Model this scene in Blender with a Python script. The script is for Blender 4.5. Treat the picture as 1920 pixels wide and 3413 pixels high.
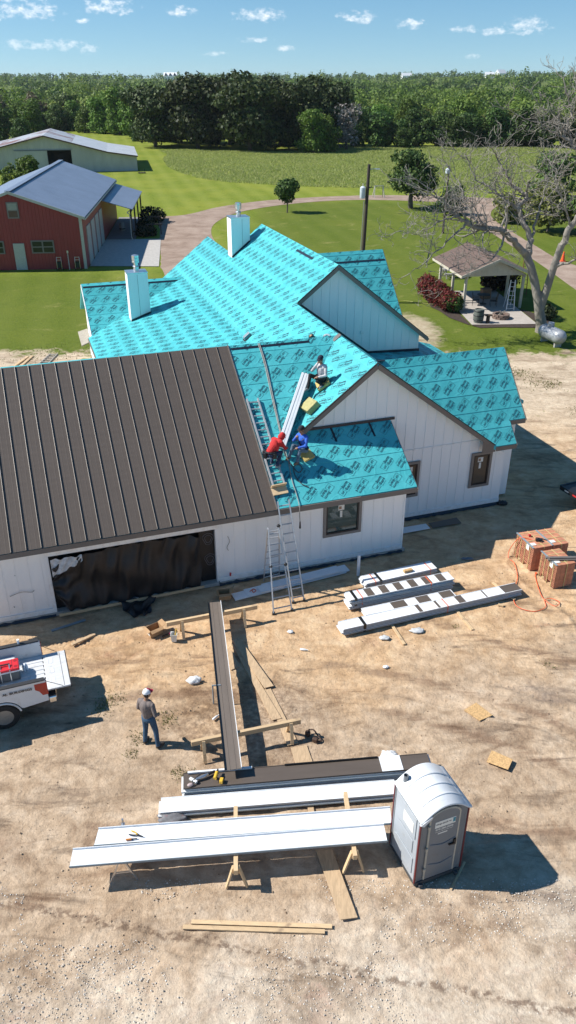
import bpy, bmesh, math, random
import numpy as np
from mathutils import Vector, Matrix, Euler

for o in list(bpy.data.objects):
    bpy.data.objects.remove(o)
scene = bpy.context.scene
COL = scene.collection
R = math.radians

# ---------------------------------------------------------------- camera
cam_d = bpy.data.cameras.new('camera')
cam = bpy.data.objects.new('camera', cam_d)
COL.objects.link(cam)
cam.location = (0, 0, 15)
cam.rotation_euler = (math.pi / 2 - math.atan(1446 / 2600), 0, 0)
cam_d.sensor_fit = 'VERTICAL'
cam_d.sensor_height = 24
cam_d.lens = 24 * 2600 / 3413
cam_d.clip_start = 0.1
cam_d.clip_end = 20000
scene.camera = cam

# ---------------------------------------------------------------- sun, sky, exposure
SUN_EL, SUN_AZ = R(44.5), R(-87.5)          # azimuth clockwise from +Y; the sun stands to the left
sdir = Vector((math.sin(SUN_AZ) * math.cos(SUN_EL), math.cos(SUN_AZ) * math.cos(SUN_EL), math.sin(SUN_EL)))
sun_d = bpy.data.lights.new('sun', 'SUN')
sun_d.energy = 5.0
sun_d.angle = R(0.53)
sun_d.color = (1.0, 0.955, 0.88)
sun = bpy.data.objects.new('sun', sun_d)
COL.objects.link(sun)
sun.rotation_euler = sdir.to_track_quat('Z', 'Y').to_euler()

world = bpy.data.worlds.new('World')
scene.world = world
world.cycles.sampling_method = 'MANUAL'
world.cycles.sample_map_resolution = 256
world.use_nodes = True
wt = world.node_tree
for n in list(wt.nodes):
    wt.nodes.remove(n)
def wn(t, **kw):
    n = wt.nodes.new(t)
    for k, v in kw.items():
        setattr(n, k, v)
    return n
def wmath(op, a, b=None, clamp=False):
    n = wn('ShaderNodeMath', operation=op)
    n.use_clamp = clamp
    for i, x in enumerate((a, b)):
        if x is None: continue
        if isinstance(x, (int, float)): n.inputs[i].default_value = x
        else: wt.links.new(x, n.inputs[i])
    return n.outputs[0]
sky = wn('ShaderNodeTexSky', sky_type='NISHITA')
sky.sun_disc = False
sky.sun_elevation = SUN_EL
sky.sun_rotation = SUN_AZ
sky.altitude = 100
sky.air_density = 1.0
sky.dust_density = 0.0
sky.ozone_density = 3.0
# fair-weather clouds: direction-based noise, puffs with flat bases, all round the sky
tc = wn('ShaderNodeTexCoord')
sep = wn('ShaderNodeSeparateXYZ')
wt.links.new(tc.outputs['Generated'], sep.inputs[0])
az = wmath('ARCTAN2', sep.outputs[0], sep.outputs[1])
el = wmath('ARCSINE', sep.outputs[2])
comb = wn('ShaderNodeCombineXYZ')
wt.links.new(wmath('MULTIPLY', az, 57.2958), comb.inputs[0])
wt.links.new(wmath('MULTIPLY', el, 57.2958), comb.inputs[1])
def wnoise(scale, sx, sy, detail, rough, off):
    mp = wn('ShaderNodeMapping')
    mp.inputs['Scale'].default_value = (sx, sy, 1)
    mp.inputs['Location'].default_value = off
    wt.links.new(comb.outputs[0], mp.inputs[0])
    nz = wn('ShaderNodeTexNoise')
    nz.inputs['Scale'].default_value = scale
    nz.inputs['Detail'].default_value = detail
    nz.inputs['Roughness'].default_value = rough
    wt.links.new(mp.outputs[0], nz.inputs['Vector'])
    return nz.outputs[0]
edge = wnoise(1.7, 1, 1.7, 5, 0.6, (7.1, 3.3, 0))
# single cumulus puffs seen low over the horizon: azimuth, elevation (degrees), half width, half height
puffs = [(-18.6, 3.45, 2.4, .50), (-18.2, 4.35, 3.4, .45), (-15.6, 3.5, 1.6, .42), (-10.9, 3.75, 1.5, .38), (-14.9, 4.2, .7, .3),
         (-12.6, 3.05, .4, .16), (-19.6, 1.95, 1.6, .5), (-16.6, 1.75, .8, .28), (-14.2, 1.75, 1.8, .28), (-12.4, 1.55, .5, .3),
         (-6.5, 3.6, .8, .28), (-1.8, 3.4, 1.5, .34), (-2.1, 2.1, 1.0, .14),
         (-.2, 1.65, .6, .18), (4.3, 3.3, 1.1, .33), (7.6, 2.95, .9, .26), (10.9, 2.6, .8, .22), (12.6, 2.55, .75, .26),
         (14.6, 2.75, 1.15, .46), (11.5, 1.2, .5, .14), (-4.6, 1.35, .7, .14)]
dens = None
for a, e, w, h in puffs:
    ma = wn('ShaderNodeVectorMath', operation='MULTIPLY_ADD')
    wt.links.new(comb.outputs[0], ma.inputs[0])
    ma.inputs[1].default_value = (1 / w, 1 / h, 0); ma.inputs[2].default_value = (-a / w, -e / h, 0)
    dp = wn('ShaderNodeVectorMath', operation='DOT_PRODUCT')
    wt.links.new(ma.outputs[0], dp.inputs[0]); wt.links.new(ma.outputs[0], dp.inputs[1])
    dens = dp.outputs['Value'] if dens is None else wmath('MINIMUM', dens, dp.outputs['Value'])
dens = wmath('SUBTRACT', 1.35, dens)
dens = wmath('MAXIMUM', dens, -2.0)
# elsewhere in the sky the same kind of scattered cloud
far = wnoise(0.16, 1, 2.6, 3, 0.6, (2.2, 9.0, 0))
outside = wmath('GREATER_THAN', el, R(4.9))
dens2 = wmath('MULTIPLY', wmath('SUBTRACT', far, 0.68), 9.0)
dens = wmath('MAXIMUM', dens, wmath('ADD', wmath('MULTIPLY', dens2, outside), wmath('MULTIPLY', wmath('SUBTRACT', 1.0, outside), -2.0)))
val = wmath('ADD', dens, wmath('MULTIPLY', wmath('SUBTRACT', edge, 0.53), 6.5))
mask = wn('ShaderNodeMapRange')
mask.interpolation_type = 'SMOOTHSTEP'
mask.inputs['From Min'].default_value = -0.25
mask.inputs['From Max'].default_value = 2.8
wt.links.new(val, mask.inputs['Value'])
cmask = wmath('MULTIPLY', mask.outputs[0], wmath('MINIMUM', wmath('ADD', wmath('MULTIPLY', el, 57.2958 * .17), .28), 0.88))
bg_s = wn('ShaderNodeBackground')
bg_s.inputs['Strength'].default_value = 0.088
hsv = wn('ShaderNodeHueSaturation')
hsv.inputs['Saturation'].default_value = 1.22
hsv.inputs['Hue'].default_value = 0.493
lift = wn('ShaderNodeVectorMath', operation='ADD')
wt.links.new(tc.outputs['Generated'], lift.inputs[0]); lift.inputs[1].default_value = (0, 0, .075)
nrm = wn('ShaderNodeVectorMath', operation='NORMALIZE')
wt.links.new(lift.outputs[0], nrm.inputs[0]); wt.links.new(nrm.outputs[0], sky.inputs[0])
wt.links.new(sky.outputs[0], hsv.inputs['Color'])
wt.links.new(hsv.outputs[0], bg_s.inputs['Color'])
bg_c = wn('ShaderNodeBackground')
bg_c.inputs['Color'].default_value = (0.93, 0.95, 0.97, 1)
bg_c.inputs['Strength'].default_value = 0.95
mixw = wn('ShaderNodeMixShader')
wt.links.new(cmask, mixw.inputs[0])
wt.links.new(bg_s.outputs[0], mixw.inputs[1])
wt.links.new(bg_c.outputs[0], mixw.inputs[2])
wo = wn('ShaderNodeOutputWorld')
wt.links.new(mixw.outputs[0], wo.inputs[0])

vs = scene.view_settings
vs.view_transform = 'Standard'
vs.look = 'None'
vs.exposure = 0.52
vs.gamma = 1.0
vs.use_curve_mapping = False
scene.cycles.max_bounces = 6
scene.cycles.transparent_max_bounces = 8

# ---------------------------------------------------------------- helpers
rng = random.Random(7)
nrg = np.random.default_rng(11)

def V3(*a): return Vector(a)

class MB:
    """collects geometry, then links it as one mesh object"""
    def __init__(s):
        s.v = []; s.f = []; s.m = []
    def add(s, vs_, fs, mi=0):
        b = len(s.v)
        s.v.extend([tuple(p) for p in vs_])
        for f in fs:
            s.f.append(tuple(i + b for i in f)); s.m.append(mi)
    def box(s, c, size, rot=None, mi=0):
        hx, hy, hz = size[0] / 2, size[1] / 2, size[2] / 2
        p = [Vector((x, y, z)) for z in (-hz, hz) for y in (-hy, hy) for x in (-hx, hx)]
        if rot is not None: p = [rot @ q for q in p]
        p = [q + Vector(c) for q in p]
        s.add(p, [(0, 2, 3, 1), (4, 5, 7, 6), (0, 1, 5, 4), (2, 6, 7, 3), (0, 4, 6, 2), (1, 3, 7, 5)], mi)
    def bar(s, p0, p1, w, h, up=(0, 0, 1), mi=0):
        p0, p1, up = Vector(p0), Vector(p1), Vector(up)
        d = (p1 - p0).normalized()
        sd = d.cross(up)
        if sd.length < 1e-4: sd = d.cross(Vector((1, 0, 0)))
        sd.normalize(); u2 = sd.cross(d).normalized()
        q = []
        for p in (p0, p1):
            for a, b in ((-1, -1), (1, -1), (1, 1), (-1, 1)):
                q.append(p + sd * (a * w / 2) + u2 * (b * h / 2))
        s.add(q, [(0, 1, 2, 3), (7, 6, 5, 4), (0, 4, 5, 1), (1, 5, 6, 2), (2, 6, 7, 3), (3, 7, 4, 0)], mi)
    def tube(s, pts, r, n=8, mi=0, cap=True, sq=1.0):
        pts = [Vector(p) for p in pts]
        if not isinstance(r, (list, tuple)): r = [r] * len(pts)
        rings = []; prev = None
        for i, p in enumerate(pts):
            t = (pts[min(i + 1, len(pts) - 1)] - pts[max(i - 1, 0)])
            t = t.normalized() if t.length > 1e-9 else Vector((0, 0, 1))
            if prev is None:
                a = t.cross(Vector((0, 0, 1)))
                if a.length < 1e-3: a = t.cross(Vector((1, 0, 0)))
            else:
                a = prev - t * prev.dot(t)
                if a.length < 1e-6: a = t.cross(Vector((0, 0, 1)))
            a.normalize(); prev = a; b = t.cross(a)
            rings.append([p + (a * math.cos(2 * math.pi * k / n) + b * (sq * math.sin(2 * math.pi * k / n))) * r[i] for k in range(n)])
        vv = [q for rg in rings for q in rg]; ff = []
        for i in range(len(rings) - 1):
            for k in range(n):
                ff.append((i * n + k, i * n + (k + 1) % n, (i + 1) * n + (k + 1) % n, (i + 1) * n + k))
        if cap:
            ff.append(tuple(range(n - 1, -1, -1))); ff.append(tuple((len(rings) - 1) * n + k for k in range(n)))
        s.add(vv, ff, mi)
    def lathe(s, prof, n=24, c=(0, 0, 0), rot=None, mi=0):
        vv = []; ff = []
        for r_, z in prof:
            for k in range(n):
                q = Vector((r_ * math.cos(2 * math.pi * k / n), r_ * math.sin(2 * math.pi * k / n), z))
                if rot is not None: q = rot @ q
                vv.append(q + Vector(c))
        for i in range(len(prof) - 1):
            for k in range(n):
                ff.append((i * n + k, i * n + (k + 1) % n, (i + 1) * n + (k + 1) % n, (i + 1) * n + k))
        ff.append(tuple(range(n - 1, -1, -1))); ff.append(tuple((len(prof) - 1) * n + k for k in range(n)))
        s.add(vv, ff, mi)
    def prism(s, poly, vec, mi=0):
        poly = [Vector(p) for p in poly]; vec = Vector(vec); n = len(poly)
        vv = poly + [p + vec for p in poly]
        ff = [tuple(range(n - 1, -1, -1)), tuple(range(n, 2 * n))]
        for i in range(n):
            j = (i + 1) % n
            ff.append((i, j, n + j, n + i))
        s.add(vv, ff, mi)
    def sphere(s, c, r, n=12, m=8, mi=0, rot=None):
        if not isinstance(r, (list, tuple)): r = (r, r, r)
        vv = []; ff = []
        for i in range(m + 1):
            th = math.pi * i / m
            for k in range(n):
                q = Vector((r[0] * math.sin(th) * math.cos(2 * math.pi * k / n), r[1] * math.sin(th) * math.sin(2 * math.pi * k / n), r[2] * math.cos(th)))
                if rot is not None: q = rot @ q
                vv.append(q + Vector(c))
        for i in range(m):
            for k in range(n):
                ff.append((i * n + k, (i + 1) * n + k, (i + 1) * n + (k + 1) % n, i * n + (k + 1) % n))
        s.add(vv, ff, mi)
    def mesh(s, name, mats, smooth=False, fix=True):
        me = bpy.data.meshes.new(name)
        me.from_pydata(s.v, [], s.f)
        if not isinstance(mats, (list, tuple)): mats = [mats]
        for m in mats: me.materials.append(m)
        if len(mats) > 1: me.polygons.foreach_set('material_index', s.m)
        if fix:
            bm = bmesh.new(); bm.from_mesh(me)
            bmesh.ops.remove_doubles(bm, verts=bm.verts, dist=1e-5)
            bmesh.ops.recalc_face_normals(bm, faces=bm.faces)
            bm.to_mesh(me); bm.free()
        if smooth: me.polygons.foreach_set('use_smooth', [True] * len(me.polygons))
        me.update()
        return me
    def build(s, name, mats, parent=None, smooth=False, bevel=0, angle=40, fix=True):
        me = s.mesh(name, mats, smooth, fix)
        o = bpy.data.objects.new(name, me)
        COL.objects.link(o)
        if parent is not None: o.parent = parent
        if smooth and angle < 180:
            try: me.set_sharp_from_angle(angle=R(angle))
            except Exception: pass
        if bevel > 0:
            md = o.modifiers.new('bevel', 'BEVEL'); md.width = bevel; md.segments = 2; md.limit_method = 'ANGLE'
        return o

def tag(o, label=None, cat=None, group=None, kind=None):
    if label: o['label'] = label
    if cat: o['category'] = cat
    if group: o['group'] = group
    if kind: o['kind'] = kind
    return o

def thing(name, label, cat, loc=(0, 0, 0), rz=0, group=None):
    o = bpy.data.objects.new(name, None)
    o.empty_display_size = .3
    COL.objects.link(o)
    o.location = loc; o.rotation_euler = (0, 0, rz)
    return tag(o, label, cat, group)

def inst(name, me, parent=None, loc=(0, 0, 0), rot=(0, 0, 0), scale=(1, 1, 1)):
    o = bpy.data.objects.new(name, me); COL.objects.link(o)
    o.parent = parent; o.location = loc; o.rotation_euler = rot; o.scale = scale
    return o

def copy_tree(o, parent=None):
    c = o.copy(); COL.objects.link(c); c.parent = parent
    for ch in list(o.children): copy_tree(ch, c)
    return c

# ---------------------------------------------------------------- materials
MATS = {}
def newmat(name):
    m = bpy.data.materials.new(name); m.use_nodes = True
    nt = m.node_tree
    return m, nt, nt.nodes['Principled BSDF']
def N(nt, t, **kw):
    n = nt.nodes.new(t)
    for k, v in kw.items():
        if k.startswith('i_'):
            n.inputs[k[2:].replace('_', ' ')].default_value = v
        else: setattr(n, k, v)
    return n
def ramp(nt, fac, stops):
    r = N(nt, 'ShaderNodeValToRGB')
    cr = r.color_ramp
    while len(cr.elements) < len(stops): cr.elements.new(.5)
    for e, (p, c) in zip(cr.elements, stops):
        e.position = p; e.color = (*c, 1) if len(c) == 3 else c
    nt.links.new(fac, r.inputs[0])
    return r.outputs[0]
def mixc(nt, fac, a, b, mode='MIX'):
    m = N(nt, 'ShaderNodeMix', data_type='RGBA', blend_type=mode)
    for idx, x in ((0, fac), (6, a), (7, b)):
        if isinstance(x, (int, float)): m.inputs[idx].default_value = x
        elif isinstance(x, (tuple, list)): m.inputs[idx].default_value = (*x, 1) if len(x) == 3 else x
        else: nt.links.new(x, m.inputs[idx])
    return m.outputs[2]
def mth(nt, op, a, b=None, clamp=False):
    n = N(nt, 'ShaderNodeMath', operation=op); n.use_clamp = clamp
    for i, x in enumerate((a, b)):
        if x is None: continue
        if isinstance(x, (int, float)): n.inputs[i].default_value = x
        else: nt.links.new(x, n.inputs[i])
    return n.outputs[0]
def smooth(nt, v, a, b):
    n = N(nt, 'ShaderNodeMapRange', interpolation_type='SMOOTHSTEP')
    n.inputs['From Min'].default_value = a; n.inputs['From Max'].default_value = b
    nt.links.new(v, n.inputs['Value'])
    return n.outputs[0]
def noise(nt, vec, scale, detail=4, rough=.55, dist=0):
    n = N(nt, 'ShaderNodeTexNoise')
    n.inputs['Scale'].default_value = scale; n.inputs['Detail'].default_value = detail
    n.inputs['Roughness'].default_value = rough; n.inputs['Distortion'].default_value = dist
    if vec is not None: nt.links.new(vec, n.inputs['Vector'])
    return n.outputs[0]
def mapping(nt, vec, scale=(1, 1, 1), rot=(0, 0, 0), loc=(0, 0, 0)):
    n = N(nt, 'ShaderNodeMapping')
    n.inputs['Scale'].default_value = scale; n.inputs['Rotation'].default_value = rot; n.inputs['Location'].default_value = loc
    nt.links.new(vec, n.inputs[0]); return n.outputs[0]
def bumpn(nt, h, strength, dist, bsdf, prev=None):
    b = N(nt, 'ShaderNodeBump'); b.inputs['Strength'].default_value = strength; b.inputs['Distance'].default_value = dist
    nt.links.new(h, b.inputs['Height'])
    if prev is not None: nt.links.new(prev, b.inputs['Normal'])
    if bsdf is not None: nt.links.new(b.outputs[0], bsdf.inputs['Normal'])
    return b.outputs[0]

def M(name, col, rough=.6, var=.12, vs_=6, stretch=(1, 1, 1), bump=0, bs=60, bd=.01, metal=0, spec=.5, objvar=0, dirt=None, ds=2.0):
    if name in MATS: return MATS[name]
    m, nt, b = newmat(name)
    tcn = N(nt, 'ShaderNodeTexCoord')
    vec = mapping(nt, tcn.outputs['Object'], stretch)
    nz = noise(nt, vec, vs_, 5, .6)
    lo = tuple(c * (1 - var) for c in col); hi = tuple(min(1, c * (1 + var)) for c in col)
    c = ramp(nt, nz, [(.3, lo), (.7, hi)])
    if objvar:
        oi = N(nt, 'ShaderNodeObjectInfo')
        hv = N(nt, 'ShaderNodeHueSaturation')
        nt.links.new(c, hv.inputs['Color'])
        v = mth(nt, 'ADD', mth(nt, 'MULTIPLY', oi.outputs['Random'], 2 * objvar), 1 - objvar)
        nt.links.new(v, hv.inputs['Value']); c = hv.outputs[0]
    if dirt:
        dn = noise(nt, tcn.outputs['Object'], ds, 6, .65, .4)
        c = mixc(nt, smooth(nt, dn, .55, .75), c, dirt)
    nt.links.new(c, b.inputs['Base Color'])
    b.inputs['Roughness'].default_value = rough
    b.inputs['Metallic'].default_value = metal
    b.inputs['Specular IOR Level'].default_value = spec
    if bump:
        h = noise(nt, mapping(nt, tcn.outputs['Object'], stretch), bs, 4, .6)
        bumpn(nt, h, bump, bd, b)
    MATS[name] = m
    return m
# ================================================================ GROUND
def vnoise(x, y, seed=0):
    """vectorised value noise"""
    xi = np.floor(x).astype(np.int64); yi = np.floor(y).astype(np.int64)
    fx = x - xi; fy = y - yi
    fx = fx * fx * (3 - 2 * fx); fy = fy * fy * (3 - 2 * fy)
    def h(a, b):
        n = (a * 374761393 + b * 668265263 + seed * 1442695041) & 0x7fffffff
        n = ((n ^ (n >> 13)) * 1274126177) & 0x7fffffff
        return ((n ^ (n >> 16)) & 0xffff) / 65535.0
    return (h(xi, yi) * (1 - fx) + h(xi + 1, yi) * fx) * (1 - fy) + (h(xi, yi + 1) * (1 - fx) + h(xi + 1, yi + 1) * fx) * fy
def fbm(x, y, sc, oct_=4, seed=0):
    t = np.zeros_like(x); a = 1.0; tot = 0
    for i in range(oct_):
        t += a * vnoise(x * sc + 17.3 * i, y * sc + 9.1 * i, seed + i); tot += a
        a *= .5; sc *= 2.03
    return t / tot
def seg_dist(X, Y, pts):
    """distance to a polyline and arc length along it"""
    best = np.full(X.shape, 1e9); al = np.zeros(X.shape); sd = np.zeros(X.shape); acc = 0
    for (x0, y0), (x1, y1) in zip(pts[:-1], pts[1:]):
        dx, dy = x1 - x0, y1 - y0; L = math.hypot(dx, dy)
        t = np.clip(((X - x0) * dx + (Y - y0) * dy) / (L * L), 0, 1)
        d = np.hypot(X - x0 - t * dx, Y - y0 - t * dy)
        side = ((X - x0) * dy - (Y - y0) * dx) / L
        k = d < best
        best = np.where(k, d, best); al = np.where(k, acc + t * L, al); sd = np.where(k, side, sd)
        acc += L
    return best, al, sd
def far_h(X, Y):
    r = np.hypot(X, Y)
    t = np.clip((r - 280) / 1700, 0, 1)
    return 13 * t * t * (3 - 2 * t) + np.clip((r - 300) / 900, 0, 1) * 5 * (fbm(X, Y, .004, 3, 5) - .5) + np.clip((X - 60) / 300, 0, 1) * np.clip((r - 240) / 500, 0, 1) * 4
xs = np.concatenate([-np.geomspace(4000, 16, 46), np.arange(-13, 13.01, .065), np.geomspace(16, 4000, 46)])
ys = np.concatenate([np.linspace(-40, 4, 8), np.arange(6.3, 27.5, .06), np.arange(27.8, 60, .8), np.geomspace(61, 5000, 90)])
GX, GY = np.meshgrid(xs, ys)
GZ = far_h(GX, GY)
near = np.clip((28 - GY) / 3, 0, 1) * np.clip((14 - np.abs(GX)) / 2, 0, 1)
dz_ = (fbm(GX, GY, .6, 4, 1) - .5) * .05 + (fbm(GX, GY, 3.2, 4, 2) - .5) * .035
clod = np.clip(fbm(GX, GY, .35, 3, 8) - .5, 0, 1) * 4
dz_ += clod * (fbm(GX, GY, 9, 3, 3) - .5) * .05
tracks = [([(-13, 18.4), (-8, 18.25), (-4.5, 18.1), (-1, 18.2), (2.5, 18.0), (6, 17.0), (9, 15.2), (13, 12.6)], .14),
          ([(-13, 17.0), (-8, 16.9), (-4, 17.2), (0, 17.1), (3, 16.6), (6.5, 15.4), (10, 13.4)], .14),
          ([(9.6, 26), (8.0, 23.2), (8.3, 21.9), (9.2, 20.2), (9.3, 18.4), (8.6, 16.5)], .2),
          ([(10.9, 24), (10.2, 21), (10.6, 18.5), (9.9, 16.2), (8.5, 13.6)], .2),
          ([(-9, 18.9), (-6.6, 18.75), (-5.0, 18.9)], .2), ([(-7, 16.25), (-5.2, 16.75), (-4.2, 17.0)], .2),
          ([(-3, 9.4), (0, 8.85), (2.0, 8.55), (4.5, 8.35), (7, 8.4)], .10),
          ([(-8, 13.2), (-5, 12.6), (-2.5, 12.9), (1, 12.2), (4, 11.8), (9, 12.5)], .15)]
for i, (pl, w) in enumerate(tracks):
    d, al, sd = seg_dist(GX, GY, pl)
    inside = np.exp(-(d / w) ** 4)
    strength = np.clip(fbm(GX, GY, .5, 2, 40 + i) * 2.2 - .45, 0, 1)
    dz_ -= inside * strength * .038
    dz_ += np.exp(-((d - w * 1.35) / .06) ** 2) * strength * .035
    if i in (0, 2, 3, 4, 5):
        lug = np.sin(2 * math.pi * (al / .17 + np.abs(sd) / .22))
        dz_ += inside * strength * np.clip(lug, -.3, 1) * .038
dz_ = dz_ - .02
GZ = GZ + near * dz_
nx, ny = len(xs), len(ys)
gv = np.stack([GX, GY, GZ], -1).reshape(-1, 3)
ii = np.arange(nx - 1); jj = np.arange(ny - 1)
I, J = np.meshgrid(ii, jj)
b0 = (J * nx + I).ravel()
gf = np.stack([b0, b0 + 1, b0 + nx + 1, b0 + nx], -1)
me = bpy.data.meshes.new('ground')
me.vertices.add(len(gv)); me.vertices.foreach_set('co', gv.ravel())
me.loops.add(gf.size); me.loops.foreach_set('vertex_index', gf.ravel())
me.polygons.add(len(gf)); me.polygons.foreach_set('loop_start', np.arange(0, gf.size, 4)); me.polygons.foreach_set('loop_total', np.full(len(gf), 4))
me.polygons.foreach_set('use_smooth', np.ones(len(gf), bool))
me.update(calc_edges=True)
ground = bpy.data.objects.new('ground', me); COL.objects.link(ground)
tag(ground, 'bare tan building-site dirt giving way to mown green lawn and fields', kind='structure')

m, nt, b = newmat('ground')
geo = N(nt, 'ShaderNodeNewGeometry'); P = geo.outputs['Position']
sp = N(nt, 'ShaderNodeSeparateXYZ'); nt.links.new(P, sp.inputs[0])
px, py = sp.outputs[0], sp.outputs[1]
nA = noise(nt, P, .35, 5, .62, .6)
nB = noise(nt, P, 1.4, 6, .62, .8)
nC = noise(nt, P, 7, 5, .6)
nD = noise(nt, P, 34, 3, .6)
nS = noise(nt, mapping(nt, P, (.35, 1.6, 1), (0, 0, .12)), 1.1, 6, .66, 1.0)      # streaked by wheels
# soil colours: orange subsoil by the house, brown topsoil in the middle, pale crushed limestone near the camera
orange = ramp(nt, nB, [(.25, (0.396, 0.248, 0.135)), (.5, (0.522, 0.360, 0.216)), (.75, (0.594, 0.441, 0.288))])
brown = ramp(nt, nB, [(.25, (0.288, 0.203, 0.135)), (.5, (0.432, 0.324, 0.225)), (.75, (0.522, 0.414, 0.306))])
pale = ramp(nt, nB, [(.25, (0.360, 0.279, 0.207)), (.45, (0.504, 0.419, 0.324)), (.75, (0.612, 0.531, 0.432))])
yj = mth(nt, 'ADD', py, mth(nt, 'MULTIPLY', mth(nt, 'SUBTRACT', nA, .5), 9.0))
f_or = smooth(nt, mth(nt, 'SUBTRACT', yj, mth(nt, 'MULTIPLY', mth(nt, 'ABSOLUTE', mth(nt, 'ADD', px, 1.0)), .35)), 13.5, 17.5)
soil = mixc(nt, f_or, brown, orange)
f_pl = smooth(nt, mth(nt, 'ADD', yj, mth(nt, 'MULTIPLY', px, -.12)), 11.0, 7.4)
soil = mixc(nt, f_pl, soil, pale)
f_sand = smooth(nt, py, 29, 40)
sand = ramp(nt, nB, [(.25, (.40, .31, .22)), (.7, (.55, .455, .34))])
soil = mixc(nt, f_sand, soil, sand)
# damp stains and trodden organic dirt
damp = smooth(nt, nS, .52, .68)
dampk = smooth(nt, noise(nt, P, .22, 3, .5), .42, .62)
soil = mixc(nt, mth(nt, 'MULTIPLY', mth(nt, 'MULTIPLY', damp, dampk), .75), soil, (.125, .088, .064))
d1 = N(nt, 'ShaderNodeVectorMath', operation='DISTANCE'); nt.links.new(P, d1.inputs[0]); d1.inputs[1].default_value = (-1.2, 15.6, 0)
wet = mth(nt, 'MULTIPLY', smooth(nt, mth(nt, 'ADD', d1.outputs['Value'], mth(nt, 'MULTIPLY', nB, 2.2)), 3.9, 2.1), smooth(nt, nC, .3, .62))
soil = mixc(nt, mth(nt, 'MULTIPLY', wet, .6), soil, (.135, .085, .055))
# dark crumbly ridge left by a blade across the pale gravel
ln = mth(nt, 'ADD', py, mth(nt, 'ADD', mth(nt, 'MULTIPLY', px, .20), mth(nt, 'MULTIPLY', nB, .55)))
rid = mth(nt, 'MULTIPLY', smooth(nt, mth(nt, 'ABSOLUTE', mth(nt, 'SUBTRACT', ln, 9.35)), .17, .03), smooth(nt, nC, .42, .58))
soil = mixc(nt, mth(nt, 'MULTIPLY', rid, .75), soil, (.15, .10, .07))
# trodden, damper patches
for (cx, cy, sx, sy, rot_, col_, k_) in ((-3.9, 12.0, .55, 1.1, .2, (.22, .14, .095), .6), (-6.3, 11.4, .6, 1.0, .1, (.26, .17, .12), .5), (3.6, 9.9, .5, 1.0, .3, (.20, .135, .10), .65), (5.6, 10.3, .55, 1.2, -.2, (.19, .145, .12), .6),
                                         (7.0, 16.6, .38, 1.0, -.5, (.21, .17, .145), .6), (8.6, 18.6, .5, .8, -.9, (.20, .165, .135), .55), (1.2, 13.0, .5, 1.0, .1, (.22, .155, .11), .5), (-1.0, 11.2, .45, 1.3, .05, (.23, .18, .145), .5), (2.8, 16.4, .35, 1.2, -.3, (.25, .175, .12), .4)):
    mpv = mapping(nt, P, (sx, sy, 1), (0, 0, rot_))
    cr_ = Euler((0, 0, rot_)).to_matrix() @ Vector((cx * sx, cy * sy, 0))
    dv = N(nt, 'ShaderNodeVectorMath', operation='DISTANCE'); nt.links.new(mpv, dv.inputs[0]); dv.inputs[1].default_value = cr_
    pt_ = smooth(nt, mth(nt, 'ADD', dv.outputs['Value'], mth(nt, 'MULTIPLY', nB, 1.3)), 1.35, .65)
    soil = mixc(nt, mth(nt, 'MULTIPLY', mth(nt, 'MULTIPLY', pt_, smooth(nt, nS, .34, .60)), k_), soil, col_)
# curved bands of reddish-brown soil turned up by wheels
for k_, (cx, cy, r0) in enumerate(((-2.0, 1.0, 17.1), (-2.0, 1.0, 15.6), (14.0, 34.0, 14.6), (14.0, 34.0, 17.0), (3.0, -6.0, 18.3))):
    dv = N(nt, 'ShaderNodeVectorMath', operation='DISTANCE'); nt.links.new(P, dv.inputs[0]); dv.inputs[1].default_value = (cx, cy, 0)
    bd = smooth(nt, mth(nt, 'ABSOLUTE', mth(nt, 'SUBTRACT', mth(nt, 'ADD', dv.outputs['Value'], mth(nt, 'MULTIPLY', nB, .5)), r0 + .25)), .30, .05)
    soil = mixc(nt, mth(nt, 'MULTIPLY', mth(nt, 'MULTIPLY', bd, smooth(nt, nS, .38, .58)), .65), soil, (.20, .125, .08))
# small stones, crumbs
vor = N(nt, 'ShaderNodeTexVoronoi'); vor.inputs['Scale'].default_value = 13; nt.links.new(P, vor.inputs['Vector'])
peb = mth(nt, 'MULTIPLY', smooth(nt, vor.outputs['Distance'], .22, .12), smooth(nt, noise(nt, P, 1.7, 3), .5, .62))
soil = mixc(nt, mth(nt, 'MULTIPLY', peb, mth(nt, 'ADD', mth(nt, 'MULTIPLY', f_pl, .7), .12)), soil, (.66, .61, .54))
vor2 = N(nt, 'ShaderNodeTexVoronoi'); vor2.inputs['Scale'].default_value = 5.3; nt.links.new(mapping(nt, P, (1, 1, 1), (0, 0, .4)), vor2.inputs['Vector'])
crumb = mth(nt, 'MULTIPLY', smooth(nt, vor2.outputs['Distance'], .13, .07), smooth(nt, nC, .5, .6))
soil = mixc(nt, mth(nt, 'MULTIPLY', crumb, .35), soil, (.11, .075, .05))
soil = mixc(nt, .3, soil, ramp(nt, nD, [(.3, (.36, .36, .36)), (.7, (.64, .64, .64))]), 'OVERLAY')
soil = mixc(nt, .75, soil, ramp(nt, noise(nt, mapping(nt, P, (.55, 1.25, 1), (0, 0, -.18)), .75, 7, .68, .9), [(.30, (.22, .19, .17)), (.45, (.46, .45, .44)), (.54, (.53, .53, .53)), (.70, (.66, .66, .66))]), 'OVERLAY')
soil = mixc(nt, .55, soil, ramp(nt, noise(nt, mapping(nt, P, (1, 1.5, 1), (0, 0, .3)), 3.3, 7, .72, .7), [(.28, (.30, .27, .25)), (.5, (.5, .5, .5)), (.72, (.64, .64, .64))]), 'OVERLAY')
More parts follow.
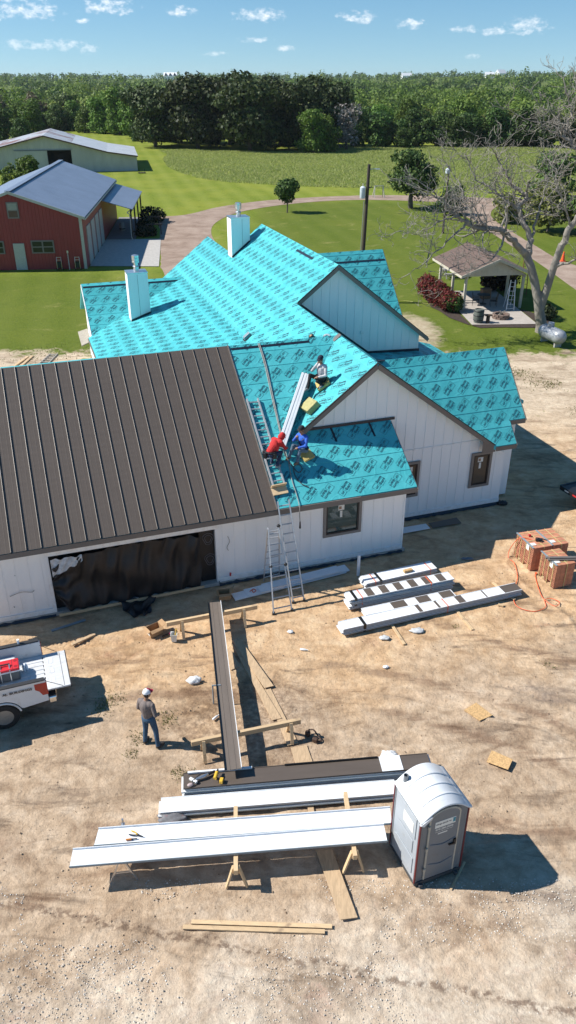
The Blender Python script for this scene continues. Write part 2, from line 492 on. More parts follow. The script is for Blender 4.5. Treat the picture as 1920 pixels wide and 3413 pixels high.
# grass
gN = noise(nt, P, .12, 4, .6, .3)
gF = noise(nt, P, 3.1, 6, .7)
gF2 = noise(nt, P, .9, 5, .65)
stripe = mth(nt, 'SINE', mth(nt, 'ADD', mth(nt, 'MULTIPLY', px, 2.2), mth(nt, 'MULTIPLY', py, .5)))
lawn = ramp(nt, gF, [(.25, (0.078, 0.112, 0.012)), (.5, (0.150, 0.195, 0.021)), (.75, (0.221, 0.267, 0.036))])
lawn = mixc(nt, mth(nt, 'MULTIPLY', smooth(nt, gN, .4, .65), .5), lawn, (.26, .27, .04))
lawn = mixc(nt, mth(nt, 'MULTIPLY', smooth(nt, gF2, .55, .75), .45), lawn, (.05, .085, .014))
lawn = mixc(nt, mth(nt, 'MULTIPLY', mth(nt, 'ADD', stripe, 1), .16), lawn, (.26, .29, .06))
# the yard inside the drive loop and around the pavilion looks darker by view angle; that shading is painted into the green
deep = smooth(nt, mth(nt, 'ADD', px, mth(nt, 'MULTIPLY', mth(nt, 'SUBTRACT', gN, .5), 14)), -9, 0)
deep = mth(nt, 'MULTIPLY', deep, smooth(nt, py, 122, 112))
deep = mth(nt, 'MAXIMUM', deep, smooth(nt, mth(nt, 'ADD', py, mth(nt, 'MULTIPLY', gN, 8)), 78, 70))
lawn = mixc(nt, mth(nt, 'MULTIPLY', deep, .60), lawn, (.058, .088, .012))
# dry and worn patches
lawn = mixc(nt, mth(nt, 'MULTIPLY', smooth(nt, noise(nt, P, .33, 6, .7, .6), .56, .72), .45), lawn, (.30, .27, .10))
fld = ramp(nt, noise(nt, P, .02, 5, .6), [(.3, (.07, .11, .022)), (.7, (.17, .20, .055))])
lawn = mixc(nt, smooth(nt, py, 260, 420), lawn, fld)
lb = mth(nt, 'ADD', py, mth(nt, 'ADD', mth(nt, 'MULTIPLY', mth(nt, 'SUBTRACT', nA, .5), 7), mth(nt, 'MULTIPLY', mth(nt, 'SUBTRACT', nB, .5), 5)))
f_gr = smooth(nt, lb, 46.3, 48.0)
# scraped earth beside the back corner of the house
d2 = N(nt, 'ShaderNodeVectorMath', operation='DISTANCE'); nt.links.new(mapping(nt, P, (1, .42, 1)), d2.inputs[0]); d2.inputs[1].default_value = (8.6, 22.0, 0)
bare = smooth(nt, mth(nt, 'ADD', d2.outputs['Value'], mth(nt, 'MULTIPLY', nB, 2.4)), 3.3, 2.3)
f_gr = mth(nt, 'MULTIPLY', f_gr, mth(nt, 'SUBTRACT', 1, mth(nt, 'MULTIPLY', bare, .8)))
# weeds on the dirt
f_w = mth(nt, 'MULTIPLY', smooth(nt, noise(nt, P, .8, 6, .7), .64, .70), smooth(nt, py, 26, 40))
f_gr = mth(nt, 'MAXIMUM', f_gr, mth(nt, 'MULTIPLY', f_w, .8))
col = mixc(nt, f_gr, soil, lawn)
nt.links.new(col, b.inputs['Base Color'])
b.inputs['Roughness'].default_value = .95
b.inputs['Specular IOR Level'].default_value = .12
hs = mth(nt, 'ADD', mth(nt, 'MULTIPLY', nC, .7), mth(nt, 'ADD', mth(nt, 'MULTIPLY', nD, .12), mth(nt, 'MULTIPLY', peb, .25)))
b1 = bumpn(nt, hs, .75, .05, None)
bumpn(nt, gF, .5, .12, b, b1)
me.materials.append(m)

def sheet(name, poly, z, mat, label, smooth_edge=0, seed=0):
    """flat sheet with a slightly wandering edge"""
    pts = []
    r_ = random.Random(seed)
    for i in range(len(poly)):
        a = Vector(poly[i]); c = Vector(poly[(i + 1) % len(poly)])
        k = max(1, int((c - a).length / 1.2)) if smooth_edge else 1
        for j in range(k):
            p = a.lerp(c, j / k)
            if smooth_edge and j: p += Vector((r_.uniform(-1, 1), r_.uniform(-1, 1))) * smooth_edge
            pts.append((p.x, p.y, z))
    me_ = bpy.data.meshes.new(name)
    bm = bmesh.new()
    vv = [bm.verts.new(p) for p in pts]
    es = [bm.edges.new((vv[i], vv[(i + 1) % len(vv)])) for i in range(len(vv))]
    bmesh.ops.triangle_fill(bm, use_beauty=True, use_dissolve=False, edges=es)
    for f in bm.faces:
        if f.normal.z < 0: f.normal_flip()
    bm.to_mesh(me_); bm.free()
    me_.materials.append(mat)
    o = bpy.data.objects.new(name, me_); COL.objects.link(o)
    return tag(o, label, kind='structure')

def catmull(pts, k=8, closed=False):
    out = []; n = len(pts)
    rngi = range(n) if closed else range(n - 1)
    for i in rngi:
        p0 = pts[(i - 1) % n] if closed or i > 0 else pts[0]
        p1 = pts[i]; p2 = pts[(i + 1) % n]
        p3 = pts[(i + 2) % n] if closed or i + 2 < n else pts[-1]
        for j in range(k):
            t = j / k
            out.append(tuple(.5 * (2 * b_ + (c_ - a_) * t + (2 * a_ - 5 * b_ + 4 * c_ - d_) * t * t + (-a_ + 3 * b_ - 3 * c_ + d_) * t ** 3)
                             for a_, b_, c_, d_ in zip(p0, p1, p2, p3)))
    if not closed: out.append(tuple(pts[-1]))
    return out

# gravel drive
m, nt, b = newmat('drive_gravel')
geo = N(nt, 'ShaderNodeNewGeometry'); P = geo.outputs['Position']
c = ramp(nt, noise(nt, P, .5, 6, .65, .5), [(.3, (.23, .165, .125)), (.55, (.33, .25, .20)), (.8, (.42, .335, .27))])
c = mixc(nt, .4, c, ramp(nt, noise(nt, P, 9, 4, .7), [(.3, (.35, .35, .35)), (.7, (.65, .65, .65))]), 'OVERLAY')
nt.links.new(c, b.inputs['Base Color']); b.inputs['Roughness'].default_value = .95; b.inputs['Specular IOR Level'].default_value = .1
bumpn(nt, noise(nt, P, 14, 4, .7), .6, .04, b)
GRAVEL = m
outer = catmull([(-16.0, 102.3), (-12.7, 103.9), (-8.8, 111.0), (-1.4, 117.8), (12.1, 122.4), (25.3, 120.6), (33, 117.8), (48, 116)], 6)
inner = catmull([(48, 111), (34, 112.6), (27, 113.6), (11.5, 117.4), (1.9, 114.4), (-5.4, 107.2), (-8.4, 98.7), (-8.4, 89.6), (-5.7, 74.8), (-7.0, 66)], 6)
sheet('driveway', outer + inner + [(-9.9, 66), (-11.6, 72.7), (-13.8, 87.7)], .02, GRAVEL, 'curving reddish gravel drive between the barn and the lawn', .12, 3)
l_edge = catmull([(23.6, 113.8), (21.9, 108), (22.3, 98), (22.6, 88.5), (23.2, 74.8), (23.3, 64.0), (23.6, 52)], 6)
r_edge = catmull([(30, 52), (28.2, 62), (26.6, 72.2), (25.6, 76), (25.3, 82.7), (24.9, 98.3), (26.0, 106), (29, 113.4)], 6)
sheet('driveway', l_edge + r_edge, .028, GRAVEL, 'straight gravel branch of the drive running past the bare tree', .1, 4)
# ================================================================ HOUSE (local frame: u along the front, v to the back)
HA = R(18.6); HO = Vector((4.06, 24.06, 0))
HU = Vector((math.cos(HA), math.sin(HA), 0)); HV = Vector((-math.sin(HA), math.cos(HA), 0))
def HW(u, v, z): return HO + HU * u + HV * v + Vector((0, 0, z))
house = thing('house', 'white board-and-batten house under construction with turquoise underlayment and part-laid bronze metal roof', 'house', HO, HA)

# --- materials
def siding_mat():
    m, nt, b = newmat('white_siding')
    tcn = N(nt, 'ShaderNodeTexCoord'); P = tcn.outputs['Object']
    c = ramp(nt, noise(nt, mapping(nt, P, (1, 1, .15)), 3, 5, .6), [(.3, (.82, .82, .815)), (.7, (.87, .87, .86))])
    sp_ = N(nt, 'ShaderNodeSeparateXYZ'); nt.links.new(P, sp_.inputs[0])
    # soil splashed on the lowest boards
    spl = mth(nt, 'MULTIPLY', smooth(nt, sp_.outputs[2], .45, .02), smooth(nt, noise(nt, P, 5, 5, .65), .4, .65))
    c = mixc(nt, mth(nt, 'MULTIPLY', spl, .22), c, (.50, .40, .31))
    sm = smooth(nt, noise(nt, mapping(nt, P, (1, 1, .35)), 1.3, 6, .7, .6), .62, .78)
    c = mixc(nt, mth(nt, 'MULTIPLY', sm, .10), c, (.50, .48, .46))
    nt.links.new(c, b.inputs['Base Color']); b.inputs['Roughness'].default_value = .55
    bumpn(nt, noise(nt, mapping(nt, P, (1, 1, .06)), 60, 3, .6), .25, .006, b)
    return m
SIDING = siding_mat()
def teal_mat():
    m, nt, b = newmat('turquoise_underlayment')
    tcn = N(nt, 'ShaderNodeTexCoord'); P = tcn.outputs['Object']
    nz = noise(nt, P, 1.6, 5, .6, .4)
    c = ramp(nt, nz, [(.3, (.055, .385, .42)), (.7, (.085, .46, .495))])
    c = mixc(nt, .25, c, ramp(nt, noise(nt, P, 45, 3, .6), [(.3, (.4, .4, .4)), (.7, (.6, .6, .6))]), 'OVERLAY')
    sc = smooth(nt, noise(nt, P, 2.3, 7, .74, .9), .60, .74)
    c = mixc(nt, mth(nt, 'MULTIPLY', sc, .28), c, (.34, .50, .49))
    oi = N(nt, 'ShaderNodeObjectInfo'); hv = N(nt, 'ShaderNodeHueSaturation'); nt.links.new(c, hv.inputs['Color'])
    nt.links.new(mth(nt, 'ADD', mth(nt, 'MULTIPLY', oi.outputs['Random'], .16), .92), hv.inputs['Value']); c = hv.outputs[0]
    nt.links.new(c, b.inputs['Base Color']); b.inputs['Roughness'].default_value = .5; b.inputs['Specular IOR Level'].default_value = .3
    # wrinkles: ridged noise
    r1 = mth(nt, 'ABSOLUTE', mth(nt, 'SUBTRACT', noise(nt, mapping(nt, P, (1, 1, 1), (.2, .3, .5)), 1.3, 2, .45, .5), .5))
    wr = smooth(nt, r1, .045, .0)
    h = mth(nt, 'ADD', mth(nt, 'MULTIPLY', wr, .30), mth(nt, 'MULTIPLY', noise(nt, P, 3.2, 3, .5, .3), 1.0))
    bumpn(nt, h, .33, .04, b)
    return m
TEAL = teal_mat()
PRINT = M('print_ink', (.022, .11, .14), .5, .1)
BRONZE = M('bronze_metal', (.105, .084, .069), .42, .07, 1.2, (1, 6, 6), .08, 30, .004, spec=.45)
FASCIA = M('bronze_fascia', (.15, .132, .12), .45, .08, 3)
BLACK = M('black_trim', (.012, .012, .014), .45, .1)
TAPE = M('black_flashing_tape', (.012, .018, .03), .4, .2, 8)
CONC = M('concrete', (.42, .40, .37), .85, .15, 3, (1, 1, 1), .2, 30, .01)
GALV = M('galvanised_steel', (.62, .64, .66), .28, .1, 9, metal=.85)
DARK = M('interior_shade', (.02, .02, .022), .9, .2)
PLASTIC_B = M('black_plastic', (.012, .012, .014), .5, .25, 5, bump=.3, bs=9, bd=.03)
TRIM = M('greige_trim', (.20, .18, .165), .5, .06)
PINE = M('pine_lumber', (.60, .43, .25), .65, .16, 5, (1, 9, 9), .15, 40, .004, objvar=.12, dirt=(.34, .24, .15), ds=3)
def glass_mat(name, col):
    m, nt, b = newmat(name)
    b.inputs['Base Color'].default_value = (*col, 1); b.inputs['Roughness'].default_value = .06
    b.inputs['Specular IOR Level'].default_value = .5
    return m
GLASS = glass_mat('window_glass', (.045, .075, .07))
GLASS_B = glass_mat('window_glass_brown', (.12, .09, .065)); GLASS_B.node_tree.nodes['Principled BSDF'].inputs['Specular IOR Level'].default_value = .12
PAPER = M('paper', (.72, .71, .66), .7, .05)

# --- roof planes: name -> (z function, uphill direction, slope)
mF, mP, mQ = .65, .78, .354
zfront = lambda u, v: 2.78 + mF * (v + .4)
zgback = lambda u, v: 6.5175 - mF * (v - 5.35)
zPL = lambda u, v: 6.57 + mP * (u + .5)
zP2 = lambda u, v: 4.932 + mQ * (u + 2.6)
zBR = lambda u, v: 6.57 - .74 * (u + .5)
zC = lambda u, v: 2.78 + 1.08 * (v - 1.65)
zCb = lambda u, v: 5.696 - 1.08 * (v - 4.35)
zF = lambda u, v: 4.95 - mF * (24.1 - v)
zFb = lambda u, v: 4.95 - mF * (v - 24.1)
zER = lambda u, v: 8.052 - mP * (u - 1.4)
zG = lambda u, v: 7.19 - 1.0 * (17 - v)
zGb = lambda u, v: 7.19 - 1.0 * (v - 17)
zD = lambda u, v: 3.94 - .05 * (u - 3.05)
zS = lambda u, v: 3.80 - .30 * (u - 5.6)
zRE = lambda u, v: 6.65 - mP * (u + .4)

def clip_half(poly, n, d):
    """keep points with n.p <= d"""
    out = []
    for i in range(len(poly)):
        a, c = poly[i], poly[(i + 1) % len(poly)]
        da, dc = n[0] * a[0] + n[1] * a[1] - d, n[0] * c[0] + n[1] * c[1] - d
        if da <= 0: out.append(a)
        if da * dc < 0:
            t = da / (da - dc); out.append((a[0] + (c[0] - a[0]) * t, a[1] + (c[1] - a[1]) * t))
    return out

# --- the printed pattern of the underlayment, as flat lettering
def text_mesh(body, size, bold=0.0, res=1, align='LEFT'):
    cu = bpy.data.curves.new('t', 'FONT'); cu.body = body; cu.size = size; cu.resolution_u = res; cu.offset = bold; cu.align_x = align
    o = bpy.data.objects.new('t', cu); COL.objects.link(o)
    me_ = bpy.data.meshes.new_from_object(o)
    v = np.array([x.co[:] for x in me_.vertices]) if len(me_.vertices) else np.zeros((0, 3))
    f = [tuple(p.vertices) for p in me_.polygons]
    bpy.data.objects.remove(o); bpy.data.curves.remove(cu); bpy.data.meshes.remove(me_)
    return v, f
def fit(vf, x0, y0, w, h):
    v, f = vf; v = v.copy()
    mn, mx = v.min(0), v.max(0)
    v[:, 0] = x0 + (v[:, 0] - mn[0]) / (mx[0] - mn[0]) * w
    v[:, 1] = y0 + (v[:, 1] - mn[1]) / (mx[1] - mn[1]) * h
    return v[:, :2], f
stamp_v = []; stamp_f = []
def stamp_add(v, f):
    b_ = sum(len(x) for x in stamp_v)
    stamp_v.append(np.asarray(v)); stamp_f.extend([tuple(i + b_ for i in q) for q in f])
bx0, by0, bs_, bw_ = -.33, -.14, .27, .011
stamp_add([(bx0, by0), (bx0 + bs_, by0), (bx0 + bs_, by0 + bs_), (bx0, by0 + bs_),
           (bx0 + bw_, by0 + bw_), (bx0 + bs_ - bw_, by0 + bw_), (bx0 + bs_ - bw_, by0 + bs_ - bw_), (bx0 + bw_, by0 + bs_ - bw_)],
          [(0, 1, 5, 4), (1, 2, 6, 5), (2, 3, 7, 6), (3, 0, 4, 7)])
stamp_add(*fit(text_mesh('GAF', .1, .003), bx0 + .05, by0 + .07, .17, .085))
stamp_add(*fit(text_mesh('Storm', .1, .0035), -.035, .025, .36, .125))
stamp_add(*fit(text_mesh('Guard', .1, .0035), -.035, -.115, .36, .115))
stamp_add(*fit(text_mesh('Leak Barrier', .1, .0), -.02, -.185, .30, .045))
STV = np.concatenate(stamp_v) * .92; STF = stamp_f

class Plane:
    def __init__(s, zf, up):
        s.zf = zf; s.up = Vector((up[0], up[1])); s.ex = Vector((up[1], -up[0]))
        s.m = zf(up[0], up[1]) - zf(0, 0)
        s.k = math.sqrt(1 + s.m ** 2)
        s.n = Vector((-s.up.x * s.m, -s.up.y * s.m, 1)).normalized()
    def st(s, p): return (p[0] * s.ex.x + p[1] * s.ex.y, (p[0] * s.up.x + p[1] * s.up.y) * s.k)
    def p3(s, q, off=0):
        t = q[1] / s.k
        u = q[0] * s.ex.x + t * s.up.x; v = q[0] * s.ex.y + t * s.up.y
        return Vector((u, v, s.zf(u, v))) + s.n * off
def slope(name, zf, up, polys, rows=True, letters=True, seed=0, deck_mat=None, row=.72, thick=.13, shift=0.0):
    pl = Plane(zf, up)
    dk = MB()
    for p in polys:
        dk.prism([pl.p3(pl.st(q), -.004) for q in p], (0, 0, -thick))
    deck = dk.build(name, deck_mat or TEAL, house)
    if not rows: return deck, pl
    r_ = random.Random(seed)
    t0 = min(pl.st(q)[1] for p in polys for q in p); t1 = max(pl.st(q)[1] for p in polys for q in p)
    s0 = min(pl.st(q)[0] for p in polys for q in p); s1 = max(pl.st(q)[0] for p in polys for q in p)
    nrow = int((t1 - t0) / row) + 1
    cut = [t0]
    for k in range(nrow + 1): cut.append(t0 + (k + 1) * row + shift + r_.uniform(-.02, .02))
    for k in range(len(cut) - 1):
        for p in polys:
            q = [pl.st(x) for x in p]
            q = clip_half(q, (0, -1), -cut[k]); q = clip_half(q, (0, 1), cut[k + 1] + .03) if len(q) > 2 else q
            if len(q) < 3: continue
            top = [pl.p3(x, .003 + .012 * (1 - (x[1] - cut[k]) / row)) for x in q]
            bot = [pl.p3(x, -.003) for x in q]
            nn = len(q); mb = MB()
            mb.add(top + bot, [tuple(range(nn))] + [(i, i + nn, (i + 1) % nn + nn, (i + 1) % nn) for i in range(nn)])
            mb.build('underlayment_strip', TEAL, deck)
    if letters:
        allv = []; allf = []; base = 0
        ca, sa = math.cos(R(45)), math.sin(R(45))
        for p in polys:
            q = [pl.st(x) for x in p]
            cx = sum(x[0] for x in q) / len(q); cy = sum(x[1] for x in q) / len(q)
            V_ = []; F_ = []; b_ = 0
            qs0, qs1 = min(x[0] for x in q) - .4, max(x[0] for x in q) + .4
            qt0, qt1 = min(x[1] for x in q) - .4, max(x[1] for x in q) + .4
            for k in range(-1, nrow + 1):
                tc_ = t0 + (k + .5) * row + shift
                if tc_ < qt0 or tc_ > qt1: continue
                off = random.Random(seed * 100 + k).uniform(0, 1.24)
                i0 = int((qs0 - off) / .62) - 1; i1 = int((qs1 - off) / .62) + 1
                for i in range(i0, i1 + 1):
                    sc_ = off + i * .62 + .02 * math.sin(i * 12.9 + k * 4.1)
                    if sc_ < qs0 or sc_ > qs1: continue
                    sg = 1 if i % 2 == 0 else -1
                    X = sg * (STV[:, 0] * ca - STV[:, 1] * sa) + sc_
                    Y = sg * (STV[:, 0] * sa + STV[:, 1] * ca) + tc_
                    V_.append(np.stack([X, Y], -1)); F_.extend([tuple(j + b_ for j in f) for f in STF]); b_ += len(STV)
            if not V_: continue
            V_ = np.concatenate(V_)
            bm = bmesh.new()
            vv = [bm.verts.new((x, y, 0)) for x, y in V_]
            for f in F_:
                try: bm.faces.new([vv[j] for j in f])
                except ValueError: pass
            for i in range(len(q)):
                a, c = Vector((*q[i], 0)), Vector((*q[(i + 1) % len(q)], 0))
                e = c - a; no = Vector((e.y, -e.x, 0)).normalized()
                if no.dot(Vector((cx, cy, 0)) - a) > 0: no = -no
                bmesh.ops.bisect_plane(bm, geom=bm.verts[:] + bm.edges[:] + bm.faces[:], plane_co=a, plane_no=no, clear_outer=True)
            bm.verts.index_update()
            for v in bm.verts: allv.append(pl.p3((v.co.x, v.co.y), .017))
            for f in bm.faces: allf.append(tuple(v.index + base for v in f.verts))
            base = len(allv); bm.free()
        if allf:
            me_ = bpy.data.meshes.new('printed_lettering'); me_.from_pydata([tuple(x) for x in allv], [], allf); me_.materials.append(PRINT)
            o = bpy.data.objects.new('printed_lettering', me_); COL.objects.link(o); o.parent = deck; o['kind'] = 'stuff'
    return deck, pl

# visible slopes
slope('front_roof_slope', zfront, (0, 1), [[(-4.8, -.4), (.24, -.4), (.24, 1.985), (-4.8, 1.985)], [(-4.8, 1.985), (-3.376, 1.985), (-.567, 5.35), (-4.8, 5.35)]], seed=1)
slope('left_roof_slope', zPL, (1, 0), [[(-3.61, 1.7), (-.5, 1.7), (-.5, 5.35), (-.567, 5.35)],
      [(-.567, 5.35), (-.5, 5.35), (-.5, 10.1), (-2.6, 10.1), (-2.6, 7.79)], [(-2.6, 10.1), (1.4, 10.1), (1.4, 21.4), (-2.6, 21.4)],
      [(-2.6, 21.4), (-.4, 21.4), (-.4, 26.75), (-2.6, 26.75)], [(-3.5, 24.3), (-2.6, 24.3), (-2.6, 26.75), (-3.5, 26.75)]], seed=2)
slope('porch_roof_slope', zP2, (1, 0), [[(-2.6, 7.79), (-2.6, 24.07), (-8.55, 20.83), (-8.55, 11.04)]], seed=3)
slope('right_roof_slope', zBR, (-1, 0), [[(-.5, 1.7), (4.55, 1.7), (.68, 4.35), (-.5, 4.35)], [(-.5, 4.35), (.68, 4.35), (3.05, 5.98), (3.05, 10.38), (-.5, 10.38)]], seed=4)
slope('wing_roof_slope', zC, (0, 1), [[(4.55, 1.65), (5.5, 1.65), (5.5, 2.3), (3.67, 2.3)], [(3.67, 2.3), (6.2, 2.3), (6.2, 4.35), (.68, 4.35)]], seed=5)
slope('left_wing_roof_slope', zF, (0, 1), [[(-8.37, 20.93), (-2.57, 24.1), (-8.37, 24.1)]], seed=6)
slope('rear_roof_slope', zG, (0, 1), [[(2.5, 17), (5.95, 14.31), (6.64, 13.62), (6.64, 17)], [(5.95, 14.31), (5.95, 13.3), (6.64, 13.3), (6.64, 13.62)]], seed=7)
slope('low_roof_deck', zD, (-1, 0), [[(3.05, 5.7), (5.6, 5.7), (5.6, 10.38), (3.05, 10.38)]], seed=8)
slope('side_porch_slope', zS, (-1, 0), [[(5.6, 4.6), (7.7, 4.6), (7.7, 13), (5.6, 13)]], seed=9)
# slopes turned away from the street
slope('rear_garage_slope', zgback, (0, -1), [[(-15.5, 5.35), (-.567, 5.35), (-2.6, 7.79), (-8.55, 11.04), (-15.5, 11.04)]], letters=False)
slope('wing_rear_slope', zCb, (0, -1), [[(.68, 4.35), (6.2, 4.35), (6.2, 6.0), (3.05, 5.98)]], letters=False)
slope('ridge_east_slope', zER, (-1, 0), [[(1.4, 10.1), (5.95, 10.1), (5.95, 14.31), (2.5, 17), (1.4, 17)], [(1.4, 17), (5.95, 17), (5.95, 21.4), (1.4, 21.4)]], letters=False)
slope('rear_wing_slope', zGb, (0, -1), [[(2.5, 17), (6.64, 17), (6.64, 20.7), (5.95, 20.5)]], letters=False, rows=False)
slope('left_wing_rear_slope', zFb, (0, -1), [[(-8.37, 24.1), (-2.57, 24.1), (-2.57, 27.2), (-8.37, 27.2)]], letters=False, rows=False)
slope('rear_east_slope', zRE, (-1, 0), [[(-.4, 21.4), (2.6, 21.4), (2.6, 26.75), (-.4, 26.75)]], letters=False, rows=False)

# --- bronze standing-seam panels on the garage
gdeck, gpl = slope('garage_roof_deck', zfront, (0, 1), [[(-15.5, -.4), (-4.8, -.4), (-4.8, 5.35), (-15.5, 5.35)]], rows=False)
PW = .434; L_ = (5.35 + .43) * gpl.k
pm = MB()
def strip_panel(mb, w, L, rib=.046):
    prof = [(0, 0), (0, rib), (.008, rib + .004), (.016, rib), (.016, .004), (w * .30, .004), (w * .30 + .02, .0055), (w * .30 + .04, .004), (w * .68, .004), (w * .68 + .02, .0055), (w * .68 + .04, .004), (w - .001, .004), (w - .001, 0)]
    n = len(prof)
    vv = [(x, 0, z) for x, z in prof] + [(x, L, z) for x, z in prof]
    mb.add(vv, [(i, i + 1, i + n + 1, i + n) for i in range(n - 1)] + [tuple(range(n)), tuple(range(2 * n - 1, n - 1, -1))])
strip_panel(pm, PW, L_)
pme = pm.mesh('roof_panel', BRONZE)
ang = math.atan(mF)
for i in range(25):
    u = -4.8 - (i + 1) * PW
    o = inst('roof_panel', pme, gdeck, (u, -.43, zfront(0, -.43) + .012), (ang, 0, 0))
rc = MB(); rc.bar((-4.79, -.43, zfront(0, -.43) + .04), (-4.79, 5.35, zfront(0, 5.35) + .04), .03, .05, up=(0, -mF, 1)); rc.build('rake_cleat', FASCIA, gdeck)
rr = MB(); rr.bar((-15.5, 5.42, 6.50), (-4.8, 5.42, 6.50), .22, .012); rr.build('ridge_underlayment', TEAL, gdeck)

# --- walls
def wall_panels(name, boxes, parent=house, mat=SIDING):
    mb = MB()
    for c in boxes: mb.box(((c[0] + c[1]) / 2, (c[2] + c[3]) / 2, (c[4] + c[5]) / 2), (c[1] - c[0], c[3] - c[2], c[5] - c[4]))
    return mb.build(name, mat, parent)
WT = 2.86
OPN = (-12.05, -6.80, 2.20); WIN = (-2.92, -1.71, 1.24, 2.43)
fw = wall_panels('front_wall', [(-15.2, OPN[0], 0, .15, .12, WT), (OPN[0], OPN[1], 0, .15, OPN[2], WT), (OPN[1], WIN[0], 0, .15, .12, WT),
                                (WIN[0], WIN[1], 0, .15, .12, WIN[2]), (WIN[0], WIN[1], 0, .15, WIN[3], WT), (WIN[1], 0, 0, .15, .12, WT)])
def batten(parent, u, v, z0, z1, w=.045, d=.02, mat=SIDING):
    mb = MB(); mb.box((0, -d / 2, (z1 - z0) / 2), (w, d, z1 - z0))
    o = mb.build('batten', mat, parent); o.location = (u, v, z0); return o
bu = -15.0
while bu < -.05:
    if OPN[0] - .06 < bu < OPN[1] + .06: batten(fw, bu, 0, OPN[2] + .16, WT - .12)
    elif WIN[0] - .12 < bu < WIN[1] + .12:
        batten(fw, bu, 0, .30, WIN[2] - .13)
        batten(fw, bu, 0, WIN[3] + .12, WT - .10)
    else: batten(fw, bu, 0, .30, WT - .10)
    bu += .385
def trimboard(parent, c, s, name='trim_board', mat=SIDING):
    mb = MB(); mb.box((0, 0, 0), s); o = mb.build(name, mat, parent); o.location = c; return o
trimboard(fw, (-13.6, -.022, .21), (3.1, .035, .16)); trimboard(fw, (-3.35, -.022, .21), (6.74, .035, .16))
trimboard(fw, (-9.42, -.024, OPN[2] + .075), (5.5, .03, .14)); trimboard(fw, (-9.42, -.024, WT - .05), (5.3, .028, .12))
trimboard(fw, (OPN[0] - .06, -.02, 1.2), (.12, .028, 2.0)); trimboard(fw, (OPN[1] + .06, -.02, 1.2), (.12, .028, 2.0))
trimboard(fw, (.02, -.01, 1.5), (.06, .06, 2.7), 'corner_board')
wall_panels('side_wall', [(-.15, -.004, .15, 2.0, .12, 3.0)]); wall_panels('garage_end_wall', [(-15.2, -15.05, .15, 10.9, .12, 2.9)])
ge = MB(); ge.prism([(-15.19, .1, 2.86), (-15.19, 10.6, 2.86), (-15.19, 5.35, 6.3)], (.12, 0, 0)); ge.build('garage_gable', SIDING, house)
wall_panels('garage_shade_panel', [(-12.6, -6.2, .45, .5, .0, 2.8)], mat=DARK)  # near-black panel paints the darkness inside the garage
sl = MB(); sl.box((-7.55, 5.4, .06), (15.4, 10.9, .12)); sl.build('foundation_slab', CONC, house)
# dark membrane at the foot of the wall, torn and curled
def membrane(u0, u1, v, seed):
    mb = MB(); r_ = random.Random(seed); n = int((u1 - u0) / .12); vv = []
    for i in range(n + 1):
        u = u0 + (u1 - u0) * i / n; h = r_.uniform(.10, .17); d = r_.uniform(.02, .09)
        vv += [(u, v - .02, h), (u, v - .035 - d * .4, h * .5), (u, v - .05 - d, .012 + r_.uniform(0, .02))]
    mb.add(vv, [(3 * i + k, 3 * i + k + 1, 3 * i + k + 4, 3 * i + k + 3) for i in range(n) for k in (0, 1)])
    mb.build('foundation_membrane', TAPE, house, smooth=True)
membrane(-15.2, -12.1, 0, 1); membrane(-6.75, .05, 0, 2); membrane(.1, 5.3, 2.0, 3)
# gable of the street-facing wing
gw = MB(); gw.prism([(-3.9, 2.0, .12), (5.3, 2.0, .12), (5.3, 2.0, zBR(5.3, 0) - .0), (4.6, 2.0, zBR(4.6, 0) - .16), (-.5, 2.0, 6.40), (-3.9, 2.0, zPL(-3.9, 0) - .16)], (0, .15, 0))
gwall = gw.build('gable_wall', SIDING, house)
bu = -3.1
while bu < 5.25:
    top = (zPL(bu, 0) if bu < -.5 else zBR(bu, 0)) - .24
    z0 = .25 if bu > .3 else 4.42
    if top > z0 + .2:
        wins = [(3.87, 4.62, 1.05, 2.37), (.93, 1.52, 1.10, 2.42)]
        w_ = [w for w in wins if w[0] - .14 < bu < w[1] + .14]
        if w_:
            batten(gwall, bu, 2.0, z0, w_[0][2] - .12); z0 = w_[0][3] + .12
        if bu > .3 and top > 3.2:
            batten(gwall, bu, 2.0, z0, 2.94); batten(gwall, bu + .02, 2.0, 3.02, top)
        elif top > z0 + .1: batten(gwall, bu, 2.0, z0, top)
    bu += .40
for k, (a, c) in enumerate([(.42, 1.5), (1.5, 2.7), (2.7, 4.15)]): trimboard(gwall, ((a + c) / 2, 1.987, 2.98), (c - a - .03, .024, .05))
trimboard(gwall, (2.7, 1.98, .21), (5.2, .035, .16))
wall_panels('wing_side_wall', [(5.16, 5.3, 2.15, 2.6, .12, 2.9), (5.3, 5.95, 2.5, 2.65, .12, 3.35), (5.80, 5.95, 2.65, 6.0, .12, 3.4)])
wall_panels('rear_body', [(-5.4, 5.2, 10.6, 21.0, .1, 3.6), (-8.2, -5.4, 11.2, 20.6, .1, 2.6), (-8.1, -3.0, 21.2, 26.9, .1, 2.75), (-3.0, 2.4, 21.0, 26.5, .1, 3.6), (5.2, 6.4, 13.5, 20, .1, 3.2), (-2.5, 5.1, 3.0, 10.3, .1, 3.6)])
fg = MB(); fg.prism([(-8.10, 21.4, 2.7), (-8.10, 26.8, 2.7), (-8.10, 24.1, 4.7)], (.1, 0, 0)); fg.build('left_wing_gable', SIDING, house)
rg = MB(); rg.prism([(-3.2, 26.5, 3.5), (2.4, 26.5, 3.5), (-.4, 26.5, 6.45)], (0, -.1, 0)); rg.build('rear_gable', SIDING, house)
eg2 = MB(); eg2.prism([(-3.2, 21.2, 3.5), (5.6, 21.2, 3.5), (5.6, 21.2, 4.6), (1.4, 21.2, 7.8), (-3.0, 21.2, 4.4)], (0, -.1, 0)); eg2.build('back_gable', SIDING, house)
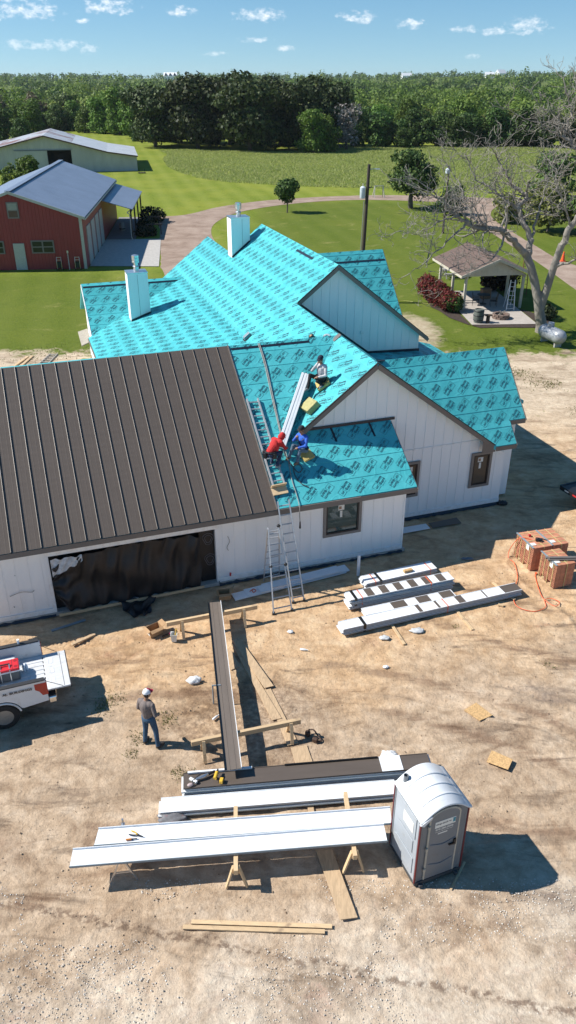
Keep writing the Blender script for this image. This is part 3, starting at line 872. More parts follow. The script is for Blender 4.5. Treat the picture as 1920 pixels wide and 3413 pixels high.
# upper gable rising behind the wing
ew = MB(); ew.prism([(-.42, 10.4, 6.45), (3.05, 10.4, 3.9), (5.65, 10.4, 3.78), (5.65, 10.4, 4.60), (1.4, 10.4, 7.90)], (0, .15, 0))
ewall = ew.build('upper_gable_wall', SIDING, house)
bu = -.05
while bu < 5.6:
    top = (zPL(bu, 0) if bu < 1.4 else zER(bu, 0)) - .22
    z0 = zBR(bu, 0) + .10 if bu < 3.05 else 3.92
    if top > z0 + .1: batten(ewall, bu, 10.4, z0, top, .02, .014)
    bu += .40
trimboard(ewall, (2.75, 10.38, 4.95), (.16, .03, .14), 'junction_box')
fl = MB(); fl.bar((-.45, 10.36, zBR(-.45, 0) + .05), (3.05, 10.36, zBR(3.05, 0) + .05), .04, .13); fl.bar((3.05, 10.365, 3.99), (5.68, 10.365, 3.87), .04, .12)
fl.build('step_flashing', TAPE, house)
fl = MB(); fl.bar((-3.0, 1.965, zfront(0, 1.965) + .05), (.40, 1.965, zfront(0, 1.965) + .05), .05, .09); fl.build('wall_flashing', TAPE, house)
for u in (-2.05, -.6):
    t_ = MB(); t_.bar((u, 1.95, zfront(0, 1.95) + .02), (u + .03, 1.45, zfront(0, 1.45) + .02), .07, .012, up=(0, -mF, 1)); t_.build('flashing_tape', TAPE, house)
# --- fascia and rake boards
def fascia(p0, p1, w=.03, h=.17, up=(0, 0, 1), name='fascia_board', mat=FASCIA):
    mb = MB(); mb.bar(p0, p1, w, h, up); return mb.build(name, mat, house)
fascia((-15.55, -.42, 2.665), (-4.78, -.42, 2.665)); fascia((-4.77, -.42, 2.675), (-1.85, -.44, 2.675), .05, .19); fascia((-1.86, -.42, 2.665), (.26, -.42, 2.665))
fascia((.255, -.44, 2.66), (.255, 1.98, zfront(0, 1.98) - .115), .03, .16, (0, -mF, 1), 'rake_board')
sf = MB(); sf.box((-7.6, -.2, 2.60), (15.8, .38, .02)); sf.build('soffit', SIDING, house)
fascia((-.5, 1.685, 6.46), (-3.62, 1.685, zPL(-3.62, 0) - .10), .035, .15, (0, 0, 1), 'rake_board')
fascia((-.5, 1.685, 6.46), (4.60, 1.685, zBR(4.60, 0) - .10), .035, .15, (0, 0, 1), 'rake_board')
dk_ = MB(); dk_.bar((-.5, 1.69, 6.585), (-3.55, 1.69, zPL(-3.55, 0) + .02), .05, .035); dk_.bar((-.5, 1.69, 6.585), (4.58, 1.69, zBR(4.58, 0) + .02), .05, .03); dk_.build('drip_edge', BLACK, house)
eb = MB(); eb.prism([(4.05, 1.68, 2.55), (4.62, 1.68, 2.55), (4.62, 1.68, 2.80), (4.05, 1.68, 3.10)], (0, .03, 0)); eb.build('eave_return', FASCIA, house)
fascia((4.62, 1.64, 2.67), (5.52, 1.64, 2.67)); fascia((5.515, 1.64, 2.68), (5.515, 2.32, 3.37), .03, .15, (0, -1, 1), 'rake_board')
fascia((5.5, 2.29, 3.37), (6.22, 2.29, 3.37)); fascia((6.215, 2.28, 3.38), (6.215, 4.35, 5.60), .03, .17, (0, -1, 1), 'rake_board')
fascia((1.4, 10.085, 7.94), (-.46, 10.085, zPL(-.46, 0) - .10), .035, .15, (0, 0, 1), 'rake_board')
fascia((1.4, 10.085, 7.94), (5.98, 10.085, zER(5.98, 0) - .10), .035, .15, (0, 0, 1), 'rake_board')
dk_ = MB(); dk_.bar((1.4, 10.09, 8.065), (-.46, 10.09, zPL(-.46, 0) + .015), .05, .03); dk_.bar((1.4, 10.09, 8.065), (5.96, 10.09, zER(5.96, 0) + .015), .05, .03); dk_.build('drip_edge', BLACK, house)
fascia((6.655, 13.3, 3.38), (6.655, 17, 7.08), .03, .17, (0, -1, 1), 'rake_board')
fascia((-8.57, 11.04, 2.72), (-8.57, 20.85, 2.72)); fascia((-8.385, 20.95, 2.83), (-8.385, 24.1, 4.86), .03, .18, (0, -mF, 1), 'rake_board', SIDING)
er = MB(); er.prism([(-8.95, 21.0, 2.35), (-8.42, 21.0, 2.55), (-8.42, 22.8, 2.75), (-8.95, 22.8, 2.62)], (0, 0, .05)); er.build('eave_plywood', M('weathered_ply', (.36, .32, .26), .8, .15), house)
for (p0, p1) in [((-8.3, 23.86, zF(0, 23.86) + .02), (-2.9, 23.86, zF(0, 23.86) + .02)), ((3.4, 16.55, zG(0, 16.55) + .02), (6.6, 16.55, zG(0, 16.55) + .02)), ((-4.7, 5.2, zfront(0, 5.2) + .02), (-1.7, 5.2, zfront(0, 5.2) + .02))]:
    t_ = MB(); t_.bar(p0, p1, .10, .012, up=(0, -.7, 1)); t_.build('ridge_vent_slot', TAPE, house)
t_ = MB(); t_.bar((1.13, 12.6, zPL(1.13, 0) + .025), (1.13, 14.8, zPL(1.13, 0) + .025), .12, .012, up=(-mP, 0, 1)); t_.build('ridge_vent_slot', TAPE, house)
t_ = MB(); t_.box((.72, 4.28, 5.72), (.55, .1, .03)); t_.build('ridge_scrap', BLACK, house)

# --- chimneys
def chimney(u0, u1, v0, v1, z0, z1, pr, ph, label, panel):
    mb = MB(); mb.box(((u0 + u1) / 2, (v0 + v1) / 2, (z0 + z1) / 2), (u1 - u0, v1 - v0, z1 - z0))
    ch = mb.build('chimney', SIDING, house); ch['label'] = label
    for u in panel: batten(ch, u, v0, z0 + .3, z1 - .06, .012, .006, FASCIA)
    for c_, s_ in ((u0, 1), (u1, -1)):
        t_ = MB(); t_.box((c_ + s_ * .03, v0 - .006, (z0 + z1) / 2), (.07, .012, z1 - z0 - .06)); t_.build('corner_board', SIDING, ch)
    t_ = MB(); t_.box((u0 - .008, (v0 + v1) / 2, (z0 + z1) / 2), (.014, .06, z1 - z0 - .1)); t_.build('batten', SIDING, ch)
    t_ = MB(); t_.box(((u0 + u1) / 2, (v0 + v1) / 2, z1 + .02), (u1 - u0 + .05, v1 - v0 + .05, .05)); cp = t_.build('chimney_cap', GALV, ch)
    t_ = MB(); t_.lathe([(pr * .75, 0), (pr * .75, ph * .28), (pr * .95, ph * .32), (pr * .6, ph * .38), (pr * .6, ph * .52), (pr, ph * .55), (pr, ph * .64), (pr * .92, ph * .65), (pr * .92, ph * .7), (pr, ph * .71), (pr, ph * .84), (pr * .92, ph * .85), (pr, ph * .9), (pr, ph), (pr * .3, ph * 1.05)], 20, ((u0 + u1) / 2 + .02, (v0 + v1) / 2, z1 + .04))
    t_.build('flue_pipe', GALV, ch, smooth=True, angle=30)
    return ch
chimney(-6.25, -5.2, 20.3, 21.15, 3.2, 6.12, .185, .80, 'white boxed chimney with steel flue low on the left slope', (-5.74,))
chimney(-.55, .46, 20.5, 21.35, 5.9, 8.55, .17, .66, 'white boxed chimney with steel flue up by the main ridge', (.05,))
for (u0, u1, v0, zf) in ((-6.25, -5.2, 20.3, zP2), (-.55, .46, 20.5, zPL)):
    t_ = MB(); t_.bar((u0, v0 - .02, zf(u0, 0) + .05), (u1, v0 - .02, zf(u1, 0) + .05), .03, .11); t_.bar((u1 + .02, v0, zf(u1, 0) + .06), (u1 + .02, v0 + .85, zf(u1, 0) + .06), .03, .11)
    t_.build('chimney_flashing', TAPE, house)

# --- windows
def window(u0, u1, v, z0, z1, glass, label, wall):
    tw = .10
    mb = MB()
    for c_, s_ in ((((u0 + u1) / 2, v - .02, z1 + tw / 2), (u1 - u0 + 2 * tw, .05, tw)), (((u0 + u1) / 2, v - .02, z0 - tw / 2), (u1 - u0 + 2 * tw, .05, tw)),
                   ((u0 - tw / 2, v - .02, (z0 + z1) / 2), (tw, .05, z1 - z0)), ((u1 + tw / 2, v - .02, (z0 + z1) / 2), (tw, .05, z1 - z0))): mb.box(c_, s_)
    w = mb.build('window', TRIM, house); w['label'] = label
    f = .055; mb = MB()
    for c_, s_ in ((((u0 + u1) / 2, v - .004, z1 - f / 2), (u1 - u0, .07, f)), (((u0 + u1) / 2, v - .004, z0 + f / 2), (u1 - u0, .07, f)),
                   ((u0 + f / 2, v - .004, (z0 + z1) / 2), (f, .07, z1 - z0 - 2 * f)), ((u1 - f / 2, v - .004, (z0 + z1) / 2), (f, .07, z1 - z0 - 2 * f))): mb.box(c_, s_)
    mb.build('sash', BLACK, w)
    mb = MB(); mb.box(((u0 + u1) / 2, v + .012, (z0 + z1) / 2), (u1 - u0 - 2 * f, .012, z1 - z0 - 2 * f)); mb.build('pane', glass, w)
    uc = u0 + (u1 - u0) * .46
    mb = MB(); mb.box((uc, v + .003, z1 - .22), (.22, .004, .19)); mb.build('window_sticker', PAPER, w)
    mb = MB(); mb.box((uc - .04, v - .001, z1 - .22), (.10, .003, .11)); mb.build('sticker_print', M('sticker_brown', (.30, .18, .11), .7), w)
    mb = MB(); mb.box((uc, v + .003, z1 - .47), (.085, .004, .25)); mb.build('window_sticker', PAPER, w)
    return w
window(*WIN[:2], 0, *WIN[2:], GLASS, 'square black-sashed window with stickers under the porch eave', fw)
window(3.90, 4.60, 1.975, 1.08, 2.36, GLASS_B, 'narrow black-sashed window with stickers in the gable wall', gwall)
window(.95, 1.50, 1.975, 1.12, 2.40, GLASS_B, 'narrow window half hidden by the porch roof corner', gwall)

# --- garage opening: house wrap, sheet of black plastic, sill board
hw = MB(); hw.box((-11.75, .2, 1.1), (.6, .02, 2.2)); hw.build('house_wrap', PLASTIC_B, house)
hw = MB(); hw.box((-7.05, .2, 1.1), (.5, .02, 2.2)); hwo = hw.build('house_wrap', PLASTIC_B, house)
WRAPINK = M('wrap_ink', (.20, .20, .21), .6)
for (cx, cz) in ((-7.0, 1.75), (-6.97, .95), (-11.8, 1.3), (-11.75, .6)):
    t_ = MB()
    for rr_, ry in ((.17, .22), (.11, .14)):
        pts = [(cx + rr_ * math.cos(a) * (1 + .2 * math.sin(3 * a)), .183, cz + ry * math.sin(a)) for a in [2 * math.pi * i / 18 for i in range(19)]]
        t_.tube(pts, .008, 4)
    t_.build('wrap_print', WRAPINK, hwo)
gu, gz = 90, 44
sh = MB(); vv = []
for j in range(gz + 1):
    for i in range(gu + 1):
        a = i / gu; c_ = j / gz
        u = -12.0 + a * 4.72
        top = 2.04 + .10 * a + .10 * math.exp(-((a - .5) / .25) ** 2) - .22 * math.exp(-(a / .05) ** 2) - .10 * math.exp(-((a - .99) / .05) ** 2)
        bot = .10 + .05 * math.sin(9 * a)
        if a < .07: bot += (0.07 - a) * 9
        z = top + (bot - top) * c_
        fold = .05 * math.sin(a * 21 + 3.2 * math.sin(c_ * 3 + a * 6)) * (.3 + c_ * .7) + .045 * math.sin(a * 47 + c_ * 6) + .05 * math.sin((a * 9 - c_ * 7)) * math.sin(c_ * 3.1) + .03 * math.sin(a * 80 + 2 * c_)
        if a < .22: fold += .05 * math.sin((a * 30 + c_ * 24)) * (1 - a / .22)
        vv.append((u + .04 * math.sin(c_ * 8 + a * 3) - .08 * c_ * a, .02 - .09 - fold, z))
sh.add(vv, [(j * (gu + 1) + i, j * (gu + 1) + i + 1, (j + 1) * (gu + 1) + i + 1, (j + 1) * (gu + 1) + i) for j in range(gz) for i in range(gu)])
tarp = tag(sh.build('plastic_sheet', PLASTIC_B, None, smooth=True, angle=180), 'sheet of black plastic hung across the open garage doorway', 'plastic sheet')
tarp.location = HO; tarp.rotation_euler = (0, 0, HA)
# clear plastic edge rag at the top-left and the black heap spilling on the ground
cl = MB(); vv = []
for j in range(9):
    for i in range(19):
        a, c_ = i / 18, j / 8
        vv.append((-12.0 + a * .95, -.13 - .03 * math.sin(a * 25 + c_ * 9), 2.12 - c_ * (.62 - .4 * a) + .03 * math.sin(a * 14)))
cl.add(vv, [(j * 19 + i, j * 19 + i + 1, (j + 1) * 19 + i + 1, (j + 1) * 19 + i) for j in range(8) for i in range(18)])
CLEARP = M('milky_plastic', (.50, .53, .56), .25, .3, 6)
cl.build('torn_clear_edge', CLEARP, tarp, smooth=True, angle=180)
hp = MB(); vv = []
for j in range(13):
    for i in range(25):
        a, c_ = i / 24, j / 12
        w = .62 * (1 - .55 * c_)
        vv.append((-9.55 + (a - .5) * 2 * w + .05 * math.sin(9 * c_), -.18 - c_ * .75 - .05 * math.sin(a * 12), max(.015, .17 * (1 - c_) + .05 * math.sin(a * 17 + c_ * 5) + .05 * math.sin(c_ * 11 + a * 7))))
hp.add(vv, [(j * 25 + i, j * 25 + i + 1, (j + 1) * 25 + i + 1, (j + 1) * 25 + i) for j in range(12) for i in range(24)])
hp.build('spilled_plastic', PLASTIC_B, tarp, smooth=True, angle=180)
b_ = MB(); b_.bar((-12.0, -.24, .13), (-7.3, -.20, .17), .04, .09)
o = tag(b_.build('lumber_board', PINE, None, bevel=.003), 'long board laid along the foot of the black plastic sheet', 'board'); o.location = HO; o.rotation_euler = (0, 0, HA)
# wall details: outlet box, hanging wires
t_ = MB(); t_.tube([(-6.35, -.03, .30), (-6.35, -.06, .42)], .03, 8); t_.build('red_valve', M('red_plastic', (.5, .03, .03), .4), house)
for k, pts in enumerate([[(-13.35, -.01, 1.0), (-13.0, -.06, 1.12), (-12.7, -.05, 1.05), (-12.62, -.05, 1.1)], [(-6.38, -.01, 1.85), (-6.33, -.04, 1.65), (-6.42, -.03, 1.45), (-6.38, -.03, 1.3)], [(-13.1, -.01, 1.75), (-13.08, -.03, 1.71)], [(-13.3, -.01, .62), (-13.28, -.04, .58)]]):
    t_ = MB(); t_.tube(catmull(pts, 5), .009, 5); t_.build('cable_stub', M('grey_cable', (.25, .23, .22), .5), house)
# ================================================================ FOLIAGE HELPERS
def leaf_mat(name, stops, trans=.25, rough=.6, objhue=.03, tone=False):
    if name in MATS: return MATS[name]
    m, nt, b = newmat(name)
    geo = N(nt, 'ShaderNodeNewGeometry'); oi = N(nt, 'ShaderNodeObjectInfo')
    c = ramp(nt, geo.outputs['Random Per Island'], stops)
    hv = N(nt, 'ShaderNodeHueSaturation'); nt.links.new(c, hv.inputs['Color'])
    nt.links.new(mth(nt, 'ADD', mth(nt, 'MULTIPLY', oi.outputs['Random'], .5), .75), hv.inputs['Value'])
    nt.links.new(mth(nt, 'ADD', mth(nt, 'MULTIPLY', oi.outputs['Random'], objhue), .5 - objhue / 2), hv.inputs['Hue'])
    if tone:
        at = N(nt, 'ShaderNodeAttribute'); at.attribute_name = 'tone'
        t2 = ramp(nt, at.outputs['Fac'], [(0, (.22, .32, .30)), (.3, (.55, .62, .5)), (.55, (1.0, 1.0, .7)), (.8, (1.0, 1.0, .55)), (1, (1.0, .88, .75))])
        mm = mixc(nt, 1.0, hv.outputs[0], t2, 'MULTIPLY')
        hv = type('o', (), {'outputs': [mm]})()
    nt.links.new(hv.outputs[0], b.inputs['Base Color']); b.inputs['Roughness'].default_value = rough; b.inputs['Specular IOR Level'].default_value = .25
    if trans:
        tr = N(nt, 'ShaderNodeBsdfTranslucent'); nt.links.new(hv.outputs[0], tr.inputs[0])
        mx = N(nt, 'ShaderNodeMixShader'); mx.inputs[0].default_value = trans
        out = nt.nodes['Material Output']
        nt.links.new(b.outputs[0], mx.inputs[1]); nt.links.new(tr.outputs[0], mx.inputs[2]); nt.links.new(mx.outputs[0], out.inputs[0])
    MATS[name] = m
    return m
def leaf_quads(g, lobes, n, size, shell=(.62, 1.02), flat=.75):
    """n leaf clumps (quads) spread through ellipsoid lobes -> verts, faces"""
    wts = np.array([l[1][0] * l[1][1] + l[1][0] * l[1][2] for l in lobes]); wts /= wts.sum()
    idx = g.choice(len(lobes), n, p=wts)
    C = np.array([l[0] for l in lobes])[idx]; Rr = np.array([l[1] for l in lobes])[idx]
    d = g.normal(size=(n, 3)); d /= np.linalg.norm(d, axis=1)[:, None]
    rad = g.uniform(shell[0], shell[1], n) ** .7
    bump = 1 + .10 * np.sin(d[:, 0] * 7 + idx) * np.sin(d[:, 1] * 6 + 2 * idx) * 1.6 + .08 * np.sin(d[:, 2] * 11 + 3 * idx)
    p = C + d * Rr * (rad * bump)[:, None]
    nr = d + g.normal(size=(n, 3)) * flat; nr[:, 2] += .25
    nr /= np.linalg.norm(nr, axis=1)[:, None]
    a = np.cross(nr, g.normal(size=(n, 3))); a /= np.linalg.norm(a, axis=1)[:, None]
    b_ = np.cross(nr, a)
    s = size * g.uniform(.55, 1.25, n)[:, None]
    e = g.uniform(.55, 1.0, n)[:, None]
    q = np.stack([p - a * s - b_ * s * e * .4, p + a * s * .2 - b_ * s * e, p + a * s + b_ * s * e * .4, p - a * s * .2 + b_ * s * e], 1)
    return q.reshape(-1, 3)
def quads_mesh(name, v, mat):
    n = len(v) // 4
    me_ = bpy.data.meshes.new(name)
    me_.vertices.add(len(v)); me_.vertices.foreach_set('co', np.asarray(v, np.float32).ravel())
    me_.loops.add(4 * n); me_.loops.foreach_set('vertex_index', np.arange(4 * n, dtype=np.int32))
    me_.polygons.add(n); me_.polygons.foreach_set('loop_start', np.arange(0, 4 * n, 4, dtype=np.int32)); me_.polygons.foreach_set('loop_total', np.full(n, 4, np.int32))
    me_.update(calc_edges=True); me_.materials.append(mat)
    return me_
def crown_lobes(g, h, r, nl, base=.30, spread=.62, lob=.46):
    out = [((0, 0, h * (base + 1) / 2), (r * .62, r * .62, h * (1 - base) * .42))]
    for i in range(nl):
        a = 2 * math.pi * i / nl + g.uniform(-.5, .5); q = g.uniform(.35, 1) * spread
        z = h * (base + (1 - base) * g.uniform(.12, .84))
        fall = 1 - .45 * abs((z / h - base) / (1 - base) - .4)
        out.append(((r * q * math.cos(a) * fall, r * q * math.sin(a) * fall, z), (r * lob * g.uniform(.75, 1.2),) * 2 + (h * .17 * g.uniform(.75, 1.25),)))
    return out
BARK = M('bark', (.12, .095, .075), .9, .25, 4, (1, 1, .2), .5, 12, .05)
def trunk_mb(g, h, r0, n_br=5, reach=3.0, zb=.3):
    mb = MB()
    pts = [(0, 0, -.2)] + [(g.uniform(-.06, .06) * h * k / 4, g.uniform(-.06, .06) * h * k / 4, h * .6 * k / 4) for k in range(1, 5)]
    mb.tube(pts, [r0 * 1.25, r0, r0 * .8, r0 * .55, r0 * .3], 8)
    for i in range(n_br):
        a = 2 * math.pi * i / n_br + g.uniform(-.4, .4); k = g.uniform(zb, .55)
        p = Vector((0, 0, h * k)); e = Vector((math.cos(a) * reach, math.sin(a) * reach, h * (k + g.uniform(.12, .35))))
        mb.tube([p, p.lerp(e, .5) + Vector((0, 0, h * .03)), e], [r0 * .5, r0 * .32, r0 * .1], 5)
    return mb
L_OAK = leaf_mat('leaves_dark_oak', [(0, (0.020, 0.034, 0.010)), (.5, (0.041, 0.063, 0.017)), (.85, (0.068, 0.095, 0.025)), (1, (0.111, 0.133, 0.037))], .15)
L_BRIGHT = leaf_mat('leaves_spring', [(0, (0.051, 0.102, 0.014)), (.5, (0.105, 0.190, 0.027)), (.85, (0.162, 0.264, 0.041)), (1, (0.238, 0.323, 0.068))], .3)
L_MID = leaf_mat('leaves_mid', [(0, (0.027, 0.054, 0.014)), (.5, (0.058, 0.105, 0.022)), (.85, (0.093, 0.156, 0.034)), (1, (0.145, 0.204, 0.051))], .22)
L_OLIVE = leaf_mat('leaves_olive', [(0, (0.076, 0.093, 0.024)), (.5, (0.145, 0.167, 0.041)), (1, (0.255, 0.255, 0.076))], .25)
L_BROWN = leaf_mat('leaves_brown', [(0, (0.076, 0.061, 0.034)), (.5, (0.128, 0.105, 0.058)), (1, (0.204, 0.170, 0.102))], .2)
L_GREY = leaf_mat('leaves_grey_twigs', [(0, (0.204, 0.187, 0.162)), (.5, (0.306, 0.281, 0.255)), (1, (0.442, 0.408, 0.374))], .1)
KINDS = {}
def make_kind(key, mat, h, r, nl, n, size, base, seed, nvar=3):
    out = []
    for k in range(nvar):
        g = np.random.default_rng(seed + k)
        lobes = crown_lobes(g, h, r, nl, base)
        cm = quads_mesh('crown', leaf_quads(g, lobes, n, size), mat)
        tm = trunk_mb(g, h, h * .028, 5, r * .5).mesh('trunk', BARK, True)
        out.append((cm, tm))
    KINDS[key] = out
make_kind('oak', L_OAK, 14, 8.0, 19, 11000, .36, .06, 10)
make_kind('bright', L_BRIGHT, 12, 5.4, 14, 5600, .34, .0, 20)
make_kind('mid', L_MID, 11, 5.2, 14, 5600, .34, -.04, 30)
make_kind('olive', L_OLIVE, 10, 4.6, 11, 3600, .36, .0, 40, 2)
make_kind('brown', L_BROWN, 12, 5.0, 10, 2200, .40, .10, 50, 1)
make_kind('grey', L_GREY, 11, 4.2, 9, 1500, .26, .12, 60, 1)
def put_tree(key, x, y, s, label, group, name='broadleaf_tree', rnd=rng, sz=1.0):
    cm, tm = rnd.choice(KINDS[key])
    z = float(far_h(np.array([x], float), np.array([y], float))[0])
    t = thing(name, label, 'tree', (x, y, z), rnd.uniform(0, 6.28), group)
    k = s * rnd.uniform(.92, 1.08)
    t.scale = (s, s, k * sz)
    inst('crown', cm, t); inst('trunk', tm, t)
    return t
G_W = 'trees of the woodland edge behind the meadow'
LAB = {'oak': 'dark live oak standing behind the front row of oaks', 'bright': 'fresh bright green tree in the woodland edge behind the barns and meadow',
       'mid': 'deep green bushy tree in the shaded woodland edge behind the meadow', 'olive': 'yellowish olive tree in the woodland edge', 'brown': 'brownish thin-leaved tree in the woodland edge', 'grey': 'grey leafless tree in the woodland edge behind the meadow'}
tr = random.Random(5)
LSH = {'oak': 'dark live oak', 'bright': 'fresh bright green tree', 'mid': 'deep green bushy tree', 'olive': 'yellowish olive tree', 'brown': 'brownish thin-leaved tree', 'grey': 'grey leafless tree'}
def T(key, x, y, s, sz=1.0, where=''): put_tree(key, x, y, s, LAB[key] if not where else LSH[key] + ' ' + where, (G_W if not where else 'trees ' + where) + ', ' + key, {'oak': 'oak_tree'}.get(key, 'broadleaf_tree'), tr, sz)
for i, (x, y, s) in enumerate([(-33, 214, 1.02), (-22, 210, 1.12), (-9, 203, 1.15), (3, 206, 1.0)]):
    put_tree('oak', x, y, s, ['first', 'second', 'third', 'fourth'][i] + ' huge dark live oak from the left along the front edge of the woods', 'front dark oaks', 'oak_tree', tr)
for x, y, s in [(-15, 222, 1.1), (-2, 219, 1.15), (-28, 226, .95), (10, 218, 1.05)]: T('oak', x, y, s)
T('bright', 5.8, 197, .82); T('bright', 8.6, 199, .7); T('grey', 14.0, 205, .98); T('olive', 1.5, 230, 1.15)
for i in range(17):     # right-hand woodland edge, in its own shade
    x = 17 + i * 4.0 + tr.uniform(-1.2, 1.2)
    T('mid', x, 216 + tr.uniform(-3, 5), tr.uniform(.62, .86), where='in the front row of woods right of the grey tree')
for i in range(13):
    T(tr.choice(['mid', 'mid', 'bright', 'olive']), 16 + i * 5.4 + tr.uniform(-2, 2), 233 + tr.uniform(-4, 9), tr.uniform(.62, .92), where='in the second row of woods right of the oaks')
for i in range(13): T('mid', -40 + i * 5.0 + tr.uniform(-1.5, 1.5), 231 + tr.uniform(-2, 4), tr.uniform(.45, .62), where='low under the dark oaks')
for i in range(18): T('mid', -98 + i * 3.6 + tr.uniform(-1, 1), 284 + tr.uniform(-2, 3), tr.uniform(.42, .6), where='low at the foot of the woods behind the white barn')
T('mid', 28.5, 211, .5); T('olive', 44, 212, .45)
for i in range(13):     # left-hand edge behind the barn
    x = -96 + i * 5.2 + tr.uniform(-1.6, 1.6)
    T(tr.choice(['bright', 'bright', 'mid', 'bright', 'olive']), x, 276 + tr.uniform(-4, 8), tr.uniform(.62, .95), where='in the woods behind the white barn')
for i in range(12):
    T(tr.choice(['bright', 'mid', 'mid', 'brown', 'olive']), -104 + i * 6.6 + tr.uniform(-2, 2), 300 + tr.uniform(-6, 10), tr.uniform(.6, 1.0), where='in the rear row of woods at far left')
for x, y, k, s in [(-44, 246, 'bright', .92), (-51, 262, 'bright', 1.0), (-38.5, 236, 'olive', .8), (-47, 272, 'brown', .95), (-36, 262, 'mid', .95), (-58, 268, 'bright', .85), (-84, 226, 'olive', .8), (-78, 236, 'mid', .8), (-71.5, 232, 'mid', .62)]: T(k, x, y, s)

# --- far woodland to the horizon, seen as one mass
L_FAR = leaf_mat('leaves_far', [(0, (.060, .100, .020)), (.5, (.120, .185, .038)), (1, (.21, .27, .07))], .3, tone=True)
def woodland(name, count, seed, label):
    g = np.random.default_rng(seed)
    allq = []; tones = []
    az_ = g.uniform(R(-24), R(24), count); rr_ = 300 * (2500 / 300) ** (g.uniform(0, 1, count) ** .85)
    X, Y = rr_ * np.sin(az_), rr_ * np.cos(az_)
    dens_ = fbm(X, Y, .008, 3, 21)
    Z = far_h(X, Y)
    for x, y, z, d, r_ in zip(X, Y, Z, dens_, rr_):
        if d < .45 and r_ > 420: continue
        big = g.uniform() ** 2
        h = 5.0 + 6.0 * big + (2.5 if r_ > 1400 else 0); w = 3.6 + 3.6 * g.uniform()
        if g.uniform() < .07: h *= 1.5; w *= 1.25
        k = 260 if r_ < 480 else (130 if r_ < 800 else 50)
        sz = .50 if r_ < 480 else (.75 if r_ < 800 else 1.25)
        lobes = [((x, y, z + h * .5), (w, w, h * .5)), ((x + g.uniform(-2, 2), y + g.uniform(-2, 2), z + h * .72), (w * .65, w * .65, h * .30)), ((x + g.uniform(-3, 3), y + g.uniform(-2, 2), z + h * .5), (w * .6, w * .6, h * .35))]
        allq.append(leaf_quads(g, lobes, k, sz, (.8, 1.02), .5)); tones.append(np.full(k * 4, g.uniform()))
    me_ = quads_mesh(name, np.concatenate(allq), L_FAR)
    at = me_.attributes.new('tone', 'FLOAT', 'POINT'); at.data.foreach_set('value', np.concatenate(tones).astype(np.float32))
    o = bpy.data.objects.new(name, me_); COL.objects.link(o)
    tag(o, label, kind='stuff')
woodland('distant_woodland', 3200, 1, 'distant mixed green woodland stretching to the horizon')

# --- tall meadow grass
MEADOW = leaf_mat('meadow_grass', [(0, (.27, .34, .085)), (.5, (.33, .39, .12)), (.85, (.39, .42, .16)), (1, (.48, .47, .22))], .5)
def inside_poly(X, Y, poly):
    r_ = np.zeros(X.shape, bool); n = len(poly)
    for i in range(n):
        x0, y0 = poly[i]; x1, y1 = poly[(i + 1) % n]
        c_ = ((y0 > Y) != (y1 > Y)) & (X < (x1 - x0) * (Y - y0) / (y1 - y0 + 1e-12) + x0)
        r_ ^= c_
    return r_
medge = catmull([(-31.0, 204.0), (-27.2, 192), (-26.4, 181.1), (-22.1, 160.4), (-13.7, 142.5), (-1.6, 134.7), (14.5, 130.1), (43.9, 127.6), (75, 128)], 5)
mpoly = medge + [(85, 214), (54.0, 214), (14.1, 212), (-2.2, 199), (-24, 206)]
g = np.random.default_rng(3)
n = 150000
X = g.uniform(-32, 80, n); Y = g.uniform(126, 214, n)
k = inside_poly(X, Y, mpoly); X, Y = X[k], Y[k]; n = len(X)
hgt = .12 + .24 * fbm(X, Y, .12, 3, 31); a = g.uniform(0, math.pi, n)
w = .07 * g.uniform(.6, 1.3, n); lx, ly = g.normal(0, .16, n), g.normal(0, .16, n)
p0 = np.stack([X - np.cos(a) * w, Y - np.sin(a) * w, np.zeros(n)], -1); p1 = np.stack([X + np.cos(a) * w, Y + np.sin(a) * w, np.zeros(n)], -1)
tp = np.stack([X + lx, Y + ly, hgt], -1); dxy = np.stack([np.cos(a) * w * .45, np.sin(a) * w * .45, np.zeros(n)], -1)
v = np.stack([p0, p1, tp + dxy, tp - dxy], 1).reshape(-1, 3)
o = bpy.data.objects.new('meadow_grass', quads_mesh('meadow_grass', v, MEADOW)); COL.objects.link(o)
tag(o, 'tall pale meadow grass in front of the dark oaks', kind='stuff')

# ================================================================ FAR BUILDINGS
WHITEP = M('white_paint', (0.900, 0.900, 0.900), .5, .05)
def far_house(x, y, w, d, h, label, dorm=0, rz=0, name='farmhouse'):
    z = float(far_h(np.array([x], float), np.array([y], float))[0])
    t = thing(name, label, 'house', (x, y, z), rz)
    mb = MB(); mb.box((0, 0, h * .3), (w, d, h * .6)); mb.build('wall', WHITEP, t)
    mb = MB(); mb.prism([(-w / 2 - .4, -d / 2 - .4, h * .58), (-w / 2 - .4, d / 2 + .4, h * .58), (-w / 2 - .4, 0, h)], (w + .8, 0, 0)); rf = mb.build('roof', WHITEP if dorm else M('pale_metal_roof', (.66, .68, .70), .4, .05), t)
    for i in range(dorm):
        xx = -w / 2 + w * (i + .5) / dorm
        mb = MB(); mb.prism([(xx - w * .12, -d / 2 - .2, h * .62), (xx + w * .12, -d / 2 - .2, h * .62), (xx, -d / 2 - .2, h * .95)], (0, d * .4, 0)); mb.build('dormer', M('dormer_shade', (.10, .11, .13), .6), rf)
    return t
far_house(-197, 1500, 22, 12, 13, 'far white house with three dark dormers on the left horizon', 3)
far_house(196, 1480, 16, 10, 10, 'far small white house on the horizon right of centre', 0, .2)
far_house(338, 1500, 14, 10, 9.5, 'far low white barn on the right horizon', 0, .0, 'white_barn')
far_house(354, 1490, 15, 12, 13, 'far tall white barn with bright roof on the right horizon', 0, .5, 'white_barn')

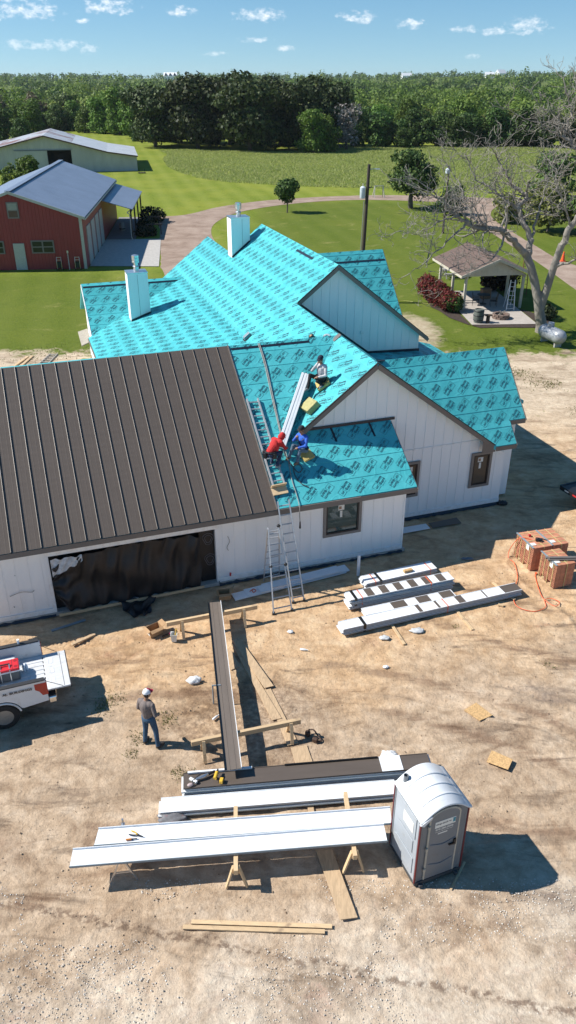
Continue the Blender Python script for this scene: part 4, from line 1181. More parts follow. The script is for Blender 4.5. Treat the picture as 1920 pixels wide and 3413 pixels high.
# ================================================================ RED BARN
def rib_mat(name, col, pitch, rough=.5, metal=0, axis=0, rust=None):
    m, nt, b = newmat(name)
    tcn = N(nt, 'ShaderNodeTexCoord'); P = tcn.outputs['Object']
    c = ramp(nt, noise(nt, mapping(nt, P, (.6, .6, .25)), .9, 6, .65, .4), [(.3, tuple(x * .86 for x in col)), (.7, tuple(min(1, x * 1.12) for x in col))])
    if rust:
        c = mixc(nt, smooth(nt, noise(nt, mapping(nt, P, (.25, .12, .3)), .8, 6, .7, .6), .46, .60), c, rust)
    nt.links.new(c, b.inputs['Base Color']); b.inputs['Roughness'].default_value = rough; b.inputs['Metallic'].default_value = metal
    s_ = N(nt, 'ShaderNodeSeparateXYZ'); nt.links.new(P, s_.inputs[0])
    f = mth(nt, 'FRACT', mth(nt, 'MULTIPLY', s_.outputs[axis], 1 / pitch))
    rib = smooth(nt, mth(nt, 'ABSOLUTE', mth(nt, 'SUBTRACT', f, .5)), .40, .47)
    bumpn(nt, rib, .8, .03, b)
    return m
RED = rib_mat('red_metal_siding', (.30, .036, .034), .30)
ROOFM = rib_mat('galvalume_roof', (.21, .25, .33), .60, .40, .15, 1)
CREAM = M('cream_paint', (.50, .49, .42), .6, .08)
GLASS_D = glass_mat('dark_glass', (.02, .028, .022))
BA = R(5.5)
barn = thing('red_barn', 'red metal barn with blue-grey roof and side porch', 'barn', (-18.05, 72.1, 0), BA)
BW, BD, BE, BP = 11.8, 28.5, 4.35, 6.42
mb = MB(); mb.prism([(-BW, 0, 0), (0, 0, 0), (0, 0, BE), (-BW / 2, 0, BP), (-BW, 0, BE)], (0, .12, 0)); mb.build('gable_wall', RED, barn)
mb = MB(); mb.prism([(-BW, BD, 0), (0, BD, 0), (0, BD, BE), (-BW / 2, BD, BP), (-BW, BD, BE)], (0, -.12, 0)); mb.build('rear_wall', RED, barn)
RED_S = rib_mat('red_metal_siding_side', (.30, .036, .034), .30, axis=1)
mb = MB(); mb.box((-.06, BD / 2, BE / 2), (.12, BD - .26, BE)); mb.build('side_wall', RED_S, barn)
mb = MB(); mb.box((-BW + .06, BD / 2, BE / 2), (.12, BD - .26, BE)); mb.build('side_wall', RED_S, barn)
for s_ in (-1, 1):
    mb = MB(); x0 = -BW / 2
    ex_ = 0.28 if s_ > 0 else -BW - .28
    ze = BE + .10 - .28 * (BP - BE) / (BW / 2)
    mb.prism([(x0, -.3, BP + .10), (ex_, -.3, ze), (ex_, BD + .3, ze), (x0, BD + .3, BP + .10)], (0, 0, .06)); rf = mb.build('roof', ROOFM, barn)
    mb = MB(); mb.bar((x0, -.32, BP + .06), (ex_, -.32, ze - .02), .05, .22); mb.build('rake_trim', CREAM, barn)
mb = MB(); mb.box((.30, BD / 2, BE - .10), (.10, BD + .5, .13)); mb.build('gutter', CREAM, barn)
mb = MB(); mb.bar((-BW / 2, -.3, BP + .18), (-BW / 2, BD + .3, BP + .18), .5, .05); mb.build('ridge_cap', ROOFM, barn)
for x in (-.14, -BW + .14):
    mb = MB(); mb.box((x, -.03, BE / 2), (.26, .06, BE)); mb.build('corner_trim', CREAM, barn)
def barn_win(x0, x1, z0, z1, split=False):
    mb = MB(); mb.box(((x0 + x1) / 2, -.05, (z0 + z1) / 2), (x1 - x0 + .18, .09, z1 - z0 + .18)); w = mb.build('window', TRIM, barn)
    cells = [(x0, (x0 + x1) / 2 - .04), ((x0 + x1) / 2 + .04, x1)] if split else [(x0, x1)]
    for a_, c_ in cells:
        for (q0, q1, pm_) in ((z0, (z0 + z1) / 2 - .03, GLASS_D), ((z0 + z1) / 2 + .03, z1, M('blind_glass', (.30, .33, .28), .3) if not split else GLASS_D)):
            mb = MB(); mb.box(((a_ + c_) / 2, -.10, (q0 + q1) / 2), (c_ - a_ - .05, .012, q1 - q0 - .03)); mb.build('pane', pm_, w)
barn_win(-6.15, -5.35, 4.45, 5.60); barn_win(-4.55, -2.75, 1.5, 2.42, True); barn_win(-8.5, -7.05, 1.5, 2.42, True)
mb = MB(); mb.box((-5.72, -.05, 1.15), (.95, .10, 2.25)); d_ = mb.build('door', CREAM, barn)
mb = MB(); mb.sphere((-5.33, -.12, 1.1), .05); mb.build('handle', GALV, d_)
for i in range(4):
    y0 = 1.8 + i * 3.2
    mb = MB(); mb.box((.03, y0 + 1.2, 1.65), (.08, 2.3, 3.3)); mb.build('garage_door', M('pale_door', (.42, .42, .38), .5, .05), barn)
# porch
mb = MB(); mb.prism([(0, 14.0, 3.95), (3.2, 14.0, 3.0), (3.2, 28.8, 3.0), (0, 28.8, 3.95)], (0, 0, .07)); mb.build('porch_roof', ROOFM, barn)
for y in (14.4, 19, 23.6, 28.4):
    mb = MB(); mb.box((2.95, y, 1.5), (.16, .16, 3.0)); mb.build('porch_post', M('dark_post', (.05, .04, .035), .7), barn)
mb = MB(); mb.box((3.0, 21.4, 2.86), (.12, 14.6, .22)); mb.build('porch_beam', M('dark_post', (.05, .04, .035), .7), barn)
mb = MB(); mb.tube(catmull([(2.98, 14.2, 2.95), (2.6, 14.15, 2.7), (2.85, 14.15, 2.4), (2.85, 14.15, .3), (3.1, 14.0, .06)], 4), .05, 6); mb.build('downspout', CREAM, barn)
def Bw(x, y): return (-18.05 + x * math.cos(BA) - y * math.sin(BA), 72.1 + x * math.sin(BA) + y * math.cos(BA))
sheet('concrete_apron', [Bw(.1, .9), Bw(6.35, .2), Bw(5.9, 14.2), Bw(.1, 14.4)], .045, CONC, 'pale concrete apron beside the red barn')
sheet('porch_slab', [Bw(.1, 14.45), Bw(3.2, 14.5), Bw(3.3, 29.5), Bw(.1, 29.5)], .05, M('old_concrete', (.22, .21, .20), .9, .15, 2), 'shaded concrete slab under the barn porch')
# things standing by the barn
def dolly(x, y, label):
    t = thing('hand_truck', label, 'hand truck', (*Bw(x, y), 0), BA)
    for s_ in (-.2, .2):
        mb = MB(); mb.tube(catmull([(s_, 0, .1), (s_, -.02, .8), (s_ * .9, .1, 1.15)], 4), .022, 6); mb.build('rail', GALV, t)
        mb = MB(); mb.lathe([(.02, -.04), (.12, -.04), (.12, .04), (.02, .04)], 12, (s_ * 1.25, .1, .12), Matrix.Rotation(R(90), 3, 'Y')); mb.build('wheel', BLACK, t)
    for z in (.35, .62, .9, 1.13):
        mb = MB(); mb.bar((-.2, 0, z), (.2, 0, z), .03, .03); mb.build('cross_bar', GALV, t)
    mb = MB(); mb.box((0, -.03, .5), (.34, .12, .55)); mb.build('canvas_seat', M('dark_canvas', (.02, .03, .022), .8), t)
dolly(-2.35, -.55, 'left of two wheeled carts standing against the red barn wall')
dolly(-.75, -.6, 'right of two wheeled carts standing near the barn corner')
t = thing('garden_tool', 'long pale pole leaning on the red barn between the carts', 'tool', (*Bw(-1.5, -.5), 0), BA)
mb = MB(); mb.tube([(0, 0, .02), (-.08, .4, 1.45)], .035, 6); mb.build('shaft', CREAM, t); mb = MB(); mb.box((-.08, .42, 1.5), (.14, .05, .2)); mb.build('head', GALV, t)
L_SHRUB = leaf_mat('leaves_shrub_dark', [(0, (.010, .016, .006)), (.6, (.022, .032, .010)), (1, (.05, .06, .02))], .15)
L_RED = leaf_mat('leaves_photinia_red', [(0, (.045, .020, .014)), (.4, (.16, .030, .025)), (.75, (.26, .05, .04)), (1, (.10, .11, .03))], .25)
def shrub(name, x, y, lobes, n, size, mat, label, cat='shrub', group=None, z=0):
    t = thing(name, label, cat, (x, y, z), 0, group)
    g_ = np.random.default_rng(int(abs(x * 31 + y * 7)) + 1)
    o_ = bpy.data.objects.new('foliage', quads_mesh('foliage', leaf_quads(g_, lobes, n, size), mat)); COL.objects.link(o_); o_.parent = t
    mb = MB()
    for l in lobes:
        mb.tube([(l[0][0] * .3, l[0][1] * .3, 0), (l[0][0], l[0][1], l[0][2])], [.05, .02], 5)
    mb.build('stem', BARK, t)
    return t
p = Bw(3.9, 16.2); shrub('shrub', *p, [((0, 0, .5), (.9, .9, .6)), ((.8, .3, .4), (.7, .7, .5))], 900, .12, L_SHRUB, 'dark low shrub in shade at the near end of the barn porch')
p = Bw(4.0, 19.5); shrub('shrub', *p, [((0, 0, .7), (.9, 1.1, .8))], 900, .13, L_SHRUB, 'dark shrub in shade halfway along the barn porch')
p = Bw(4.2, 25.0); shrub('shrub', *p, [((0, 0, .9), (1.2, 1.3, 1.0)), ((.9, .8, .8), (.8, .8, .8))], 1200, .14, L_SHRUB, 'larger dark shrub at the far end of the barn porch')
t = thing('wooden_barrel', 'pale barrel standing under the barn porch', 'barrel', (*Bw(1.4, 19.5), .05))
mb = MB(); mb.lathe([(.26, 0), (.33, .25), (.35, .45), (.33, .65), (.26, .9)], 14); mb.build('staves', M('grey_wood', (.32, .30, .27), .8), t, True); mb = MB(); mb.lathe([(.335, .2), (.35, .26), (.335, .32)], 14); mb.build('hoop', BLACK, t)
for i, (x, y) in enumerate([(5.1, 17.2), (4.6, 22.5)]):
    t = thing('hitching_rail', ('near' if i == 0 else 'far') + ' dark timber hitching rail beside the barn porch', 'rail', (*Bw(x, y), 0), BA)
    for s_ in (-.7, .7):
        mb = MB(); mb.box((s_, 0, .5), (.12, .12, 1.0)); mb.build('post', M('dark_post', (.05, .04, .035), .7), t)
    mb = MB(); mb.box((0, 0, 1.05), (1.8, .12, .12)); mb.build('crossbar', M('dark_post', (.05, .04, .035), .7), t)

# ================================================================ WHITE BARN
WB = rib_mat('white_barn_siding', (.46, .455, .42), .9, .6)
WROOF = rib_mat('rusty_barn_roof', (.40, .42, .45), .9, .5, .1, 1, (.22, .11, .085))
WROOF2 = rib_mat('pale_barn_roof', (.50, .52, .54), .9, .45, .1, 1)
wa = .20
wb = thing('white_barn', 'long low white metal barn with rusty roof and dark doorway', 'barn', (-27.9, 157.0, 0), wa)
def wprof(x):  # roof height along the front, x<0 to the left
    pts = [(-38, 1.6), (-23.5, 4.35), (-16, 6.05), (-5.1, 3.28), (.3, 2.5)]
    for (xa, za), (xb, zb) in zip(pts[:-1], pts[1:]):
        if xa <= x <= xb: return za + (zb - za) * (x - xa) / (xb - xa)
    return 2.4
def wallseg(x0, x1, z0=0, name='wall_panel'):
    xs_ = [x0] + [q for q in (-23.5, -16, -5.1) if x0 < q < x1] + [x1]
    mb = MB(); mb.prism([(x0, 0, z0), (x1, 0, z0)] + [(q, 0, wprof(q) - .12) for q in reversed(xs_)], (0, .15, 0)); return mb.build(name, WB, wb)
wallseg(-37.9, -15.7); wallseg(-15.7, -11.5, 3.68); wallseg(-11.5, .1)
mb = MB(); mb.box((-13.6, 3.5, 1.9), (6.4, .1, 3.8)); mb.build('bay_shade_panel', DARK, wb)  # black panel stands for the unlit depth behind the doorway
mb = MB(); mb.box((-18.5, -.12, 1.85), (5.5, .08, 3.5)); mb.build('sliding_door', WB, wb)
mb = MB(); mb.box((-16.4, -.14, 3.72), (10, .1, .1)); mb.build('door_track', M('grey_rail', (.2, .2, .2), .6), wb)
for (xa, xb, mt) in ((-38, -23.5, WROOF), (-23.5, -16, WROOF), (-16, -11.2, WROOF), (-11.2, -5.1, WROOF2), (-5.1, .3, WROOF2)):
    mb = MB(); mb.prism([(xa, -.6, wprof(xa)), (xb, -.6, wprof(xb)), (xb, 22, wprof(xb)), (xa, 22, wprof(xa))], (0, 0, .08)); mb.build('roof_bay', mt, wb)
    mb = MB(); mb.bar((xa, -.62, wprof(xa) - .02), (xb, -.62, wprof(xb) - .02), .06, .22); mb.build('rake_trim', M('rust_trim', (.12, .07, .055), .7), wb)
mb = MB(); mb.box((.02, 11, 1.2), (.12, 21.6, 2.4)); mb.build('end_wall', WB, wb)
mb = MB(); mb.box((-19, 21.8, 1.2), (38, .12, 2.4)); mb.build('rear_wall', WB, wb)
shrub('shrub', -36.9, 119, [((.3, 0, 3.0), (1.9, 1.8, 2.4)), ((-2.2, .3, 2.4), (1.6, 1.5, 2.0)), ((.6, 0, 4.4), (1.3, 1.3, 1.2))], 4600, .17, L_BRIGHT, 'bright green bush showing above the red barn roof')
t = thing('fence', 'short dark rail fence beyond the red barn at the left edge', 'fence', (-42, 124, 0), .9)
for x in (-2.4, 0, 2.4):
    mb = MB(); mb.box((x, 0, .7), (.12, .12, 1.4)); mb.build('post', M('green_pipe', (.03, .045, .035), .6), t)
for z in (.3, .6, .9, 1.2):
    mb = MB(); mb.box((0, -.04, z), (4.9, .05, .08)); mb.build('rail', M('green_pipe', (.03, .045, .035), .6), t)
t = thing('water_trough', 'small dark trough by the right end of the white barn', 'trough', (-26.3, 152.5, 0), .1)
mb = MB(); mb.box((0, 0, .12), (1.3, .6, .12)); mb.build('basin', M('dark_post', (.05, .04, .035), .7), t)
for x in (-.5, .5):
    mb = MB(); mb.box((x, 0, .4), (.07, .07, .8)); mb.build('stand', BLACK, t)

# ================================================================ LAWN TREES, POLES
g = np.random.default_rng(91)
yt = thing('young_oak', 'small round young oak alone on the lawn inside the drive', 'tree', (-.1, 105.5, 0))
lob = crown_lobes(g, 3.85, 1.75, 10, .34, .55, .5)
o = bpy.data.objects.new('crown', quads_mesh('crown', leaf_quads(g, lob, 2600, .16), L_MID)); COL.objects.link(o); o.parent = yt
mb = MB(); mb.tube([(0, 0, 0), (.03, 0, .8), (0, 0, 1.8), (0, 0, 2.8)], [.10, .085, .07, .03], 7); mb.build('trunk', BARK, yt, True)
def pole_tree(x, y, h, r, key_mat, n, size, base, label, seed, name='evergreen_tree', th=.12):
    g_ = np.random.default_rng(seed); t = thing(name, label, 'tree', (x, y, 0))
    o_ = bpy.data.objects.new('crown', quads_mesh('crown', leaf_quads(g_, crown_lobes(g_, h, r, 13, base, .6, .48), n, size), key_mat)); COL.objects.link(o_); o_.parent = t
    trunk_mb(g_, h, th, 5, r * .5).build('trunk', BARK, t, True)
pole_tree(16.2, 109.5, 7.4, 3.7, L_MID, 5200, .20, .22, 'dense dark green tree on the lawn behind the bare tree', 5, th=.28)
pole_tree(20.4, 104, 3.6, 1.9, L_MID, 1800, .18, .10, 'smaller dark green tree beside the dense one, behind the bare tree', 6, th=.16)
pole_tree(29.0, 91.5, 5.6, 3.8, L_OLIVE, 3600, .22, .03, 'yellow-green shrubby tree beyond the drive branch', 8)
pole_tree(33.0, 88, 6.2, 3.6, L_MID, 3600, .22, .03, 'dark green shrubby tree at the right edge beyond the drive branch', 9)
pole_tree(25.8, 97.5, 3.4, 2.2, L_OLIVE, 1800, .18, .02, 'low olive bush at the corner of the drive', 12, 'bush')
pole_tree(38.0, 120, 6.0, 3.6, L_MID, 2600, .25, .03, 'dark tree half hidden behind the bare tree crown', 14)
BRN = M('pole_wood', (.055, .042, .034), .85, .2, 3, (1, 1, .1))
pole = thing('utility_pole', 'tall dark utility pole with a pale transformer behind the house', 'utility pole', (5.48, 60, 0))
mb = MB(); mb.tube([(0, 0, 0), (.12, 0, 4.5), (.25, 0, 9.7)], [.155, .135, .11], 10); mb.build('mast', BRN, pole, True)
mb = MB(); mb.lathe([(.18, 0), (.20, .04), (.20, .72), (.12, .80), (.03, .82)], 16, (-.13, -.05, 7.45)); tf = mb.build('transformer', M('transformer_grey', (.55, .60, .64), .4), pole, True)
mb = MB(); mb.tube([(-.13, -.05, 8.2), (-.13, -.05, 8.45)], .03, 6); mb.build('bushing', CREAM, tf)
mb = MB(); mb.tube([(.27, 0, 9.35), (.75, -.1, 9.42)], .025, 6); lm = mb.build('lamp_arm', GALV, pole)
mb = MB(); mb.box((.85, -.12, 9.40), (.28, .12, .08)); mb.build('lamp_head', GALV, lm)
mb = MB(); mb.bar((.1, -.05, 8.15), (.55, -.05, 8.2), .06, .06); mb.build('bracket', BLACK, pole)
mb = MB(); mb.tube([(-.18, -.16, 1), (-.02, -.17, 7.3)], .035, 6); mb.build('conduit', M('grey_cable', (.25, .23, .22), .5), pole)
p2 = thing('lamp_post', 'dark lamp post with a grey drum lamp half hidden by the bare tree', 'lamp post', (17.1, 90.3, 0))
mb = MB(); mb.tube([(0, 0, 0), (.05, 0, 6.9)], [.14, .09], 8); mb.build('mast', BRN, p2); mb = MB(); mb.lathe([(.05, 0), (.26, .05), (.26, .42), (.12, .55)], 14, (-.1, -.2, 6.1)); mb.build('lamp', M('transformer_grey', (.55, .60, .64), .4), p2, True)
gw_ = thing('guy_wire', 'slanting dark guy wire running down beside the lamp post', 'wire', (12.67, 73.5, 0))
mb = MB(); mb.tube([(0, 0, 0), (3.9, 14.9, 6.0)], .035, 5); mb.build('strand', BLACK, gw_); mb = MB(); mb.tube([(0, 0, 0), (.5, 1.9, .77)], .06, 6); mb.build('guard', BLACK, gw_)
t = thing('a_frame', 'small wooden A-frame stand on the drive edge', 'stand', (13.0, 120, 0), .2)
for x in (-.75, .75):
    for s_ in (-1, 1):
        mb = MB(); mb.bar((x, s_ * .5, 0), (x * .8, 0, 1.55), .10, .07); mb.build('leg', CREAM, t)
mb = MB(); mb.bar((-.65, 0, 1.55), (.65, 0, 1.55), .10, .10); mb.build('top_rail', CREAM, t)

# ================================================================ BIG BARE TREE
BBARK = M('pale_bark', (.25, .225, .195), .9, .28, 2.2, (1, 1, .35), .8, 9, .06)
bt = thing('bare_tree', 'large leafless pecan tree with sprawling pale limbs beside the pavilion', 'tree', (17.18, 52.0, 0))
tw_rng = random.Random(21)
limbs_mb = MB(); twigs_mb = MB(); main_mb = MB()
def rel(p): return Vector((p[0] - 17.18, p[1] - 52.0, p[2]))
def branch(p, d, L, r, lvl):
    """wandering branch with side shoots"""
    n = 5 if lvl < 2 else 4
    pts = [p.copy()]; dd = d.normalized(); dirs = []
    for i in range(n):
        dd = (dd + Vector((tw_rng.gauss(0, .30), tw_rng.gauss(0, .30), tw_rng.gauss(.05, .26)))).normalized()
        pts.append(pts[-1] + dd * (L / n)); dirs.append(dd.copy())
    rr_ = [max(.0115, r * (1 - .72 * i / n)) for i in range(n + 1)]
    (limbs_mb if lvl < 2 else twigs_mb).tube(pts, rr_, 6 if lvl < 1 else (5 if lvl < 2 else 3), cap=lvl < 2)
    if lvl >= 3: return
    k = [6, 5, 3][lvl]
    for j in range(k):
        i = tw_rng.randint(1, n) if j else n
        t_ = dirs[i - 1]
        nd = (t_ * .75 + Vector((tw_rng.gauss(0, .7), tw_rng.gauss(0, .7), tw_rng.gauss(.18, .55)))).normalized()
        branch(pts[i], nd, L * tw_rng.uniform(.38, .68), rr_[i] * .72, lvl + 1)
def limb(pts, r0, r1, side=2.0, dens=1.0, lv=1, start=.25):
    P_ = [rel(p) for p in pts]
    P_ = [Vector(q) for q in catmull([tuple(q) for q in P_], 5)]
    for i in range(1, len(P_) - 1): P_[i] += Vector((tw_rng.gauss(0, .06), tw_rng.gauss(0, .06), tw_rng.gauss(0, .06)))
    r0 *= 1.25; r1 *= 1.3
    n = len(P_); rr_ = [r0 + (r1 - r0) * (i / (n - 1)) ** .8 for i in range(n)]
    main_mb.tube(P_, rr_, 10)
    for i in range(int(n * start), n):
        if tw_rng.random() < .8 * dens:
            t_ = (P_[min(i + 1, n - 1)] - P_[i - 1]).normalized()
            nd = (t_ * .5 + Vector((tw_rng.gauss(0, .8), tw_rng.gauss(0, .8), tw_rng.gauss(.3, .6)))).normalized()
            branch(P_[i], nd, side * tw_rng.uniform(.55, 1.15), rr_[i] * .5, lv)
    branch(P_[-1], (P_[-1] - P_[-3]), side, r1 * .9, lv)
tk = [rel(p) for p in [(17.2, 52, -.2), (17.05, 52, .5), (16.8, 52, 1.3), (16.6, 52, 2.1), (16.45, 52, 2.7)]]
trunk = main_mb; trunk.tube(tk, [.52, .37, .33, .31, .20], 14)
trunk.tube([rel(p) for p in [(16.85, 52, 1.2), (16.6, 52, 2.0), (16.2, 52.1, 3.3), (15.8, 52.2, 4.3), (15.5, 52.3, 4.9)]], [.2, .29, .28, .27, .255], 12)
trunk.tube([rel(p) for p in [(16.85, 52, 1.1), (16.85, 52, 1.9), (17.0, 51.9, 2.9), (17.15, 51.8, 4.1), (17.4, 51.6, 5.8)]], [.2, .27, .26, .24, .225], 12)
limb([(15.5, 52.3, 4.9), (14.7, 51.8, 5.6), (13.7, 51.4, 6.4), (12.9, 51.2, 6.8), (12.1, 51.2, 6.8), (11.2, 51.0, 7.1), (10.4, 50.8, 7.5), (9.7, 50.6, 8.2), (8.9, 50.4, 8.9)], .20, .045, 2.0, 1.0)
limb([(15.5, 52.3, 4.9), (15.7, 52.6, 5.8), (15.3, 52.9, 6.7), (14.8, 53.2, 7.7), (15.2, 53.4, 8.5), (14.4, 53.6, 8.9), (13.8, 53.8, 9.8), (13.2, 54, 10.6)], .19, .04, 1.9, 1.0)
limb([(14.8, 53.2, 7.7), (13.7, 53.4, 8.3), (13.0, 53.5, 8.8), (12.0, 53.6, 9.4), (11.3, 53.7, 10.5)], .10, .03, 1.8)
limb([(17.4, 51.6, 5.8), (17.7, 51.4, 6.9), (18.1, 51.2, 7.8), (18.1, 51.3, 9.2), (17.6, 51.6, 10.6), (17.2, 51.8, 11.5), (16.6, 52, 12.0), (16.8, 52.1, 13.0), (16.6, 52.2, 14.0)], .18, .04, 1.9, .9, start=.45)
limb([(17.2, 51.8, 11.4), (16.4, 51.6, 11.9), (15.6, 51.4, 12.2), (14.8, 51.3, 12.7), (13.9, 51.2, 12.9)], .075, .025, 1.5)
limb([(18.1, 51.3, 9.2), (18.6, 51.4, 10.6), (18.4, 51.6, 12.4), (17.7, 51.8, 13.8)], .09, .03, 1.6)
limb([(17.7, 51.4, 6.9), (17.0, 50.8, 8.0), (16.2, 50.4, 9.2), (16.0, 50.3, 10.2)], .07, .03, 1.6)
limb([(13.7, 51.4, 6.4), (13.1, 50.6, 5.4), (12.0, 49.9, 4.8), (10.7, 49.4, 4.5)], .075, .025, 1.5)
limb([(11.2, 51.0, 7.1), (10.1, 50.2, 6.5), (9.0, 49.8, 5.5), (7.6, 49.6, 4.4)], .075, .025, 1.5)
limb([(12.1, 51.2, 6.8), (11.2, 51.9, 7.9), (10.8, 52.4, 9.0), (10.2, 52.8, 9.9)], .08, .03, 1.7)
limb([(10.4, 50.8, 7.5), (9.2, 50.2, 7.3), (8.0, 49.8, 6.8), (7.0, 49.6, 6.9)], .06, .02, 1.3)
limb([(17.1, 51.8, 4.2), (17.9, 51.2, 4.7), (18.7, 50.8, 5.4), (19.6, 50.5, 5.9)], .09, .04, 1.3, .6)
limb([(15.7, 52.6, 5.8), (16.2, 53.5, 7.2), (16.6, 54.2, 8.6), (16.9, 54.6, 9.8)], .09, .03, 1.8)
tmp = main_mb.build('trunk_tmp', BBARK)
md = tmp.modifiers.new('r', 'REMESH'); md.mode = 'VOXEL'; md.voxel_size = .038; md.use_smooth_shade = True
ms = tmp.modifiers.new('s', 'SMOOTH'); ms.factor = .6; ms.iterations = 6
dg = bpy.context.evaluated_depsgraph_get(); dg.update()
tme = bpy.data.meshes.new_from_object(tmp.evaluated_get(dg)); bpy.data.objects.remove(tmp)
tme.materials.clear(); tme.materials.append(BBARK); tme.polygons.foreach_set('use_smooth', [True] * len(tme.polygons))
inst('trunk', tme, bt)
limbs_mb.build('branches', BBARK, bt, True, angle=180)['kind'] = 'stuff'
tw_o = twigs_mb.build('twigs', BBARK, bt, fix=False); tw_o['kind'] = 'stuff'

# ================================================================ PAVILION AND YARD
PA = R(9)
pav = thing('pavilion', 'open garden pavilion with brown shingle roof on cream posts', 'pavilion', (12.75, 57.3, 0), PA)
SHING = M('brown_shingle', (.135, .092, .075), .85, .3, 7, (1, 3, 1), .7, 14, .04)
CREAMW = M('cream_wood', (.52, .48, .39), .6, .08)
for x in (.25, 4.65):
    for y in (.35, 3.0, 5.9):
        mb = MB(); mb.box((x, y, 1.25), (.17, .17, 2.5)); mb.build('post', CREAMW, pav)
for s_ in (-1, 1):
    xe = 2.45 + s_ * 2.75
    nrow = 8
    rf = MB(); rf.prism([(2.45, -.1, 3.62), (xe, -.1, 2.52), (xe, 6.4, 2.52), (2.45, 6.4, 3.62)], (0, 0, .05)); rfo = rf.build('roof_slope', SHING, pav)
    for k in range(nrow):
        a0, a1 = k / nrow, (k + 1.06) / nrow
        x0, x1 = xe + (2.45 - xe) * a0, xe + (2.45 - xe) * a1; z0, z1 = 2.52 + 1.1 * a0, 2.52 + 1.1 * a1
        mb = MB(); mb.prism([(x0, -.14, z0 + .075), (x1, -.14, z1 + .058), (x1, 6.44, z1 + .058), (x0, 6.44, z0 + .075)], (0, 0, .016)); mb.build('shingle_course', SHING, rfo)
    mb = MB(); mb.bar((2.45, -.16, 3.60), (xe, -.16, 2.50), .05, .18); mb.build('rake_board', CREAMW, pav)
    mb = MB(); mb.box((xe, 3.15, 2.50), (.05, 6.6, .16)); mb.build('eave_board', CREAMW, pav)
for y in (.2, 6.1):
    mb = MB(); mb.prism([(.1, y, 2.45), (4.8, y, 2.45), (2.45, y, 3.5)], (0, .06, 0)); gbl = mb.build('gable_panel', CREAMW, pav)
    for k in range(11):
        x = .5 + k * .4; h = 3.5 - abs(x - 2.45) * .447
        if h > 2.6: mb = MB(); mb.box((x, y - .012, (2.45 + h) / 2), (.045, .022, h - 2.5)); mb.build('batten', CREAMW, gbl)
for x in (.25, 4.65):
    mb = MB(); mb.box((x, 3.1, 2.40), (.12, 6.0, .2)); mb.build('beam', CREAMW, pav)
sheet('patio_slab', [(12.75, 53.6), (17.35, 53.8), (16.7, 63.6), (12.2, 63.4)], .06, M('patio_concrete', (.40, .36, .32), .85, .12, 2), 'pale concrete patio under the pavilion')
MULCH = M('mulch', (.05, .033, .024), .95, .35, 9, (1, 1, 1), .8, 18, .06)
sheet('mulch_bed', [(10.6, 61.5), (10.7, 58.5), (11.5, 55.6), (12.4, 53.9), (13.2, 52.9), (17.9, 53.0), (18.6, 55.5), (17.2, 58), (17.4, 53.9), (12.7, 53.5), (12.2, 58), (12.1, 63)], .035, MULCH, 'dark mulch bed round the patio', .15, 5)
shrub('photinia_hedge', 11.35, 58.9, [((.5, -1.5, .75), (.85, .85, .75)), ((0, .2, .9), (.85, 1.1, .85)), ((-.4, 1.8, .95), (.8, 1.0, .85)), ((-.5, 3.2, .85), (.75, .9, .8))], 9500, .065, L_RED, 'long red-leaved hedge beside the pavilion', 'hedge')
shrub('shrub', 12.1, 57.2, [((0, 0, .65), (.7, .7, .65))], 2600, .065, L_MID, 'green rounded shrub at the near end of the red hedge')
shrub('hedge', 17.0, 63.8, [((-.6, 0, .9), (.9, .8, .9)), ((.6, 0, .9), (.9, .8, .9))], 2200, .12, leaf_mat('leaves_dark_red', [(0, (.012, .010, .008)), (.6, (.030, .020, .014)), (1, (.07, .04, .025))], .1), 'dark rounded hedge behind the pavilion posts', 'hedge')
shrub('shrub', 18.4, 55.6, [((0, 0, .45), (.7, 1.2, .5))], 1000, .10, L_SHRUB, 'dark ground shrub between the pavilion and the big tree')
# propane tank
tank = thing('propane_tank', 'silver propane tank on its stand by the bare tree', 'tank', (16.95, 49.3, 0), math.atan2(-1.6, .55))
prof = [(0.02, -1.18), (.2, -1.13), (.36, -1.02), (.44, -.86), (.46, -.7), (.46, .7), (.44, .86), (.36, 1.02), (.2, 1.13), (.02, 1.18)]
mb = MB(); mb.lathe(prof, 22, (0, 0, .66), Matrix.Rotation(R(90), 3, 'Y')); mb.build('tank_body', M('silver_paint', (.34, .36, .39), .42, .15, 2, metal=.2, dirt=(.24, .24, .24), ds=2), tank, True, angle=60)
mb = MB(); mb.lathe([(.21, 0), (.21, .2), (.19, .26), (.05, .28)], 14, (-.25, 0, 1.08)); mb.build('valve_dome', M('silver_paint', (.5, .52, .55), .38), tank, True)
for x in (-.7, .7):
    mb = MB(); mb.box((x, 0, .12), (.12, .5, .26)); mb.build('foot', CONC, tank)
# patio furniture
t = thing('planter_barrel', 'grey-green wooden half barrel at the patio corner', 'barrel', (13.3, 54.2, .06))
mb = MB(); mb.lathe([(.30, 0), (.36, .3), (.37, .5), (.34, .8), (.31, .92), (.28, .92), (.28, .86), (.01, .86)], 18); mb.build('staves', M('green_grey_wood', (.115, .13, .115), .8, .2, 5, (3, 3, .3)), t, True, angle=30)
for z in (.16, .48, .78):
    mb = MB(); mb.lathe([(.33 + .045 * math.sin(z * 3.2), z), (.345 + .045 * math.sin(z * 3.2), z + .03), (.33 + .045 * math.sin(z * 3.2), z + .06)], 18); mb.build('hoop', BLACK, t)
t = thing('stump_table', 'small wooden side table next to the barrel on the patio', 'table', (13.95, 54.1, .06))
mb = MB(); mb.lathe([(.14, 0), (.13, .5)], 10); mb.build('pedestal', M('dark_wood', (.07, .045, .03), .7), t); mb = MB(); mb.box((0, 0, .53), (.5, .36, .06)); mb.build('table_top', M('dark_wood', (.07, .045, .03), .7), t)
t = thing('fire_pit', 'round stone fire pit with sticks inside on the patio', 'fire pit', (15.15, 55.3, .06))
